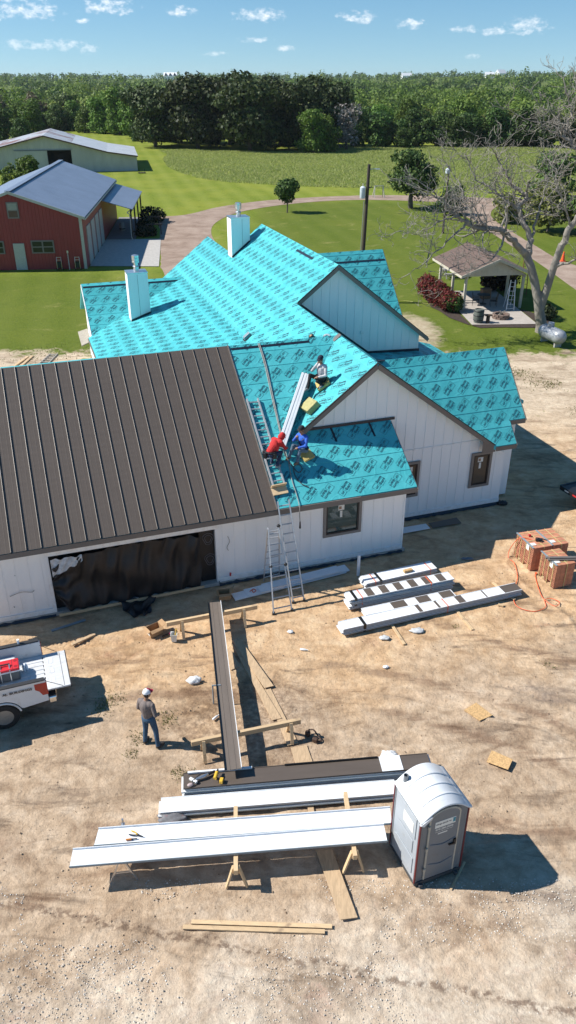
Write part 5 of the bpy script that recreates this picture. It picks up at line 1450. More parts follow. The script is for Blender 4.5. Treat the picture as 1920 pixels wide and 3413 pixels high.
FST = M('firepit_stone', (.19, .135, .11), .9, .2, 6, objvar=.25)
bkm = MB(); bkm.box((0, 0, 0), (.26, .16, .15)); bkme = bkm.mesh('stone', FST)
for k in range(2):
    for i in range(12):
        a = 2 * math.pi * (i + .5 * k) / 12; inst('stone', bkme, t, (.52 * math.cos(a), .52 * math.sin(a), .08 + .16 * k), (0, 0, a + math.pi / 2))
mb = MB(); mb.lathe([(.44, .06), (.44, .10)], 14); mb.build('ash_bed', M('ash', (.05, .048, .045), .95), t)
for i in range(9):
    a = tr.uniform(0, 6.28); mb = MB(); mb.tube([(.3 * math.cos(a), .3 * math.sin(a), .15), (-.25 * math.cos(a + .6), -.25 * math.sin(a + .6), .42 + tr.uniform(0, .15))], .018, 5); mb.build('stick', BBARK, t)
WIRE = M('black_wire', (.02, .02, .02), .5)
def patio_chair(x, y, rz, label):
    t = thing('patio_chair', label, 'chair', (x, y, .06), rz, 'black patio chairs under the pavilion')
    mb = MB(); mb.box((0, 0, .42), (.5, .5, .035)); mb.build('seat', WIRE, t)
    mb = MB(); mb.box((0, .25, .72), (.5, .03, .55), Matrix.Rotation(R(-10), 3, 'X')); mb.build('backrest', WIRE, t)
    for a_ in (-.23, .23):
        for b2 in (-.22, .22):
            mb = MB(); mb.tube([(a_, b2, 0), (a_, b2, .42)], .015, 5); mb.build('leg', WIRE, t)
        mb = MB(); mb.bar((a_, -.22, .62), (a_, .25, .62), .03, .03); mb.build('armrest', WIRE, t)
patio_chair(14.1, 58.9, R(75), 'black wire chair left of the patio table under the pavilion')
patio_chair(15.35, 58.6, R(-95), 'black wire chair right of the patio table under the pavilion')
t = thing('patio_table', 'small dark patio table between the black chairs', 'table', (14.75, 59.3, .06))
mb = MB(); mb.lathe([(.5, .68), (.5, .72)], 16); mb.build('table_top', WIRE, t); mb = MB(); mb.tube([(0, 0, 0), (0, 0, .68)], .04, 8); mb.build('pedestal', WIRE, t); mb = MB(); mb.lathe([(.28, 0), (.28, .03)], 12); mb.build('base', WIRE, t)
t = thing('wooden_box', 'brown wooden box behind the patio table', 'box', (15.3, 61.0, .06), .2)
mb = MB(); mb.box((0, 0, .35), (.7, .5, .7)); mb.build('body', M('tan_wood', (.22, .13, .07), .7), t); mb = MB(); mb.box((0, 0, .73), (.76, .56, .06)); mb.build('lid', M('tan_wood', (.22, .13, .07), .7), t)
ALU = M('aluminium', (.48, .49, .50), .4, .12, 8, metal=.4)
def ladder_rails(t, p0, p1, q0, q1, n, rw=.04, rd=.075, mat=ALU, rungr=.016, first=.5, up=(0, -1, 0)):
    """two rails p0-p1 and q0-q1 with n rungs"""
    p0, p1, q0, q1 = map(Vector, (p0, p1, q0, q1))
    for a_, c_ in ((p0, p1), (q0, q1)):
        mb = MB(); mb.bar(a_, c_, rw, rd, up); mb.build('rail', mat, t)
    for i in range(n):
        k = (i + first) / n
        mb = MB(); mb.tube([p0.lerp(p1, k), q0.lerp(q1, k)], rungr, 6); mb.build('rung', mat, t)
t = thing('step_ladder', 'white aluminium step ladder standing at the right of the patio', 'ladder', (16.3, 57.5, .06), R(15))
WAL = M('white_alu', (.72, .73, .74), .4, .05)
ladder_rails(t, (-.3, -.1, 0), (.0, .3, 2.1), (.25, -.25, 0), (.32, .22, 2.1), 7, mat=WAL)
for p_ in (((.05, .95, 0), (.05, .34, 2.1)), ((.55, .85, 0), (.34, .28, 2.1))):
    mb = MB(); mb.bar(*p_, .03, .05); mb.build('rear_leg', WAL, t)
t = thing('wooden_ladder', 'reddish ladder leaning behind the pavilion by the big tree', 'ladder', (18.6, 62.2, 0), R(5))
RWD = M('red_wood', (.17, .05, .035), .7)
ladder_rails(t, (-.22, 0, 0), (-.2, .4, 3.0), (.22, 0, 0), (.2, .4, 3.0), 9, mat=RWD)
cone = thing('traffic_cone', 'orange traffic cone at the edge of the gravel drive', 'cone', (25.7, 75.2, .02))
OR_ = M('cone_orange', (.75, .09, .02), .5)
mb = MB(); mb.box((0, 0, .03), (.5, .5, .05)); mb.build('base', OR_, cone); mb = MB(); mb.lathe([(.19, .055), (.06, .85), (.03, .87)], 14); mb.build('cone_body', OR_, cone, True, angle=40)
t = thing('picnic_table', 'grey picnic table on the lawn behind the pavilion', 'table', (14.1, 68.6, 0), R(8))
GW = M('grey_wood', (.32, .30, .27), .8)
mb = MB(); mb.box((0, 0, .74), (1.8, .75, .05)); mb.build('table_top', GW, t)
for y in (-.68, .68):
    mb = MB(); mb.box((0, y, .44), (1.8, .26, .05)); mb.build('bench', GW, t)
for x in (-.65, .65):
    for y in (-.55, .55):
        mb = MB(); mb.bar((x, y * 1.2, 0), (x, y * .4, .72), .09, .05); mb.build('leg', GW, t)
t = thing('garden_hose', 'yellow garden hose lying across the lawn to the red hedge', 'hose')
mb = MB(); mb.tube(catmull([(5.5, 59.3, .05), (7.0, 60.2, .05), (8.6, 60.4, .05), (10.2, 59.6, .05), (11, 59.2, .05)], 6), .025, 5); mb.build('hose_run', M('hose_yellow', (.30, .30, .05), .5), t)
# ================================================================ BUILDING SITE: PANELS, SAWHORSES, LUMBER
WPAN = M('white_coated_metal', (.74, .76, .78), .35, .04, 2, spec=.4)
GEDGE = M('panel_edge_grey', (.22, .27, .30), .4, .12, 6)
FILMK = M('black_tape', (.012, .012, .012), .4)
ORSTR = M('orange_strap', (.75, .12, .04), .5)
OSB = M('osb', (.52, .33, .15), .8, .35, 22, (1, 1, 1), .4, 30, .01)
TAUPE = M('taupe_metal', (.155, .128, .107), .45, .06, 1.2, (6, 1, 6), spec=.4)
PLY = M('dusty_plywood', (.47, .335, .205), .85, .2, 4, (6, 1, 1), .2, 30, .004, dirt=(.33, .235, .15), ds=3.5)
CARD = M('cardboard', (.40, .245, .125), .8, .1, 4)
def frame4(A, Bp, C_, D_):
    """root frame from left-back A, left-front B, right-back C, right-front D: origin at the left-front corner"""
    A, Bp, C_, D_ = [Vector((*p, 0)) for p in (A, Bp, C_, D_)]
    d = ((C_ - A) + (D_ - Bp)) / 2; L = d.length; rz = math.atan2(d.y, d.x)
    w = (((A - Bp).length + (C_ - D_).length) / 2)
    nrm_ = Vector((-math.sin(rz), math.cos(rz), 0))
    w = ((A - Bp).dot(nrm_) + (C_ - D_).dot(nrm_)) / 2
    return Bp, rz, L, w
def panel_stack(name, label, A, Bp, C_, D_, n, th, z0, top_mat, bot=WPAN, bands=(), straps=(), tapes=(), jitter=.02, seed=0, rails=True, cat='panel stack'):
    o_, rz, L, w = frame4(A, Bp, C_, D_)
    t = thing(name, label, cat, (o_.x, o_.y, 0), rz)
    r_ = random.Random(seed)
    for i in range(n):
        a_ = r_.uniform(-jitter, jitter) * 3 if i < n - 1 else 0; b2 = r_.uniform(-jitter, jitter) if i < n - 1 else 0
        mb = MB(); z = z0 + th * (i + .5)
        mb.box((L / 2 + a_, w / 2 + b2, z), (L, w, th * .62))
        mb.box((L / 2 + a_, .008 + b2, z), (L, .016, th * .92)); mb.box((L / 2 + a_, w - .008 + b2, z + .006), (L, .016, th * .92))
        mb.build('panel', (top_mat if i == n - 1 else bot), t)
        if i < n - 1:
            mb = MB(); mb.box((L / 2 + a_, -.004 + b2, z), (L - .02, .012, th * .35)); mb.build('panel_edge', GEDGE, t)
    zt = z0 + th * n
    for x0, x1, mt in bands:
        mb = MB(); mb.box(((x0 + x1) / 2, w / 2, zt - .012 + .004), (x1 - x0, w - .04, .012)); mb.build('film_sheet', mt, t)
    for x in straps:
        mb = MB(); mb.box((x, w / 2, (z0 + zt) / 2 + .003), (.022, w + .02, zt - z0 + .014)); mb.build('strap', ORSTR, t)
    for x in tapes:
        mb = MB(); mb.box((x, w / 2, (z0 + zt) / 2 + .003), (.09, w + .016, zt - z0 + .012)); mb.build('tape_band', FILMK, t)
    return t, L, w, zt
# stacks beside the portable toilet
st1, L1, w1, z1 = panel_stack('panel_stack', 'stack of roof panels with bronze top holding the power tools', (-2.52, 13.37), (-2.47, 12.90), (3.45, 14.01), (3.49, 13.55), 7, .05, 0.02, BRONZE, seed=1)
ZTOP = z1
mb = MB(); mb.box((L1 * .84, w1 / 2, z1 + .004), (.52, w1, .012)); mb.build('white_sheet', WPAN, st1)
mb = MB(); mb.box((.88, w1 - .03, z1 + .03), (1.55, .05, .05)); mb.build('white_flashing', WPAN, st1)
mb = MB(); mb.box((3.6, w1 - .02, z1 + .02), (2.3, .03, .035)); mb.build('black_lip', FILMK, st1)
panel_stack('panel_stack', 'low stack of white panels between the tool stack and the workbench', (-2.99, 12.80), (-2.94, 12.33), (2.59, 13.31), (2.55, 12.92), 4, .05, 0.02, WPAN, seed=2)
def flat_panel(name, label, far_l, far_r, near_l, near_r, z, mat, seed=0, group=None):
    """one long standing-seam panel lying across supports; ends given as ground points"""
    a_, b2 = Vector((*far_l, z)), Vector((*near_l, z)); d = (a_ - b2); L = d.length
    sd = ((Vector((*far_r, z)) - a_) + (Vector((*near_r, z)) - b2)) / 2
    w = sd.length; rz = math.atan2(sd.y, sd.x)
    t = thing(name, label, 'roof panel', (b2.x, b2.y, z), rz, group)
    ly = d.dot(Vector((-math.sin(rz), math.cos(rz), 0))); lx = d.dot(Vector((math.cos(rz), math.sin(rz), 0)))
    def Q(x, y, zz): return (x + lx * y / ly, y, zz)
    mb = MB(); n = 10
    for (x0, x1) in ((0, w * .3), (w * .3, w * .32), (w * .32, w * .68), (w * .68, w * .70), (w * .70, w)):
        dz2 = .006 if x1 - x0 < .03 else 0
        mb.prism([Q(x0, 0, dz2), Q(x1, 0, dz2), Q(x1, ly, dz2), Q(x0, ly, dz2)], (0, 0, -.012))
    mb.build('pan', mat, t)
    for x, mt in ((0, FILMK if mat is TAUPE else GEDGE), (w, WPAN)):
        mb = MB(); mb.bar(Q(x, 0, .02), Q(x, ly, .02), .014, .055); mb.build('seam_leg', mt, t)
    return t
flat_panel('roof_panel', 'long single bronze roof panel laid across the two wooden sawhorses', (-2.51, 19.99), (-2.12, 20.06), (-1.50, 13.21), (-1.10, 13.28), .625, TAUPE)
# white panels: lengthwise along x, so give left ends as "near"
flat_panel('roof_panel', 'white roof panel at the back of the workbench row, near the tool stacks', (2.28, 11.63), (2.36, 12.09), (-4.14, 11.06), (-4.20, 11.49), .69, WPAN)
flat_panel('roof_panel', 'white roof panel at the front of the workbench row, ending before the toilet', (2.13, 11.17), (2.12, 11.60), (-4.53, 10.54), (-4.58, 10.98), .70, WPAN)
def sawhorse(p0, p1, zt, label, legs, spread=.22, bw=.045, bh=.14, name='sawhorse'):
    p0, p1 = Vector((*p0, 0)), Vector((*p1, 0)); d = p1 - p0; L = d.length; rz = math.atan2(d.y, d.x)
    t = thing(name, label, 'sawhorse', (p0.x, p0.y, 0), rz)
    mb = MB(); mb.bar((0, 0, zt - bh / 2), (L, 0, zt - bh / 2), bw * 2, bh); mb.build('beam', PINE, t, bevel=.004)
    for k in legs:
        for s_ in (-1, 1):
            mb = MB(); mb.bar((k * L, s_ * (spread + .02), 0), (k * L + .02, s_ * .055, zt - .03), .085, .04); mb.build('leg', PINE, t, bevel=.003)
        mb = MB(); mb.bar((k * L + .06, -.10, zt * .62), (k * L + .06, .10, zt * .62), .02, .09); mb.build('gusset', PINE, t)
    return t
sawhorse((-3.69, 19.02), (-.97, 19.92), .60, 'wooden sawhorse in front of the garage, under the far end of the bronze panel', (.16, .84))
sawhorse((-2.41, 14.17), (.32, 14.95), .60, 'wooden sawhorse under the near end of the bronze panel', (.10, .90))
sawhorse((-1.08, 10.50), (-1.18, 12.15), .665, 'pine sawhorse under the middle of the white panels', (.06, .66), .2)
sawhorse((1.42, 10.86), (1.32, 12.55), .665, 'pine sawhorse under the white panels beside the toilet', (.06, .66), .2)
t = thing('metal_sawhorse', 'folding grey metal sawhorse under the left end of the white panels', 'sawhorse', (-3.5, 10.75, 0), R(8))
for y in (0, .85):
    for s_ in (-1, 1):
        mb = MB(); mb.bar((s_ * .28, y, 0), (s_ * .05, y, .64), .045, .03); mb.build('leg', GALV, t)
    mb = MB(); mb.bar((-.18, y, .28), (.18, y, .28), .03, .03); mb.build('brace', GALV, t)
mb = MB(); mb.bar((0, -.05, .655), (0, .95, .655), .07, .045); mb.build('beam', GALV, t)
mb = MB(); mb.tube([(0, .92, .62), (0, .92, .82)], .022, 8); mb.build('stop_pin', GALV, t)

# bundles on the right
BW_ = [(x, x + .26, BRONZE) for x in np.arange(.62, 3.4, .52)]
panel_stack('panel_bundle', 'short strapped bundle of white panels nearest the house, a wood block on top', (2.55, 22.07), (2.62, 21.60), (5.04, 23.05), (5.17, 22.55), 6, .035, 0.03, WPAN, straps=(.35, 2.45), tapes=(.55,), seed=3, cat='panel bundle')
panel_stack('panel_bundle', 'thick strapped bundle of panels with brown and white striped top', (1.86, 20.86), (2.0, 20.44), (5.39, 22.08), (5.57, 21.65), 9, .042, 0.03, WPAN, bands=BW_, straps=(.42, 2.9), tapes=(.2,), seed=4, cat='panel bundle')
panel_stack('panel_bundle', 'thin bundle of white panels with three brown patches behind the longest bundle', (2.35, 20.3), (2.46, 19.95), (5.39, 21.36), (5.54, 21.0), 4, .038, 0.03, WPAN, bands=[(1.0, 1.5, BRONZE), (1.9, 2.35, BRONZE), (2.75, 3.2, BRONZE)], seed=5, cat='panel bundle')
panel_stack('panel_bundle', 'longest low bundle of white panels with a brown far end', (1.56, 19.45), (1.7, 19.08), (7.56, 21.61), (7.73, 21.20), 6, .042, 0.03, WPAN, bands=[(5.75, 6.38, BRONZE), (4.05, 4.3, BRONZE), (2.62, 2.75, BRONZE), (3.3, 3.38, BRONZE), (5.05, 5.1, BRONZE)], straps=(3.62,), tapes=(.72,), seed=6, cat='panel bundle')
def board(label, pts, z, th, mat, name='board', cat='board', bevel=.003, sag=0, tilt=None):
    c = Vector((sum(p[0] for p in pts) / len(pts), sum(p[1] for p in pts) / len(pts), 0))
    mb = MB(); mb.prism([(p[0] - c.x, p[1] - c.y, z + (tilt[i] if tilt else 0)) for i, p in enumerate(pts)], (0, 0, th))
    o_ = mb.build(name, mat, None, bevel=bevel); o_.location = (c.x, c.y, 0)
    return tag(o_, label, cat)
def stick(label, p0, p1, z, w, h, mat=PINE, name='lumber', cat='lumber'):
    p0, p1 = Vector((*p0, 0)), Vector((*p1, 0)); d = (p1 - p0)
    mb = MB(); mb.bar((-d.length / 2, 0, z), (d.length / 2, 0, z), w, h); o_ = mb.build(name, mat, None, bevel=.004)
    o_.location = (p0 + p1) / 2; o_.rotation_euler = (0, 0, math.atan2(d.y, d.x))
    return tag(o_, label, cat)
stick('wood block lying on top of the short white bundle', (3.95, 22.28), (4.25, 22.40), .29, .12, .08, OSB, 'wood_block', 'block')
stick('pine stake poking out under the near end of the longest bundle', (3.1, 20.2), (3.53, 18.69), .02, .09, .035)
stick('pine stake poking out under the middle of the longest bundle', (5.1, 21.5), (5.74, 19.4), .02, .09, .035)
stick('short pine block under the brown end of the longest bundle', (6.95, 22.0), (7.45, 21.0), .02, .09, .04)
stick('small wood offcut lying right of the longest bundle', (6.84, 20.72), (7.0, 20.66), .03, .09, .05)
stick('upper of two long pine boards lying side by side near the camera', (-1.96, 9.80), (.89, 9.70), .022, .09, .04)
stick('lower of two long pine boards lying side by side near the camera', (-2.12, 9.69), (.74, 9.59), .022, .09, .04)
stick('thin lath lying on the dirt beside the toilet shadow', (3.44, 10.53), (3.87, 11.2), .012, .05, .018)
stick('rough stick lying on the dirt behind the truck tailgate', (-6.54, 18.66), (-5.95, 19.18), .03, .11, .05, PLY)
stick('grey metal strip on the ground before the garage wall', (-7.34, 19.36), (-6.41, 19.92), .02, .10, .02, GEDGE, 'metal_strip', 'metal strip')
stick('wood beam lying on the dirt behind the low white stack', (.5, 12.9), (.62, 11.9), .02, .14, .03, PLY)
board('upper weathered plank in the bronze panel shadow', [(-1.72, 18.88), (-1.49, 18.96), (-.40, 16.79), (-.66, 16.70)], .045, .02, PLY, tilt=[0, 0, .01, .01])
board('second weathered plank crossing under the upper one', [(-1.71, 18.74), (-1.50, 18.55), (-.17, 15.56), (-.42, 15.48)], .02, .02, PLY)
board('short plank end beside the bronze panel edge', [(-1.86, 18.50), (-1.66, 18.36), (-1.40, 17.68), (-1.66, 17.52)], .006, .012, PLY)
board('third weathered plank leading to the near sawhorse', [(-.66, 16.72), (-.49, 16.76), (.27, 14.68), (-.02, 14.60)], .006, .012, PLY)
board('square of plywood at the foot of the near sawhorse', [(.07, 14.52), (.48, 14.62), (.63, 14.0), (.20, 13.93)], .006, .018, PLY)
board('long weathered plank sticking out from under the white panels', [(.62, 11.46), (.98, 11.48), (1.42, 9.88), (1.07, 9.83)], .03, .025, PLY)
board('lower square offcut of orange chipboard near the toilet', [(4.97, 14.03), (5.19, 14.41), (5.63, 14.06), (5.43, 13.73)], .03, .016, OSB, 'osb_offcut', 'chipboard', tilt=[0, 0, .05, .05])
zz = [(4.77, 15.87), (5.16, 16.16)] + [(5.53 + (.04 if i % 2 else -.03) - .46 * i / 9, 15.69 - .24 * i / 9 + (.02 if i % 2 else -.02)) for i in range(10)]
board('upper offcut of orange chipboard with a ragged edge', zz, .02, .016, OSB, 'osb_offcut', 'chipboard')
# loose panels along the walls
t = thing('panel_pile', 'pile of overlapping pale panels along the foot of the front wall', 'panel pile', (-1.80, 21.12, 0), math.atan2(1.70, 3.86))
for i, (x0, x1, y, z) in enumerate([(0, 4.1, .02, .03), (.45, 4.25, .06, .05), (1.1, 2.5, .09, .075), (1.7, 3.3, .05, .10), (2.5, 3.9, .02, .125), (.9, 1.7, -.02, .10)]):
    mb = MB(); mb.box(((x0 + x1) / 2, y, z), (x1 - x0, .40, .014)); mb.box(((x0 + x1) / 2, y - .2, z), (x1 - x0, .012, .04)); mb.build('panel', WPAN, t)
mb = MB(); mb.tube(catmull([(.6, .05, .07), (.75, .12, .08), (.8, .0, .08), (.68, -.05, .075), (.7, .1, .09)], 5), .014, 5); mb.build('orange_cord', ORSTR, t)
board('white metal panel lying by the gable wall', [(4.22, 25.21), (4.27, 25.66), (5.30, 25.98), (5.41, 25.62)], .03, .012, WPAN, 'roofing_sheet', 'metal sheet')
board('dark bronze panel lying by the gable wall', [(5.50, 25.65), (5.40, 26.02), (6.57, 26.47), (6.68, 26.04)], .03, .012, BRONZE, 'roofing_sheet', 'metal sheet')
t = tag(MB.build((lambda q: (q.tube([(0, 0, 0), (0, 0, .82)], .055, 14), q)[1])(MB()), 'vent_pipe', WPAN, None, True), 'short white pipe standing upright in the dirt by the front wall', 'pipe'); t.location = (2.42, 22.48, 0)

# ================================================================ LADDERS
t = thing('stepladder', 'aluminium folding ladder standing open in front of the wall', 'ladder', (0, 0, 0))
ladder_rails(t, (-.46, 20.24, 0), (-.62, 21.22, 2.58), (.13, 20.44, 0), (-.30, 21.34, 2.58), 8, .042, .085, ALU, .021)
ladder_rails(t, (-.83, 22.15, 0), (-.64, 21.26, 2.58), (-.30, 22.4, 0), (-.28, 21.38, 2.58), 8, .038, .07, ALU, .019)
for p in ((-.46, 20.24, .03), (.13, 20.44, .03)):
    mb = MB(); mb.box(p, (.09, .12, .06)); mb.build('rubber_foot', BLACK, t)
for p in ((-.55, 20.80, 1.45), (-.08, 20.93, 1.45), (-.30, 21.36, 2.62)):
    mb = MB(); mb.sphere(p, .06); mb.build('hinge_lock', BLACK, t)
t = thing('extension_ladder', 'tall aluminium extension ladder leaning on the eave', 'ladder', (0, 0, 0))
ladder_rails(t, (.17, 20.87, 0), (-.33, 22.0, 3.14), (.53, 21.0, 0), (.03, 22.12, 3.15), 11, .042, .085, ALU, .021)
for p in ((.17, 20.86, .03), (.53, 20.99, .03)):
    mb = MB(); mb.box(p, (.08, .12, .06)); mb.build('rubber_foot', BLACK, t)
def on_front(u, v, off=0.0): return HW(u, v, zfront(u, v) + .02) + (HV * -mF + Vector((0, 0, 1))).normalized() * off
fn = (HV * -mF + Vector((0, 0, 1))).normalized()
t = thing('roof_ladder', 'aluminium ladder lying flat on the turquoise roof slope beside the metal panels', 'ladder', (0, 0, 0))
ladder_rails(t, on_front(-4.71, .30, .06), on_front(-4.71, 3.27, .06), on_front(-4.32, .32, .06), on_front(-4.32, 3.25, .06), 12, .045, .09, ALU, .024, up=tuple(fn))
t = thing('toe_board', 'bracketed pine toe board under the foot of the roof ladder', 'board', (0, 0, 0))
mb = MB(); mb.bar(on_front(-4.80, .10, .05), on_front(-4.28, .12, .05), .26, .035, tuple(fn)); mb.build('flat_board', PINE, t)
mb = MB(); mb.bar(on_front(-4.80, .24, .12), on_front(-4.28, .26, .12), .035, .17, tuple(fn)); mb.build('upright_board', PINE, t)

# ================================================================ THINGS ON THE ROOF
t = thing('flashing_bundle', 'long white cardboard-wrapped bundle lying diagonally on the roof between the workers', 'bundle', (0, 0, 0))
a_, b2 = on_front(-2.38, 3.78, .14) + Vector((0, 0, .06)), on_front(-4.06, 1.47, .14)
mb = MB(); mb.bar(a_, b2, .30, .24, tuple(fn)); mb.build('wrapped_box', WPAN, t, bevel=.012)
sd = (b2 - a_).normalized().cross(fn)
mb = MB(); mb.bar(a_ + fn * .122 + sd * .06, b2 + fn * .122 + sd * .06, .012, .012, tuple(fn)); mb.build('seam', GEDGE, t)
mb = MB(); mb.bar(a_ + fn * .122 + sd * -.02, b2 + fn * .122 - sd * .02, .05, .006, tuple(fn)); mb.build('lid_flap', WPAN, t)
ROPE = M('grey_rope', (.28, .27, .25), .7, .2, 30)
t = thing('roof_hose', 'twin grey safety rope running over the ridge and down past the eave', 'rope', (0, 0, 0))
for k, dx in enumerate((0, .05)):
    pts = [on_front(-3.66 + dx, 5.3, .03), on_front(-3.67 + dx, 4.5, .03), on_front(-3.78 + dx, 3.4, .03), on_front(-3.90 + dx * .5, 2.0, .03)]
    mb = MB(); mb.tube(catmull([tuple(p) for p in pts], 6), .016, 6); mb.build('rope_strand', ROPE, t)
pts = [on_front(-3.92, 1.35, .03), on_front(-3.95, .9, .03), on_front(-4.02, .4, .03), on_front(-4.02, -.1, .03), on_front(-4.05, -.46, .03), HW(-4.05, -.50, 2.5), HW(-4.04, -.52, 2.2)]
mb = MB(); mb.tube(catmull([tuple(p) for p in pts], 6), .014, 6); mb.build('rope_tail', ROPE, t)
mb = MB(); mb.tube([HW(-4.04, -.52, 2.25), HW(-4.04, -.52, 2.0)], [.02, .035], 8); mb.build('rope_end', BLACK, t)
t = thing('air_hose', 'dark air hose coiled on the roof in front of the worker in blue', 'hose', (0, 0, 0))
pts = [on_front(-3.98, 1.6, .02), on_front(-3.97, 1.2, .02), on_front(-3.85, .85, .02), on_front(-3.72, .62, .02), on_front(-3.55, .70, .02), on_front(-3.60, .86, .02), on_front(-3.80, .82, .02), on_front(-3.86, .55, .02), on_front(-3.74, .25, .02), on_front(-3.52, .10, .02)]
mb = MB(); mb.tube(catmull([tuple(p) for p in pts], 8), .017, 6); mb.build('hose_run', M('hose_dark', (.07, .075, .08), .5), t)
def on_left(u, v, off=0.0): return HW(u, v, zPL(u, v) + .02) + (HU * -mP + Vector((0, 0, 1))).normalized() * off
ln_ = (HU * -mP + Vector((0, 0, 1))).normalized()
FOAM = M('yellow_foam', (.48, .37, .13), .9, .18, 9, bump=.4, bs=40, bd=.01, dirt=(.30, .23, .09), ds=4)
FOAMG = M('green_foam', (.37, .34, .15), .9, .15, 8, bump=.4, bs=40, bd=.01, dirt=(.22, .2, .09), ds=4)
rot_left = Matrix((HV * -1, (HU + Vector((0, 0, mP))).normalized(), ln_)).transposed()
rot_front = Matrix((HU, (HV + Vector((0, 0, mF))).normalized(), fn)).transposed()
def foam(label, c, size, rot, mat):
    mb = MB(); mb.box((0, 0, 0), size); o_ = mb.build('foam_pad', mat, None, bevel=.02); o_.location = c; o_.rotation_euler = rot.to_euler()
    return tag(o_, label, 'foam pad')
foam('thick olive foam block resting at the gable rake', on_left(-2.60, 2.40, .12), (.62, .50, .22), rot_left @ Matrix.Rotation(R(8), 3, 'Z'), FOAMG)
foam('yellow foam pad under the worker sitting near the ridge', on_left(-1.90, 3.10, .07), (.58, .50, .11), rot_left @ Matrix.Rotation(R(-12), 3, 'Z'), FOAM)
foam('yellow foam pad under the worker in the blue shirt', on_front(-3.25, 1.12, .06), (.42, .42, .10), rot_front @ Matrix.Rotation(R(20), 3, 'Z'), FOAM)
def roof_bit(name, label, cat, c, size, rot, mat):
    t_ = thing(name, label, cat, c); t_.rotation_euler = rot.to_euler(); return t_
t = thing('roof_vent', 'small grey plumbing vent hood on the turquoise left slope', 'vent', on_left(-2.48, 10.97, .0)); t.rotation_euler = rot_left.to_euler()
mb = MB(); mb.prism([(-.13, -.16, 0), (.13, -.16, 0), (.11, -.12, .14), (-.11, -.12, .14)], (0, .34, 0)); mb.build('hood', GEDGE, t, bevel=.02); mb = MB(); mb.box((0, 0, .006), (.36, .42, .012)); mb.build('flange', BLACK, t)
t = thing('tape_roll', 'black roll of tape lying near the garage ridge', 'roll', on_left(-1.08, 6.5, .0)); t.rotation_euler = rot_left.to_euler()
mb = MB(); mb.lathe([(.05, 0), (.11, 0), (.11, .14), (.05, .14)], 14); mb.build('tape', FILMK, t); mb = MB(); mb.lathe([(.04, .0), (.055, .0), (.055, .15), (.04, .15)], 12); mb.build('core', CARD, t)
t = thing('nail_bucket', 'dark coil of tie wire near the upper gable foot', 'coil', on_left(-.80, 5.7, .0)); t.rotation_euler = rot_left.to_euler()
for r_ in (.14, .17, .2):
    mb = MB(); mb.tube([(r_ * 1.3 * math.cos(a), r_ * .7 * math.sin(a), .03 + .05 * (r_ - .14)) for a in [2 * math.pi * i / 16 for i in range(17)]], .016, 5); mb.build('wire_loop', GEDGE, t)
foam('brown flat shingle offcut on the wing ridge below the upper gable', on_left(-.62, 5.15, .02), (.26, .36, .015), rot_left, FASCIA)['category'] = 'offcut'
board('loose turquoise strip on the roof beyond the olive block', [HW(-2.82, 2.95, 0).xy, HW(-2.75, 2.90, 0).xy, HW(-2.45, 3.2, 0).xy, HW(-2.5, 3.27, 0).xy], 0, .012, FILMK, 'tape_scrap', 'scrap', tilt=[zPL(-2.82, 0) + .03, zPL(-2.75, 0) + .03, zPL(-2.45, 0) + .03, zPL(-2.5, 0) + .03])

# ================================================================ BRICK PALLETS
BRK = M('orange_brick', (.50, .215, .125), .85, .22, 5, bump=.2, bs=50, bd=.004, objvar=.06)
BRK2 = M('red_brick', (.33, .12, .075), .85, .18, 4, bump=.2, bs=50, bd=.004)
HOLE = M('brick_hole', (.05, .02, .012), .9)
STRAPY = M('yellow_strap', (.55, .50, .22), .5)
def brick_cube(o_, rz, W_, D_, H_, label, seed):
    t = thing('brick_pallet', label, 'brick stack', (o_[0], o_[1], 0), rz)
    r_ = random.Random(seed)
    ncol, nrow, nx = 5, 14, 4
    cw, rh, bx_ = D_ / ncol, H_ / nrow, W_ / nx
    mb = MB(); hb = MB()
    for i in range(ncol):
        for j in range(nrow):
            if j < 2 and i in (1, 3): continue                       # fork openings
            for k in range(nx):
                if 0 < i < ncol - 1 and 0 < k < nx - 1 and j < nrow - 1: continue
                dx = r_.uniform(-.006, .006)
                mb.box((k * bx_ + bx_ / 2 + dx, i * cw + cw / 2, j * rh + rh / 2), (bx_ - .006, cw - .008, rh - .005))
            for h_ in (-.3, 0, .3):
                hb.box((-.001 - .004, i * cw + cw / 2 + h_ * cw, j * rh + rh / 2), (.008, cw * .16, rh * .42))
    o1 = mb.build('bricks', BRK, t, fix=False); o1['kind'] = 'stuff'
    o2 = hb.build('brick_holes', HOLE, t, fix=False); o2['kind'] = 'stuff'
    for y in (D_ * .16, D_ * .42, D_ * .68, D_ * .9):
        s_ = MB(); s_.box((-.012, y, H_ / 2), (.006, .018, H_ + .01)); s_.box((W_ / 2, y, H_ + .006), (W_, .018, .006)); s_.build('strap', STRAPY, t)
    s_ = MB(); s_.box((W_ * .55, D_ / 2, H_ + .010), (.018, D_, .006)); s_.box((W_ * .55, -.010, H_ / 2), (.018, .006, H_)); s_.build('strap', STRAPY, t)
    s_ = MB(); s_.box((-.005, D_ / 2, H_ + .008), (.06, D_, .02)); s_.build('edge_guard', GEDGE, t)
    s_ = MB(); s_.box((.10, D_ * .22, H_ + .014), (.22, .16, .004)); s_.build('paper_label', PAPER, t)
    s_ = MB(); s_.box((-.018, D_ * .30, H_ - .13), (.004, .17, .2)); s_.build('paper_label', PAPER, t)
    s_ = MB(); s_.box((W_ / 2, D_ / 2, .01), (W_ - .06, D_ - .06, .02)); s_.build('pallet_base', PLY, t)
    return t
brick_cube((8.42, 22.74), R(16), .74, 1.10, .92, 'strapped brick stack on the left with cables lying on top', 1)
brick_cube((8.90, 21.66), R(16), .70, .96, .92, 'nearest strapped brick stack, under grey boards', 2)
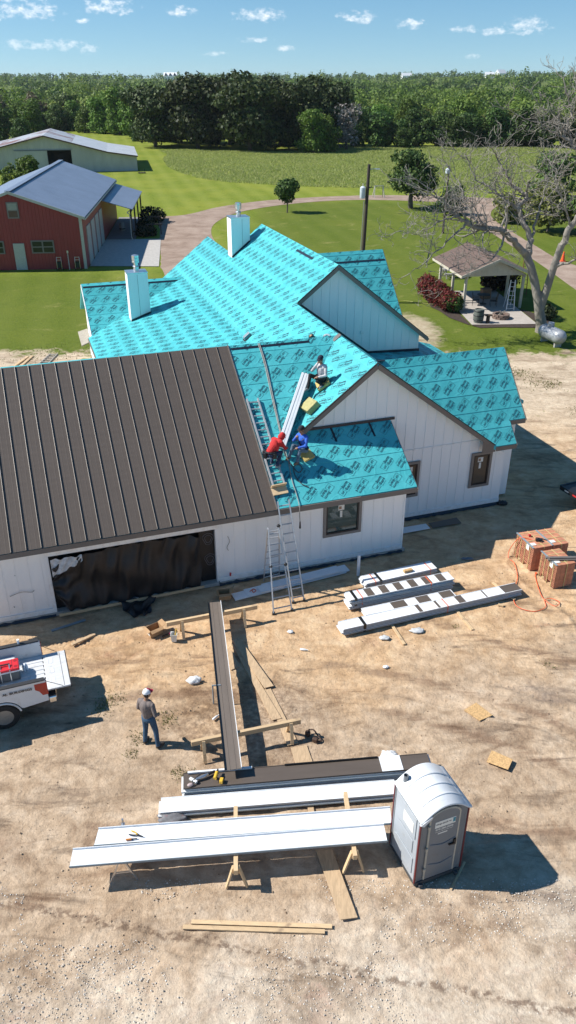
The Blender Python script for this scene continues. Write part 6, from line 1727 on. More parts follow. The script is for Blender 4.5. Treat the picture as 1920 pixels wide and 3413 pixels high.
brick_cube((9.14, 22.94), R(16), .62, 1.08, .92, 'rear right strapped brick stack behind the other two', 3)
for k, (y, z) in enumerate(((22.10, .955), (21.98, .955), (22.03, 1.0))):
    stick(['back', 'front', 'top'][k] + ' grey trim board lying across the nearest brick stack', (8.62 + .05 * k, y), (12.4, y + .1), z, .10, .045, FASCIA, 'trim_board', 'board')
t = thing('cable_tangle', 'black and red cables tangled on the left brick stack', 'cable', (8.72, 23.25, .93))
mb = MB(); mb.tube(catmull([(-.1, 0, .03), (.05, .08, .06), (.1, -.05, .04), (-.02, -.12, .05), (-.08, .05, .08), (.12, .1, .03), (.3, .0, .02)], 6), .014, 5); mb.build('black_cable', BLACK, t)
mb = MB(); mb.box((0, -.02, .04), (.22, .1, .07)); mb.build('plug_block', BLACK, t); mb = MB(); mb.box((-.22, .3, .03), (.08, .08, .07)); mb.build('red_plug', M('red_plastic', (.5, .03, .03), .4), t)
t = thing('power_cable', 'orange extension cord snaking over the dirt from the brick stacks', 'cord')
pts = [(8.5, 23.3, .93), (8.15, 23.5, .9), (7.95, 23.75, .3), (7.88, 23.57, .015), (8.0, 23.23, .015), (7.9, 22.37, .015), (7.74, 21.96, .015), (7.43, 21.07, .02), (7.47, 20.6, .015), (7.9, 20.37, .015), (8.35, 20.6, .015), (8.43, 20.98, .015), (8.66, 21.09, .015), (8.88, 20.88, .015), (8.7, 20.65, .02), (8.5, 20.85, .02), (8.4, 21.3, .015), (8.51, 22.37, .015), (8.6, 22.6, .05)]
mb = MB(); mb.tube(catmull(pts, 6), .012, 5); mb.build('cord_run', ORSTR, t)
mb = MB(); mb.box((8.58, 22.55, .03), (.05, .09, .04)); mb.build('plug', ORSTR, t)

# ================================================================ PORTABLE TOILET
PT = thing('portable_toilet', 'grey portable toilet with white domed roof and dark red corner trim', 'portable toilet', (2.67, 10.62, 0), math.atan2(.40, 1.02))
PSHADED = M('toilet_grey_shaded', (.165, .18, .195), .45, .06, 2, spec=.4, dirt=(.15, .15, .15), ds=3)  # front grey darkened: the shade on the door side is in the colour
PLIT = M('toilet_grey_lit', (.36, .39, .42), .45, .06, 2, spec=.4, dirt=(.30, .30, .29), ds=3)  # same grey lightened: sunlight on the side wall is in the colour
PWHITE = M('toilet_roof_white', (.66, .68, .70), .45, .05, 2, dirt=(.52, .52, .50), ds=2.5)
PRED = M('toilet_red_trim', (.14, .012, .016), .5)
BEIGE = M('door_seal_beige', (.46, .42, .34), .6)
W_, D_, H_ = 1.10, 1.06, 2.02
def arch(x, rise=.27): return rise * (1 - ((x - W_ / 2) / (W_ / 2)) ** 2)
mb = MB(); mb.box((W_ / 2, D_ / 2, .07), (W_ + .02, D_ + .06, .10)); mb.build('skid_base', M('skid_dark', (.05, .055, .06), .6), PT, bevel=.01)
for x in (.12, W_ - .12):
    mb = MB(); mb.bar((x, -.10, .04), (x, D_ + .10, .04), .09, .07); mb.build('skid_runner', M('skid_dark', (.05, .055, .06), .6), PT, bevel=.01)
mb = MB(); mb.box((.015, D_ / 2, H_ / 2 + .06), (.03, D_ - .08, H_ - .12)); sidew = mb.build('side_wall', PLIT, PT)
mb = MB(); mb.box((W_ - .015, D_ / 2, H_ / 2 + .06), (.03, D_ - .08, H_ - .12)); mb.build('side_wall', PLIT, PT)
mb = MB(); mb.box((W_ / 2, D_ - .015, H_ / 2 + .06), (W_ - .08, .03, H_ - .12)); mb.build('rear_wall', PLIT, PT)
mb = MB()
prof = [(.05, 0, .12), (W_ - .05, 0, .12), (W_ - .05, 0, H_)] + [(x, 0, H_ + arch(x, .25)) for x in np.linspace(W_ - .05, .05, 11)] + [(.05, 0, H_)]
mb.prism(prof, (0, .03, 0)); mb.build('front_wall', PSHADED, PT)
for x in (.0, W_):
    for y in (.0, D_):
        mb = MB(); mb.tube([(x + (.03 if x == 0 else -.03), y + (.03 if y == 0 else -.03), .10), (x + (.03 if x == 0 else -.03), y + (.03 if y == 0 else -.03), H_ + .02)], .045, 10); mb.build('corner_post', PSHADED, PT, True)
        mb = MB(); mb.box((x + (-.008 if x == 0 else .008), y + (-.008 if y == 0 else .008), H_ / 2 + .05), (.03, .03, H_ - .1)); mb.build('corner_trim', PRED, PT)
# raised panels moulded in the side wall
for (y0, y1, z0, z1) in ((.14, .92, 1.25, 1.90), (.20, .86, .78, 1.20), (.14, .92, .2, .72)):
    mb = MB(); mb.prism([(-.002, y0, z0 + .06), (-.002, y0 + .1, z0), (-.002, y1, z0), (-.002, y1, z1 - .06), (-.002, y1 - .1, z1), (-.002, y0, z1)], (-.018, 0, 0)); mb.build('moulded_panel', PLIT, sidew, bevel=.008)
mb = MB(); mb.box((-.026, .42, 1.56), (.004, .40, .30)); mb.build('side_sticker', PAPER, sidew)
# door
dp = [(.20, 0, .16), (.90, 0, .16)] + [(.90, 0, 1.98)] + [(.55 + .35 * math.cos(a), 0, 1.96 + .22 * math.sin(a)) for a in np.linspace(0, math.pi, 11)] + [(.20, 0, 1.98)]
mb = MB(); mb.prism([(x, -.012, z) for x, _, z in dp], (0, -.022, 0)); door = mb.build('door', PSHADED, PT)
mb = MB(); mb.tube([(x, -.022, z) for x, _, z in dp[1:]] , .022, 6); mb.tube([(.20, -.022, .16), (.20, -.022, 1.98)], .022, 6); mb.build('door_seal', BEIGE, door)
for z in (.48, 1.12, 1.78):
    mb = MB(); mb.box((.18, -.045, z), (.05, .03, .09)); mb.build('hinge', BEIGE, door)
for z0, z1 in ((.30, .62), (.80, 1.22)):
    mb = MB(); mb.tube(catmull([(.26, -.036, z1), (.55, -.04, z1 - .08), (.84, -.036, z1)], 6), .012, 6); mb.build('moulded_rib', PSHADED, door)
mb = MB(); mb.box((.78, -.06, 1.06), (.16, .03, .03)); mb.box((.84, -.05, 1.10), (.05, .04, .16)); mb.build('door_latch', BLACK, door)
mb = MB(); mb.box((.56, -.0365, 1.78), (.48, .004, .18)); stk = mb.build('door_sticker', PAPER, door)
def put_text(body, parent, mat, x0, z0, w, h, y, bold=0, mirror=False):
    v, f = fit(text_mesh(body, .1, bold, 2), 0, 0, w, h)
    me_ = bpy.data.meshes.new('lettering'); me_.from_pydata([(x0 + a, y, z0 + c) for a, c in v], [], f); me_.materials.append(mat)
    o_ = bpy.data.objects.new('lettering', me_); COL.objects.link(o_); o_.parent = parent; return o_
put_text('stop-and-go', stk, M('sign_grey_ink', (.10, .10, .11), .6), .34, 1.755, .36, .07, -.0395, .004)
mb = MB(); mb.box((.765, -.0395, 1.79), (.06, .002, .12)); mb.build('sign_emblem', M('sign_teal', (.02, .24, .32), .5), stk)
put_text('979-280-0006', stk, PAPER, .34, 1.60, .42, .06, -.0365, .003)
put_text('stopandgopotty.com', stk, PAPER, .34, 1.545, .42, .035, -.0365, .001)
mb = MB(); mb.box((.52, -.0365, 1.50), (.22, .003, .03)); mb.build('sign_strip', PAPER, stk)
# roof: barrel vault with three ribs
mb = MB(); nseg = 16; vv = []; ff = []
for j, y in enumerate((-.07, -.05, D_ + .02, D_ + .04)):
    drop = .03 if j in (0, 3) else 0
    for i in range(nseg + 1):
        x = -.05 + (W_ + .10) * i / nseg
        vv.append((x, y, H_ + .01 + arch(min(max(x, 0), W_), .30) - drop))
for j in range(3):
    for i in range(nseg): ff.append((j * (nseg + 1) + i, j * (nseg + 1) + i + 1, (j + 1) * (nseg + 1) + i + 1, (j + 1) * (nseg + 1) + i))
mb.add(vv, ff); rf = mb.build('roof_dome', PWHITE, PT, True, angle=60)
sm_ = rf.modifiers.new('solid', 'SOLIDIFY'); sm_.thickness = .035; sm_.offset = -1
for y in (.22, .50, .78):
    mb = MB(); mb.tube([(x, y, H_ + .015 + arch(x, .30)) for x in np.linspace(.12, W_ - .02, 14)], .028, 8, sq=.7); mb.build('roof_rib', PWHITE, rf, True)
mb = MB(); mb.prism([(-.06, -.08, H_ - .04), (.20, -.08, H_ + .12), (.20, -.08, H_ + .06), (.02, -.08, H_ - .10)], (0, .05, 0)); mb.build('roof_lip', PWHITE, rf)
mb = MB(); mb.lathe([(.055, 0), (.055, .20), (.045, .20), (.045, .05)], 14, (.15, D_ - .12, H_ + .08)); mb.build('vent_pipe', PSHADED, PT, True, angle=30)

# ================================================================ PICKUP TRUCK (rear end in view)
TRK = thing('pickup_truck', 'white pickup truck with its tailgate down and a loaded bed', 'truck', (-6.62, 16.43, 0), R(20.5))
TW = M('truck_white', (.70, .71, .72), .25, .04, 2, spec=.6, dirt=(.55, .51, .46), ds=1.6)
TBED = M('bed_white_scuffed', (.60, .61, .62), .5, .1, 4, (1, 5, 1), dirt=(.38, .38, .38), ds=4)
TBLK = M('truck_black_plastic', (.03, .03, .032), .55, .1)
TYRE = M('tyre', (.018, .018, .018), .8, .2, 20)
CHROME = M('chrome', (.75, .75, .76), .18, .05, metal=1)
# local x: rearwards (tailgate end), y: left/right, z up.  bed from x=-2.05 to 0
def side(s_):
    # outer fender skin with wheel arch cut
    xs_ = np.linspace(-2.1, 0.0, 43); pts_low = []
    for x in xs_:
        d = (x + 1.17) / .50
        z = .60
        if abs(d) < 1: z = max(.60, .42 + .50 * math.sqrt(1 - d * d) + .0)
        elif x > -.67: z = .58 + .07 * (x + .67) / .67
        pts_low.append((x, z))
    prof = [(x, z) for x, z in pts_low] + [(0, 1.30), (-.04, 1.34), (-2.1, 1.34)]
    mb = MB(); y0 = s_ * .90
    mb.prism([(x, y0, z) for x, z in prof], (0, -s_ * .025, 0)); b_ = mb.build('bed_side', TW, TRK)
    md = b_.modifiers.new('bv', 'BEVEL'); md.width = .006; md.segments = 2
    mb = MB(); mb.bar((-2.1, s_ * .86, 1.355), (-.03, s_ * .86, 1.355), .13, .035); mb.build('rail_cap', TBLK, b_, bevel=.01)
    mb = MB(); mb.box((-1.05, s_ * .79, 1.08), (2.1, .02, .50)); mb.build('inner_wall', TBED, b_)
    mb = MB(); mb.box((-1.17, s_ * .68, .97), (.95, .22, .22)); mb.build('wheel_housing', TBED, b_, bevel=.04)
    mb = MB(); mb.prism([(-.30, s_ * .905, 1.27), (.02, s_ * .905, 1.27), (.02, s_ * .905, .86), (-.13, s_ * .905, .86), (-.20, s_ * .905, 1.0), (-.30, s_ * .905, 1.08)], (0, -s_ * .10, 0)); mb.build('tail_light', M('tail_light_red', (.42, .015, .012), .18, .1, spec=.7), TRK, bevel=.012)
    mb = MB(); mb.tube([(-1.17 + .46 * math.cos(a), s_ * .915, .42 + .46 * math.sin(a)) for a in np.linspace(.25, math.pi - .25, 14)], .025, 6); mb.build('arch_lip', TW, b_, True)
    return b_
sl_, sr_ = side(-1), side(1)
put_text('AL', sl_, M('truck_ink', (.02, .02, .025), .5), -1.10, 1.13, .13, .075, -.9275, .004)
put_text('BUILDINGS', sl_, M('truck_ink', (.02, .02, .025), .5), -.92, 1.13, .56, .075, -.9275, .004)
mb = MB(); mb.box((-1.02, 0, .85), (2.08, 1.58, .04))
for k in range(9): mb.box((-1.02, -.7 + k * .175, .875), (2.06, .07, .014))
mb.build('bed_floor', TBED, TRK)
mb = MB(); mb.box((-2.09, 0, 1.08), (.03, 1.60, .5)); mb.build('bed_front', TBED, TRK)
mb = MB(); mb.box((.31, 0, .865), (.60, 1.52, .05)); tg = mb.build('tailgate', TBED, TRK, bevel=.012)
for y in (-.42, .0, .42):
    mb = MB(); mb.box((.22, y, .8925), (.05, .22, .006)); mb.box((.12, y, .8925), (.03, .18, .006)); mb.build('pressing', TW, tg)
mb = MB(); mb.box((.45, 0, .893), (.008, 1.46, .006)); mb.build('panel_gap', TBLK, tg)
mb = MB(); mb.box((.615, 0, .85), (.025, 1.52, .09)); mb.build('tailgate_top_edge', TBLK, tg)
mb = MB(); mb.box((.0, 0, .86), (.03, 1.5, .03)); mb.build('hinge_gap', TBLK, TRK)
for s_ in (-1, 1):
    mb = MB(); mb.tube([(-.02, s_ * .78, 1.22), (.40, s_ * .74, .90)], .008, 5); mb.build('tailgate_cable', TBLK, TRK)
mb = MB(); mb.box((.10, 0, .60), (.22, 1.72, .20)); bp = mb.build('rear_bumper', CHROME, TRK, bevel=.03)
mb = MB(); mb.box((.08, 0, .71), (.24, 1.66, .03)); mb.build('bumper_step', TBLK, bp)
def wheel(x, y, s_):
    w = thing_part = bpy.data.objects.new('wheel', None); COL.objects.link(w); w.parent = TRK; w.location = (x, y, .39)
    rt = Matrix.Rotation(R(90), 3, 'X')
    mb = MB(); mb.lathe([(.24, -.04), (.24, -.12), (.33, -.125), (.385, -.10), (.39, -.05), (.39, .05), (.385, .10), (.33, .125), (.24, .12), (.24, .04)], 30, (0, 0, 0), rt); mb.build('tyre', TYRE, w, True, angle=50)
    mb = MB(); mb.lathe([(.245, -.11), (.23, -.115), (.215, -.06), (.12, -.055), (.10, -.085), (.03, -.09)], 26, (0, 0, 0), rt if s_ > 0 else Matrix.Rotation(R(-90), 3, 'X')); mb.build('rim', M('steel_rim', (.36, .35, .33), .4, .1, metal=.6, dirt=(.2, .17, .13), ds=6), w, True, angle=40)
    mb = MB()
    for k in range(8):
        a = 2 * math.pi * k / 8
        mb.lathe([(.024, -.066), (.024, -.058)], 10, (.165 * math.cos(a), 0, .165 * math.sin(a)), rt if s_ > 0 else Matrix.Rotation(R(-90), 3, 'X'))
    mb.build('rim_holes', TBLK, w)
for x in (-1.17, -5.0):
    for s_ in (-1, 1): wheel(x, s_ * .77, s_)
# cab and hood, mostly outside the picture
cabp = [(-2.16, .45), (-2.16, 1.40), (-2.40, 1.92), (-3.5, 1.95), (-4.15, 1.42), (-5.6, 1.30), (-5.75, .95), (-5.75, .45)]
mb = MB(); mb.prism([(x, -.90, z) for x, z in cabp], (0, 1.80, 0)); mb.build('cab', TW, TRK, bevel=.05)
for s_ in (-1, 1):
    mb = MB(); mb.prism([(-2.35, s_ * .905, 1.42), (-2.5, s_ * .905, 1.84), (-3.45, s_ * .905, 1.86), (-3.95, s_ * .905, 1.42)], (0, s_ * .008, 0)); mb.build('side_window', GLASS_D, TRK)
mb = MB(); mb.prism([(-2.18, -.7, 1.46), (-2.18, .7, 1.46), (-2.38, .62, 1.86), (-2.38, -.62, 1.86)], (.012, 0, 0)); mb.build('rear_window', GLASS_D, TRK)
mb = MB(); mb.box((-3.0, 0, .5), (5.4, 1.2, .14)); mb.build('chassis', TBLK, TRK)
# load in the bed
def TL(x, y, z): return Vector((-6.62, 16.43, 0)) + Matrix.Rotation(R(20.5), 3, 'Z') @ Vector((x, y, z))
def in_bed(name, label, cat, x, y, rz=0): return thing(name, label, cat, TL(x, y, .885), R(20.5) + rz)
c_ = in_bed('cooler', 'wheeled cooler with red lid and grey body in the truck bed', 'cooler', -.95, .12)
mb = MB(); mb.prism([(-.33, -.21, 0), (.33, -.21, 0), (.33, .21, 0), (-.33, .21, 0)], (0, 0, .30)); mb.build('body', M('cooler_grey', (.07, .085, .10), .5), c_, bevel=.03)
mb = MB(); mb.box((0, 0, .32), (.70, .46, .045)); mb.build('rim_band', WPAN, c_, bevel=.015)
mb = MB(); mb.box((0, 0, .375), (.69, .45, .075)); ld = mb.build('lid', M('cooler_red', (.62, .025, .035), .4, .06), c_, bevel=.025)
mb = MB(); mb.box((.17, 0, .414), (.008, .42, .004)); mb.build('lid_seam', TBLK, ld)
for y in (-.12, .12):
    mb = MB(); mb.lathe([(.05, .405), (.05, .4145)], 14, (.26, y, 0)); mb.build('cup_recess_shade', M('cooler_red_shaded', (.30, .012, .018), .5), ld)  # flat darker disc paints the shade of a cup recess
for x in (-.14, .10):
    mb = MB(); mb.bar((x, -.235, .02), (x, -.235, .38), .03, .02); mb.bar((x, -.235, .38), (x, -.03, .46), .03, .02); mb.build('handle_bar', GALV, c_)
mb = MB(); mb.bar((-.16, -.03, .46), (.12, -.03, .46), .03, .03); mb.build('handle_grip', TBLK, c_)
b_ = in_bed('storage_bin', 'white plastic bin with green lid at the picture edge in the truck bed', 'bin', -1.55, -.12, .05)
mb = MB(); mb.prism([(-.24, -.18, 0), (.24, -.18, 0), (.27, .2, 0), (-.24, .2, 0)], (0, 0, .26)); mb.build('tub', M('milky_white', (.66, .70, .70), .4), b_, bevel=.02)
mb = MB(); mb.box((-.02, .02, .30), (.46, .34, .05)); mb.build('lid', M('mint_lid', (.08, .48, .32), .45), b_, bevel=.012)
b_ = in_bed('water_bottle_pack', 'pack of clear water bottles beside the red cooler', 'bottles', -.50, .22, .3)
WATERP = M('clear_bottle', (.55, .68, .80), .12, .1)
for i in range(2):
    for j in range(2):
        mb = MB(); mb.lathe([(.03, 0), (.033, .03), (.033, .14), (.013, .18), (.013, .20)], 10, (i * .072, j * .072, 0)); mb.build('bottle', WATERP, b_, True)
b_ = in_bed('vinyl_roll', 'white roll of material lying in the truck bed near the side rail', 'roll', -1.45, -.55, 0)
mb = MB(); mb.tube([(-.5, 0, .11), (.55, .02, .11)], .10, 16); mb.build('roll_body', WPAN, b_, True, angle=40); mb = MB(); mb.lathe([(.03, 0), (.055, 0), (.055, .01), (.03, .01)], 12, (.55, .02, .11), Matrix.Rotation(R(90), 3, 'Y')); mb.build('core', CARD, b_)
b_ = in_bed('dark_cloth', 'dark blue cloth bundle on the white roll in the truck bed', 'cloth', -1.28, -.68, .2)
g_ = np.random.default_rng(4); mb = MB()
for k in range(7): mb.sphere((g_.uniform(-.22, .22), g_.uniform(-.06, .06), .10 + g_.uniform(0, .06)), (.11, .06, .05), 9, 6)
mb.build('folds', M('navy_cloth', (.02, .03, .06), .85), b_, True)
b_ = thing('drinking_glass', 'clear plastic cup standing on the far truck rail', 'cup', TL(-.55, .86, 1.374))
mb = MB(); mb.lathe([(.028, 0), (.038, .12), (.034, .12), (.025, .01)], 12); mb.build('cup_body', WATERP, b_, True); mb = MB(); mb.lathe([(.04, .12), (.04, .13)], 12); mb.build('cup_lid', PAPER, b_)
# trailer corner at the right edge
t = thing('flatbed_trailer', 'black flatbed trailer corner reaching in at the right edge', 'trailer', (11.0, 28.0, 0), R(-66))
mb = MB(); mb.box((2.0, 1.1, .62), (4.0, 2.2, .06)); mb.build('deck', BLACK, t)
mb = MB(); mb.box((2.0, 0, .58), (4.0, .08, .18)); rl = mb.build('side_frame', BLACK, t)
for k in range(8): mb = MB(); mb.box((.4 + k * .45, -.045, .58), (.22, .006, .06)); mb.build('reflector', M('red_plastic', (.5, .03, .03), .4) if k % 2 else PAPER, rl)
mb = MB(); mb.box((0, 1.1, .58), (.08, 2.2, .18)); mb.build('end_frame', BLACK, t)
for x in (2.2, 3.1):
    mb = MB(); mb.lathe([(.1, -.1), (.33, -.1), (.35, 0), (.33, .1), (.1, .1)], 18, (x, .2, .35), Matrix.Rotation(R(90), 3, 'X')); mb.build('wheel', TYRE, t, True)

# ================================================================ SMALL THINGS ON THE GROUND
def open_box(label, x, y, rz, s, z=0, white=False):
    t_ = thing('cardboard_box', label, 'box', (x, y, z), rz)
    a_, b2, h_ = s
    for c_, sz in (((0, -b2 / 2, h_ / 2), (a_, .008, h_)), ((0, b2 / 2, h_ / 2), (a_, .008, h_)), ((-a_ / 2, 0, h_ / 2), (.008, b2, h_)), ((a_ / 2, 0, h_ / 2), (.008, b2, h_))):
        mb = MB(); mb.box(c_, sz); mb.build('side_panel', CARD, t_)
    mb = MB(); mb.box((0, 0, .006), (a_, b2, .008)); mb.build('bottom_panel', CARD, t_)
    for p in ([(-a_ / 2, -b2 / 2, h_), (a_ / 2, -b2 / 2, h_), (a_ / 2, -b2 * .85, h_ - .03), (-a_ / 2, -b2 * .85, h_ - .05)], [(a_ / 2, -b2 / 2, h_), (a_ / 2, b2 / 2, h_), (a_ * .85, b2 / 2, h_ + .05), (a_ * .85, -b2 / 2, h_ + .05)], [(-a_ / 2, -b2 / 2, h_), (-a_ / 2, b2 / 2, h_), (-a_ * .7, b2 / 2, h_ - .06), (-a_ * .7, -b2 / 2, h_ - .06)]):
        mb = MB(); mb.prism(p, (0, 0, .006)); mb.build('flap', CARD, t_)
    if white: mb = MB(); mb.box((-a_ / 2 - .007, 0, h_ * .5), (.006, b2 * .7, h_ * .6)); mb.build('white_label', PAPER, t_)
open_box('open cardboard box in the sun left of the far sawhorse', -4.12, 19.25, R(38), (.42, .30, .26), white=True)
open_box('open cardboard box in the shade at the garage corner', -2.1, 21.15, R(10), (.36, .3, .24))
t = thing('tool_tub', 'small translucent white tub of tools beside the far sawhorse', 'tub', (-3.47, 18.9, 0), R(5))
mb = MB(); mb.lathe([(.10, 0), (.135, .26), (.145, .27), (.125, .265), (.09, .02)], 4, (0, 0, 0), Matrix.Rotation(R(45), 3, 'Z')); mb.build('tub_body', M('milky_white', (.66, .70, .70), .4), t)
mb = MB(); mb.tube([(.05, .05, .1), (.08, .07, .38)], .035, 8); mb.build('spray_can', M('can_yellow', (.55, .36, .10), .4), t); mb = MB(); mb.tube([(-.03, -.02, .1), (-.06, .0, .33)], .02, 6); mb.build('caulk_tube', PAPER, t)
t = thing('caulk_gun', 'black and pink caulk gun lying between the box and the tub', 'tool', (-3.75, 19.1, 0), R(35))
mb = MB(); mb.box((0, 0, .04), (.22, .05, .05)); mb.build('frame', BLACK, t); mb = MB(); mb.box((.14, 0, .05), (.08, .04, .04)); mb.build('tip', M('pink_plastic', (.5, .04, .15), .5), t)
def crumple(label, x, y, s, mat, seed, cat='litter', name='plastic_bag'):
    g_ = np.random.default_rng(seed); bm = bmesh.new(); bmesh.ops.create_icosphere(bm, subdivisions=3, radius=1)
    for v in bm.verts:
        n_ = v.co.normalized(); k = 1 + .16 * math.sin(n_.x * 5 + seed) * math.sin(n_.y * 6 + 2 * seed) + .09 * math.sin(n_.z * 13 + n_.x * 11) + g_.uniform(-.05, .05)
        v.co = Vector((n_.x * s[0] * k, n_.y * s[1] * k, max(0, (n_.z * .8 + .55) * s[2] * k)))
    me_ = bpy.data.meshes.new(name); bm.to_mesh(me_); bm.free(); me_.materials.append(mat); me_.polygons.foreach_set('use_smooth', [True] * len(me_.polygons))
    o_ = bpy.data.objects.new(name, me_); COL.objects.link(o_); o_.location = (x, y, .0)
    return tag(o_, label, cat)
BAG = M('white_bag', (.72, .73, .73), .4, .06)
crumple('white plastic bag on the dirt left of the bronze panel', -2.67, 17.02, (.20, .13, .13), BAG, 3)
crumple('white plastic bag behind the right end of the tool stack', 2.55, 14.22, (.20, .13, .12), BAG, 5)
crumple('small white litter scrap right of the bronze panel shadow', .07, 19.3, (.09, .07, .05), BAG, 7)
crumple('clear film scrap below the longest panel bundle', 2.95, 19.0, (.16, .10, .06), M('clear_film', (.55, .56, .56), .2), 8)
crumple('clear film scrap right of the near stake', 4.0, 19.35, (.22, .13, .06), M('clear_film', (.55, .56, .56), .2), 9)
crumple('white litter on the open dirt below the bundles', 2.85, 17.65, (.09, .06, .05), BAG, 10)
crumple('blue-grey foil scrap in the house shadow', 6.4, 23.5, (.22, .07, .05), M('foil', (.12, .16, .20), .3), 11)
crumple('red and grey jacket heaped beside the low white stack', -2.68, 12.30, (.32, .18, .13), M('grey_jacket', (.16, .16, .17), .9, .3, 6, dirt=(.30, .03, .05), ds=7), 12, 'jacket', 'jacket')
crumple('black plastic scrap at the corner of the gable wall', 8.60, 27.6, (.22, .14, .12), PLASTIC_B, 13)
def bottle(label, x, y, rz):
    t_ = thing('plastic_bottle', label, 'bottle', (x, y, .04), rz)
    mb = MB(); mb.lathe([(.02, 0), (.035, .02), (.035, .15), (.014, .2), (.014, .23)], 10, (0, 0, 0), Matrix.Rotation(R(90), 3, 'Y')); mb.build('bottle_body', BAG, t_, True); mb = MB(); mb.lathe([(.016, .22), (.016, .245)], 10, (0, 0, 0), Matrix.Rotation(R(90), 3, 'Y')); mb.build('cap', PAPER, t_)
bottle('empty bottle lying on the dirt left of the bronze panel', -2.01, 15.5, R(50)); bottle('empty bottle lying on the dirt right of the planks', .36, 18.44, R(-10))
t = thing('tool_belt', 'brown leather tool belt dropped beside the near sawhorse', 'tool belt', (.62, 14.85, 0), R(-25))
LEA = M('dark_leather', (.06, .032, .02), .7, .2)
for x, y, s_ in ((-.14, .05, (.14, .10, .16)), (.12, -.06, (.15, .11, .13))):
    mb = MB(); mb.box((x, y, s_[2] / 2), s_); mb.build('pouch', LEA, t, bevel=.03)
mb = MB(); mb.tube(catmull([(-.2, .1, .1), (-.05, .18, .14), (.12, .1, .08), (.26, .0, .05), (.15, -.12, .04)], 5), .025, 6, sq=.4); mb.build('strap', LEA, t)
mb = MB(); mb.box((-.1, .05, .19), (.03, .03, .12)); mb.build('tool_handle', BLACK, t)
t = thing('steel_stake', 'grey T-shaped steel stake stuck in the dirt left of the bronze panel', 'stake', (-2.04, 16.15, 0), R(5))
mb = MB(); mb.tube([(0, 0, 0), (0, .02, .62)], .02, 6); mb.build('shaft', GEDGE, t); mb = MB(); mb.bar((-.02, .02, .63), (.22, .02, .63), .03, .03); mb.build('crosspiece', GEDGE, t)
# power tools on the stacks
Z1 = Matrix.Rotation(math.atan2(.64, 5.97), 3, 'Z')
def S1(x, y): p = Vector((-2.47, 12.90, 0)) + Z1 @ Vector((x, y, 0)); return (p.x, p.y, ZTOP + .004)
YEL = M('tool_yellow', (.70, .42, .04), .45, .08)
t = thing('cordless_drill', 'yellow and black cordless drill on the tool stack', 'drill', S1(.78, .2), R(80))
mb = MB(); mb.tube([(-.10, 0, .12), (.10, 0, .12)], .045, 10); mb.build('motor_body', YEL, t, True); mb = MB(); mb.tube([(.10, 0, .12), (.19, 0, .12)], [.035, .02], 8); mb.build('chuck', BLACK, t); mb = MB(); mb.bar((-.05, 0, .10), (-.07, -.12, .06), .045, .05); mb.build('grip', BLACK, t); mb = MB(); mb.box((-.07, -.15, .05), (.13, .08, .09)); mb.build('battery', YEL, t, bevel=.01)
t = thing('seam_shear', 'silver and black electric shear lying left of the yellow drill', 'shear', S1(.45, .24), R(25))
mb = MB(); mb.tube([(-.16, 0, .06), (.05, 0, .07), (.16, .02, .06)], [.03, .045, .03], 9); mb.build('motor_body', GALV, t, True); mb = MB(); mb.tube([(.16, .02, .06), (.34, .05, .05)], .03, 8); mb.build('grip', BLACK, t)
t = thing('hand_seamer', 'white-headed hand tool with black levers at the end of the tool stack', 'tool', S1(.24, .18), R(-35))
mb = MB(); mb.box((0, 0, .04), (.22, .07, .06)); mb.build('head', BAG, t, bevel=.01)
for y in (-.05, .08): mb = MB(); mb.tube([(0, y, .05), (.05, y + .16, .09)], .016, 6); mb.build('lever', BLACK, t)
t = thing('chalk_box', 'dusty pink chalk reel at the front of the tool stack', 'tool', S1(.17, .06), R(20))
mb = MB(); mb.sphere((0, 0, .035), (.08, .05, .035), 12, 8); mb.build('case', M('dusty_pink', (.42, .33, .32), .6), t, True); mb = MB(); mb.bar((.05, 0, .06), (.11, .02, .06), .02, .015); mb.build('crank', BLACK, t)
t = thing('tin_snips', 'black and yellow tin snips on the back white panel', 'snips', (-3.25, 11.33, .70), R(-20))
for s_ in (-1, 1): mb = MB(); mb.tube(catmull([(0, 0, .02), (-.08, s_ * .04, .03), (-.18, s_ * .05, .02)], 4), .014, 6); mb.build('handle', YEL if s_ > 0 else BLACK, t)
mb = MB(); mb.prism([(0, -.02, .015), (.14, -.004, .015), (.14, .004, .015), (0, .02, .015)], (0, 0, .02)); mb.build('blade', BLACK, t)
t = thing('drill_bit_case', 'orange-tipped black driver beside the tin snips', 'tool', (-3.38, 11.22, .70), R(8))
mb = MB(); mb.tube([(-.10, 0, .025), (.02, 0, .025)], .02, 8); mb.build('handle', M('orange_handle', (.6, .22, .04), .4), t); mb = MB(); mb.tube([(.02, 0, .025), (.14, 0, .02)], .012, 6); mb.build('shank', BLACK, t)
# things behind the garage ridge at the left
t = thing('old_ladder', 'grey ladder lying on the bare ground behind the garage', 'ladder', (0, 0, 0))
ladder_rails(t, (-14.95, 44.6, .05), (-14.75, 47.1, .05), (-14.4, 44.6, .05), (-14.3, 47.1, .05), 7, .05, .06, M('grey_wood', (.32, .30, .27), .8), .03, up=(0, 0, 1))
stick('left of two long boards lying behind the garage', (-16.3, 44.6), (-16.0, 46.6), .04, .18, .06); stick('right of two long boards lying behind the garage', (-15.9, 44.5), (-15.75, 46.7), .04, .16, .06)

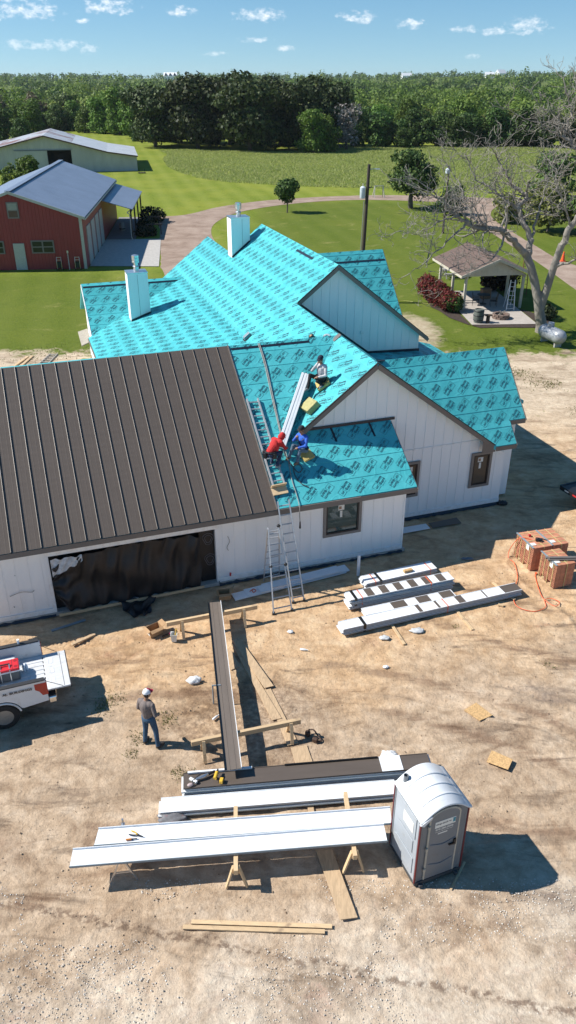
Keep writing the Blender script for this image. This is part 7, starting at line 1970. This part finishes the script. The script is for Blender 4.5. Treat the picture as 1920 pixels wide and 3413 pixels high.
# pebbles and clods
g = np.random.default_rng(17)
def pebbles(name, n, xr, yr, smin, smax, mat, label, seed, thr=.45):
    g = np.random.default_rng(seed)
    X = g.uniform(*xr, n); Y = g.uniform(*yr, n)
    k = fbm(X, Y, .7, 3, seed) > thr; X, Y = X[k], Y[k]; n = len(X)
    ico = [(1, 0, 0), (-.5, .87, 0), (-.5, -.87, 0), (0, 0, .8), (.3, .5, .55), (-.6, 0, .5), (.3, -.5, .5)]
    fac = [(0, 4, 6), (4, 3, 6), (4, 1, 5), (4, 5, 3), (5, 2, 6), (5, 6, 3), (0, 1, 4), (1, 2, 5), (2, 0, 6)]
    ico = np.array(ico); s = smin + (smax - smin) * g.uniform(0, 1, n) ** 3
    a = g.uniform(0, 6.28, n); jit = g.uniform(.7, 1.3, (n, 7, 3))
    P_ = ico[None] * jit * s[:, None, None]
    x = P_[..., 0] * np.cos(a)[:, None] - P_[..., 1] * np.sin(a)[:, None] + X[:, None]; y = P_[..., 0] * np.sin(a)[:, None] + P_[..., 1] * np.cos(a)[:, None] + Y[:, None]
    v = np.stack([x, y, P_[..., 2] - .018], -1).reshape(-1, 3)
    f = (np.arange(n)[:, None, None] * 7 + np.array(fac)[None]).reshape(-1, 3)
    me_ = bpy.data.meshes.new(name); me_.from_pydata(v.tolist(), [], f.tolist()); me_.materials.append(mat)
    o_ = bpy.data.objects.new(name, me_); COL.objects.link(o_); tag(o_, label, kind='stuff')
def stone_mat(name, stops):
    m, nt, b = newmat(name); geo = N(nt, 'ShaderNodeNewGeometry')
    nt.links.new(ramp(nt, geo.outputs['Random Per Island'], stops), b.inputs['Base Color']); b.inputs['Roughness'].default_value = .9; b.inputs['Specular IOR Level'].default_value = .15
    return m
pebbles('gravel', 22000, (-7.5, 7.5), (6.8, 10.8), .005, .024, stone_mat('pale_gravel', [(0, (.42, .36, .29)), (.5, (.58, .52, .45)), (1, (.72, .67, .60))]), 'pale loose gravel scattered over the dirt near the camera', 5)
pebbles('soil_clods', 3500, (-8, 10), (9.5, 23), .008, .035, stone_mat('brown_clods', [(0, (.20, .14, .095)), (.6, (.33, .24, .165)), (1, (.45, .35, .25))]), 'brown crumbs of soil scattered over the site', 6, .5)
# grass tufts on the dirt
g = np.random.default_rng(23)
TUFT = leaf_mat('tuft_grass', [(0, (.14, .16, .05)), (.6, (.22, .24, .08)), (1, (.36, .32, .17))], .3)
qs = []
spots = [(-4.9, 16.3, .42, 300), (-5.1, 16.0, .3, 160), (-3.2, 15.55, .3, 200), (-3.9, 14.9, .28, 150), (-4.0, 14.3, .2, 90), (-2.45, 13.6, .26, 190), (-2.75, 13.75, .2, 90), (5.2, 19.6, .12, 30), (7.6, 17.8, .2, 60), (9.4, 16.6, .25, 80), (3.55, 20.0, .1, 30),
         (13.4, 43.5, 1.0, 500), (14.5, 41.8, 1.1, 500), (15.3, 37.5, .9, 350), (16.8, 38.6, .8, 250), (11.9, 46.6, 1.6, 500), (8.9, 46.0, 1.2, 500), (-15, 47.2, 2.6, 700), (-11, 48, 2, 400)]
for x, y, r_, n in spots:
    n = int(n * .6)
    px_, py_ = x + g.normal(0, r_ * .5, n), y + g.normal(0, r_ * .5, n)
    a = g.uniform(0, math.pi, n); h = g.uniform(.012, .05, n) * (1 if y < 30 else 1.5); w = g.uniform(.008, .02, n) * (1 if y < 30 else 2.2)
    lx, ly = g.normal(0, .018, n), g.normal(0, .018, n)
    qs.append(np.stack([np.stack([px_ - np.cos(a) * w, py_ - np.sin(a) * w, np.full(n, -.02)], -1), np.stack([px_ + np.cos(a) * w, py_ + np.sin(a) * w, np.full(n, -.02)], -1),
                        np.stack([px_ + lx + np.cos(a) * w * .3, py_ + ly, h], -1), np.stack([px_ + lx - np.cos(a) * w * .3, py_ + ly, h], -1)], 1).reshape(-1, 3))
o = bpy.data.objects.new('grass_tufts', quads_mesh('grass_tufts', np.concatenate(qs), TUFT)); COL.objects.link(o)
tag(o, 'small tufts of weeds and grass growing on the bare dirt', kind='stuff')
# ================================================================ PEOPLE
SKIN = M('skin', (.30, .165, .105), .55, .08, 9)
HAIR = M('dark_hair', (.015, .012, .010), .7, .2)
def cloth(name, col, var=.15): return M(name, col, .85, var, 6, bump=.5, bs=14, bd=.02)
def person(label, segs, ells, mats, loc, rz, extra=None, voxel=.013):
    """one continuous body grown from tapered limbs; segs: (p0,p1,r0,r1,material key), ells: (centre, radii, rotation or None, key)"""
    t = thing('person', label, 'person', loc, rz)
    mb = MB()
    for p0, p1, r0, r1, key in segs:
        p0, p1 = Vector(p0), Vector(p1); d = p1 - p0; L = d.length; dn = d.normalized()
        pts, rr_ = [], []
        for k in range(4): a = math.pi / 2 * (1 - k / 4); pts.append(p0 - dn * r0 * math.sin(a)); rr_.append(max(.001, r0 * math.cos(a)))
        for k in range(3): pts.append(p0.lerp(p1, k / 2)); rr_.append(r0 + (r1 - r0) * k / 2)
        for k in range(1, 5): a = math.pi / 2 * k / 4; pts.append(p1 + dn * r1 * math.sin(a)); rr_.append(max(.001, r1 * math.cos(a)))
        mb.tube(pts, rr_, 12)
    for c_, r_, rot, key in ells: mb.sphere(c_, r_, 16, 12, rot=rot)
    me_ = mb.mesh('body', [SKIN])
    tmp = bpy.data.objects.new('body_tmp', me_); COL.objects.link(tmp)
    md = tmp.modifiers.new('r', 'REMESH'); md.mode = 'VOXEL'; md.voxel_size = voxel; md.use_smooth_shade = True
    ms = tmp.modifiers.new('s', 'SMOOTH'); ms.factor = .5; ms.iterations = 2
    dg = bpy.context.evaluated_depsgraph_get(); dg.update()
    body_me = bpy.data.meshes.new_from_object(tmp.evaluated_get(dg))
    bpy.data.objects.remove(tmp)
    keys = list(mats.keys()); body_me.materials.clear()
    for k in keys: body_me.materials.append(mats[k])
    n = len(body_me.polygons); C_ = np.empty(n * 3); body_me.polygons.foreach_get('center', C_); C_ = C_.reshape(-1, 3)
    best = np.full(n, 1e9); mi = np.zeros(n, np.int32)
    for p0, p1, r0, r1, key in segs:
        p0, p1 = np.array(p0, float), np.array(p1, float); d = p1 - p0
        tt = np.clip(((C_ - p0) @ d) / (d @ d), 0, 1)
        dist = np.linalg.norm(C_ - p0 - tt[:, None] * d, axis=1) - (r0 + (r1 - r0) * tt)
        k = dist < best; best[k] = dist[k]; mi[k] = keys.index(key)
    for c_, r_, rot, key in ells:
        q = C_ - np.array(c_)
        if rot is not None: q = q @ np.array(rot)
        r_ = np.array(r_ if isinstance(r_, (tuple, list)) else (r_,) * 3); nr = np.linalg.norm(q / r_, axis=1)
        dist = (nr - 1) * r_.min()
        k = dist < best; best[k] = dist[k]; mi[k] = keys.index(key)
    body_me.polygons.foreach_set('material_index', mi); body_me.polygons.foreach_set('use_smooth', np.ones(n, bool)); body_me.name = 'body'
    o_ = bpy.data.objects.new('body', body_me); COL.objects.link(o_); o_.parent = t
    return t
def fingers(hand, dirv, side_v, curl, key='skin', L=.075):
    """palm end, finger direction, across-the-palm direction, curl direction"""
    hand, dirv, side_v, curl = Vector(hand), Vector(dirv).normalized(), Vector(side_v).normalized(), Vector(curl).normalized()
    out = []
    for i, (o_, l_) in enumerate(((-.03, .9), (-.01, 1.05), (.01, 1.0), (.03, .8))):
        a = hand + side_v * o_; m_ = a + dirv * (L * .5 * l_) + curl * .008; e = m_ + (dirv * .6 + curl * .8).normalized() * (L * .5 * l_)
        out += [(tuple(a), tuple(m_), .0105, .010, key), (tuple(m_), tuple(e), .010, .008, key)]
    a = hand - dirv * .055 - side_v * .03; e = a + (dirv * .5 - side_v * .85).normalized() * .055
    out.append((tuple(a), tuple(e), .013, .010, key))
    return out
def head_ells(c, f, key='skin'):
    """head centre, facing direction (unit, local)"""
    c, f = Vector(c), Vector(f).normalized(); s = f.cross(Vector((0, 0, 1))).normalized(); u = s.cross(f)
    rot = Matrix((s, f, u)).transposed()
    return [(tuple(c), (.078, .095, .115), rot, 'hair'), (tuple(c + f * .022 - u * .022), (.070, .088, .098), rot, key), (tuple(c + f * .115 - u * .02), (.014, .018, .022), rot, key),
            (tuple(c + f * .06 - u * .085), (.045, .045, .035), rot, key), (tuple(c + s * .08 - u * .01), (.012, .022, .032), rot, key), (tuple(c - s * .08 - u * .01), (.012, .022, .032), rot, key)], rot
def cap(parent, c, f, crown_mat, brim_mat, back_mat=None, up=(0, 0, 1)):
    c, f, up = Vector(c), Vector(f).normalized(), Vector(up).normalized(); s = f.cross(up).normalized(); u = s.cross(f)
    rot = Matrix((s, f, u)).transposed()
    mb = MB(); vv = []; n, m_ = 18, 7
    for i in range(m_ + 1):
        th = math.pi / 2 * i / m_
        for k in range(n):
            a = 2 * math.pi * k / n; q = Vector((.098 * math.cos(th) * math.cos(a), .116 * math.cos(th) * math.sin(a), .105 * math.sin(th) ** .8)); vv.append(c + rot @ (q + Vector((0, 0, .025))))
    fr = [];  bk = []
    for i in range(m_):
        for k in range(n):
            q = (i * n + k, i * n + (k + 1) % n, (i + 1) * n + (k + 1) % n, (i + 1) * n + k)
            (fr if (math.sin(2 * math.pi * (k + .5) / n) > .35 or back_mat is None) else bk).append(q)
    mb.add(vv, fr, 0); mb.add(vv, bk, 1)
    o_ = mb.build('cap', [crown_mat, back_mat or crown_mat], parent, True, angle=180)
    mb = MB(); pts = []
    for k in range(9):
        a = R(20) + R(140) * k / 8; pts.append(c + rot @ Vector((.088 * math.cos(a), .10 * math.sin(a), .03)))
    for k in range(8, -1, -1):
        a = R(20) + R(140) * k / 8; pts.append(c + rot @ Vector((.085 * math.cos(a), .10 * math.sin(a) + .085 * math.sin(a) ** .5, .018)))
    mb.prism(pts, u * .008); mb.build('cap_brim', brim_mat, o_)
    return o_
# local frame of every person: +y is the way the body faces, z up
# --- man standing by the truck, seen from behind
shirt = cloth('taupe_shirt', (.165, .135, .125)); jeans = cloth('blue_jeans', (.030, .075, .135), .25); boots = cloth('dark_boots', (.05, .038, .03))
segs = [((-.10, 0, .93), (-.14, .02, .52), .095, .072, 'pants'), ((-.14, .02, .52), (-.16, -.04, .11), .070, .056, 'pants'), ((-.16, -.06, .06), (-.19, .12, .045), .052, .044, 'boot'),
        ((.10, 0, .93), (.17, .03, .52), .095, .072, 'pants'), ((.17, .03, .52), (.23, -.02, .11), .070, .056, 'pants'), ((.23, -.04, .06), (.28, .13, .045), .052, .044, 'boot'),
        ((-.07, 0, .97), (.07, 0, .97), .115, .115, 'pants'),
        ((0, -.01, 1.06), (0, -.02, 1.36), .145, .165, 'shirt'), ((-.12, -.02, 1.42), (.12, -.02, 1.42), .095, .095, 'shirt'),
        ((-.19, -.02, 1.43), (-.27, -.02, 1.16), .066, .054, 'shirt'), ((-.27, -.02, 1.16), (-.24, .13, .95), .050, .040, 'shirt'), ((-.24, .13, .95), (-.21, .18, .89), .034, .036, 'skin'),
        ((.19, -.02, 1.43), (.29, -.06, 1.17), .066, .054, 'shirt'), ((.29, -.06, 1.17), (.23, .13, 1.02), .050, .040, 'shirt'), ((.23, .13, 1.02), (.19, .18, .99), .036, .038, 'glove'),
        ((0, -.01, 1.48), (0, .01, 1.60), .058, .055, 'skin')]
segs += fingers((-.20, .20, .87), (.2, .4, -1), (0, 1, .3), (1, 0, 0)) + fingers((.17, .21, .97), (-.4, .6, -.6), (.6, .6, 0), (-1, 0, -.3), 'glove')
ells, hr = head_ells((.01, .04, 1.685), (.25, 1, -.15))
ells += [((-.0, -.02, 1.24), (.20, .135, .24), None, 'shirt'), ((0, .0, 1.02), (.165, .125, .12), None, 'shirt'), ((0, -.05, .93), (.16, .11, .12), None, 'pants')]
mn = person('man in taupe shirt, jeans and red and white cap standing near the truck', segs, ells, {'skin': SKIN, 'hair': HAIR, 'shirt': shirt, 'pants': jeans, 'boot': boots, 'glove': M('yellow_glove', (.50, .36, .05), .8)}, (-3.52, 14.66, .0), R(-28))
cap(mn, (.01, .04, 1.70), (.25, 1, -.10), cloth('cap_red', (.36, .02, .05)), cloth('cap_red', (.36, .02, .05)), cloth('cap_white', (.70, .71, .73), .05))

# seated figures: pelvis at the local origin
def sit(label, loc, rz, shirt_m, pants_m, shoe_m, torso_lean, knees, feet, hands, elbows, face, cap_m, brim_m, sh_w=.19, neck=None, back=None, up_head=.62, sk=SKIN, gl=None):
    hipL, hipR = Vector((-.10, 0, 0)), Vector((.10, 0, 0))
    sh = Vector(torso_lean)                       # mid-shoulder point
    sL, sR = sh + Vector((-sh_w, 0, 0)), sh + Vector((sh_w, 0, 0))
    hd = sh + (Vector(neck) if neck else Vector((0, .05, .26)))
    S_ = []
    for hp_, kn, ft in ((hipL, knees[0], feet[0]), (hipR, knees[1], feet[1])):
        kn, ft = Vector(kn), Vector(ft)
        S_ += [(tuple(hp_), tuple(kn), .092, .070, 'pants'), (tuple(kn), tuple(ft), .066, .052, 'pants'), (tuple(ft + Vector((0, -.03, -.04))), tuple(ft + Vector((0, .15, -.055))), .048, .040, 'boot')]
    S_ += [((-.06, 0, .02), (.06, 0, .02), .125, .125, 'pants'), ((0, 0, .10), tuple(sh * .78), .135, .165, 'shirt'), (tuple(sL + Vector((.06, 0, 0))), tuple(sR - Vector((.06, 0, 0))), .095, .095, 'shirt'), (tuple(sh), tuple(hd - Vector((0, .02, .10))), .060, .055, 'skin')]
    for s_, e, h_, sg in ((sL, elbows[0], hands[0], -1), (sR, elbows[1], hands[1], 1)):
        e, h_ = Vector(e), Vector(h_); dn = (h_ - e).normalized()
        S_ += [(tuple(s_), tuple(e), .064, .052, 'shirt'), (tuple(e), tuple(h_ - dn * .04), .049, .038, 'shirt'), (tuple(h_ - dn * .03), tuple(h_ + dn * .045), .032, .036, 'skin')]
        S_ += fingers(h_ + dn * .075, dn, dn.cross(Vector((0, 0, 1))) if abs(dn.z) < .9 else Vector((1, 0, 0)), (0, .2, -1))
    E_, hr = head_ells(hd, face)
    E_.append((tuple(sh * .62), (.19, .135, .22), None, 'shirt'))
    t_ = person(label, S_, E_, {'skin': sk, 'hair': HAIR, 'shirt': shirt_m, 'pants': pants_m, 'boot': shoe_m}, loc, rz)
    cap(t_, hd + Vector((0, 0, .02)), face, cap_m, brim_m)
    return t_, hd, sh
NAVY = cloth('navy_jeans', (.018, .036, .085)); BLKP = cloth('black_trousers', (.012, .012, .014)); BLKC = cloth('black_cap', (.012, .014, .02))
REDS = cloth('red_shirt', (.50, .022, .022)); BLUES = cloth('royal_blue_shirt', (.03, .12, .52)); WHT = cloth('white_print_shirt', (.50, .50, .52), .35)
SHOE = cloth('grey_trainers', (.22, .22, .23), .3)
# worker in red: crouched on the roof ladder, bending to the bundle on his right
c_ = on_front(-4.62, 1.10, .46)
wr, hd, sh = sit('worker in red hooded shirt crouching on the roof ladder over the white bundle', c_, HA + R(-62), REDS, NAVY, SHOE, (.0, .34, .38),
    [(-.16, .36, -.02), (.18, .34, .02)], [(-.14, .20, -.40), (.16, .16, -.40)], [(-.02, .66, .06), (.12, .68, .05)], [(-.24, .44, .16), (.26, .46, .14)], (.1, .75, -.75), REDS, REDS, neck=(.03, .20, .10))
mb = MB(); mb.tube([(.19 * math.cos(a), .145 * math.sin(a) + .02, .10) for a in np.linspace(0, 2 * math.pi, 17)], .035, 6, sq=1.2); tb = mb.build('tool_belt', BLACK, wr)
for p_ in ((-.20, -.06, .0), (.20, .0, .0), (-.06, -.17, .0)): mb = MB(); mb.box(p_, (.12, .11, .2)); mb.build('tool_pouch', BLACK, tb, bevel=.02)
mb = MB(); mb.sphere(hd + Vector((0, -.03, .0)), (.115, .125, .125), 16, 10); mb.build('hood', REDS, wr, True)
# worker in blue: sitting on foam, facing the bundle and the camera's left
c_ = on_front(-3.36, 1.22, .24)
wb_, hd, sh = sit('worker in blue shirt and black cap sitting on a foam pad on the porch roof', c_, HA + R(118), BLUES, cloth('faded_jeans', (.10, .15, .21), .3), cloth('tan_boots', (.16, .10, .06)), (.0, .06, .50),
    [(-.15, .36, .12), (.22, .28, .16)], [(-.14, .46, -.24), (.28, .40, -.22)], [(-.10, .42, .22), (.02, .34, .56)], [(-.28, .22, .28), (.20, .28, .36)], (.15, 1, -.18), BLKC, BLKC)
mb = MB(); mb.tube(catmull([(-.16, .10, .52), (-.04, .19, .36), (.10, .16, .18), (.16, .08, .08)], 5), .028, 6, sq=.35); mb.build('harness_strap', BLACK, wb_)
mb = MB(); mb.tube(catmull([(.15, .13, .54), (.05, .20, .38), (-.08, .17, .18)], 5), .028, 6, sq=.35); mb.build('harness_strap', BLACK, wb_)
mb = MB(); mb.tube([(.18 * math.cos(a), .14 * math.sin(a) + .02, .08) for a in np.linspace(0, 2 * math.pi, 17)], .035, 6, sq=1.2); mb.build('tool_belt', BLACK, wb_)
# worker in white and black: sitting on foam near the ridge, hand at his mouth
c_ = on_left(-1.86, 3.12, .20)
ww, hd, sh = sit('worker in white printed shirt and black trousers sitting near the roof ridge', c_, HA + R(122), WHT, BLKP, SHOE, (.0, .02, .50),
    [(-.06, .32, .04), (.20, .40, .22)], [(-.20, .20, -.10), (.20, .52, -.20)], [(-.06, .30, .18), (.03, .17, .66)], [(-.27, .12, .24), (.24, .24, .34)], (.1, 1, -.28), cloth('navy_cap', (.010, .016, .035)), cloth('navy_cap', (.010, .016, .035)))
mb = MB(); mb.tube([(.18 * math.cos(a), .15 * math.sin(a) + .02, .12) for a in np.linspace(0, 2 * math.pi, 17)], .06, 8, sq=1.1); mb.build('tied_jacket', cloth('black_print_jacket', (.03, .03, .034), .5), ww, True)
# ================================================================ HAZE
mb = MB(); mb.box((0, 2200, 18), (9000, 4700, 48))
hz = mb.build('haze', [], None)
m = bpy.data.materials.new('haze_air'); m.use_nodes = True; nt = m.node_tree
nt.nodes.remove(nt.nodes['Principled BSDF'])
pv = N(nt, 'ShaderNodeVolumePrincipled'); pv.inputs['Color'].default_value = (.80, .88, .95, 1); pv.inputs['Density'].default_value = .00007; pv.inputs['Anisotropy'].default_value = .2
nt.links.new(pv.outputs[0], nt.nodes['Material Output'].inputs['Volume'])
hz.data.materials.append(m)
tag(hz, 'thin pale daylight haze over the countryside', kind='stuff')
scene.cycles.volume_bounces = 0
scene.cycles.volume_max_steps = 64
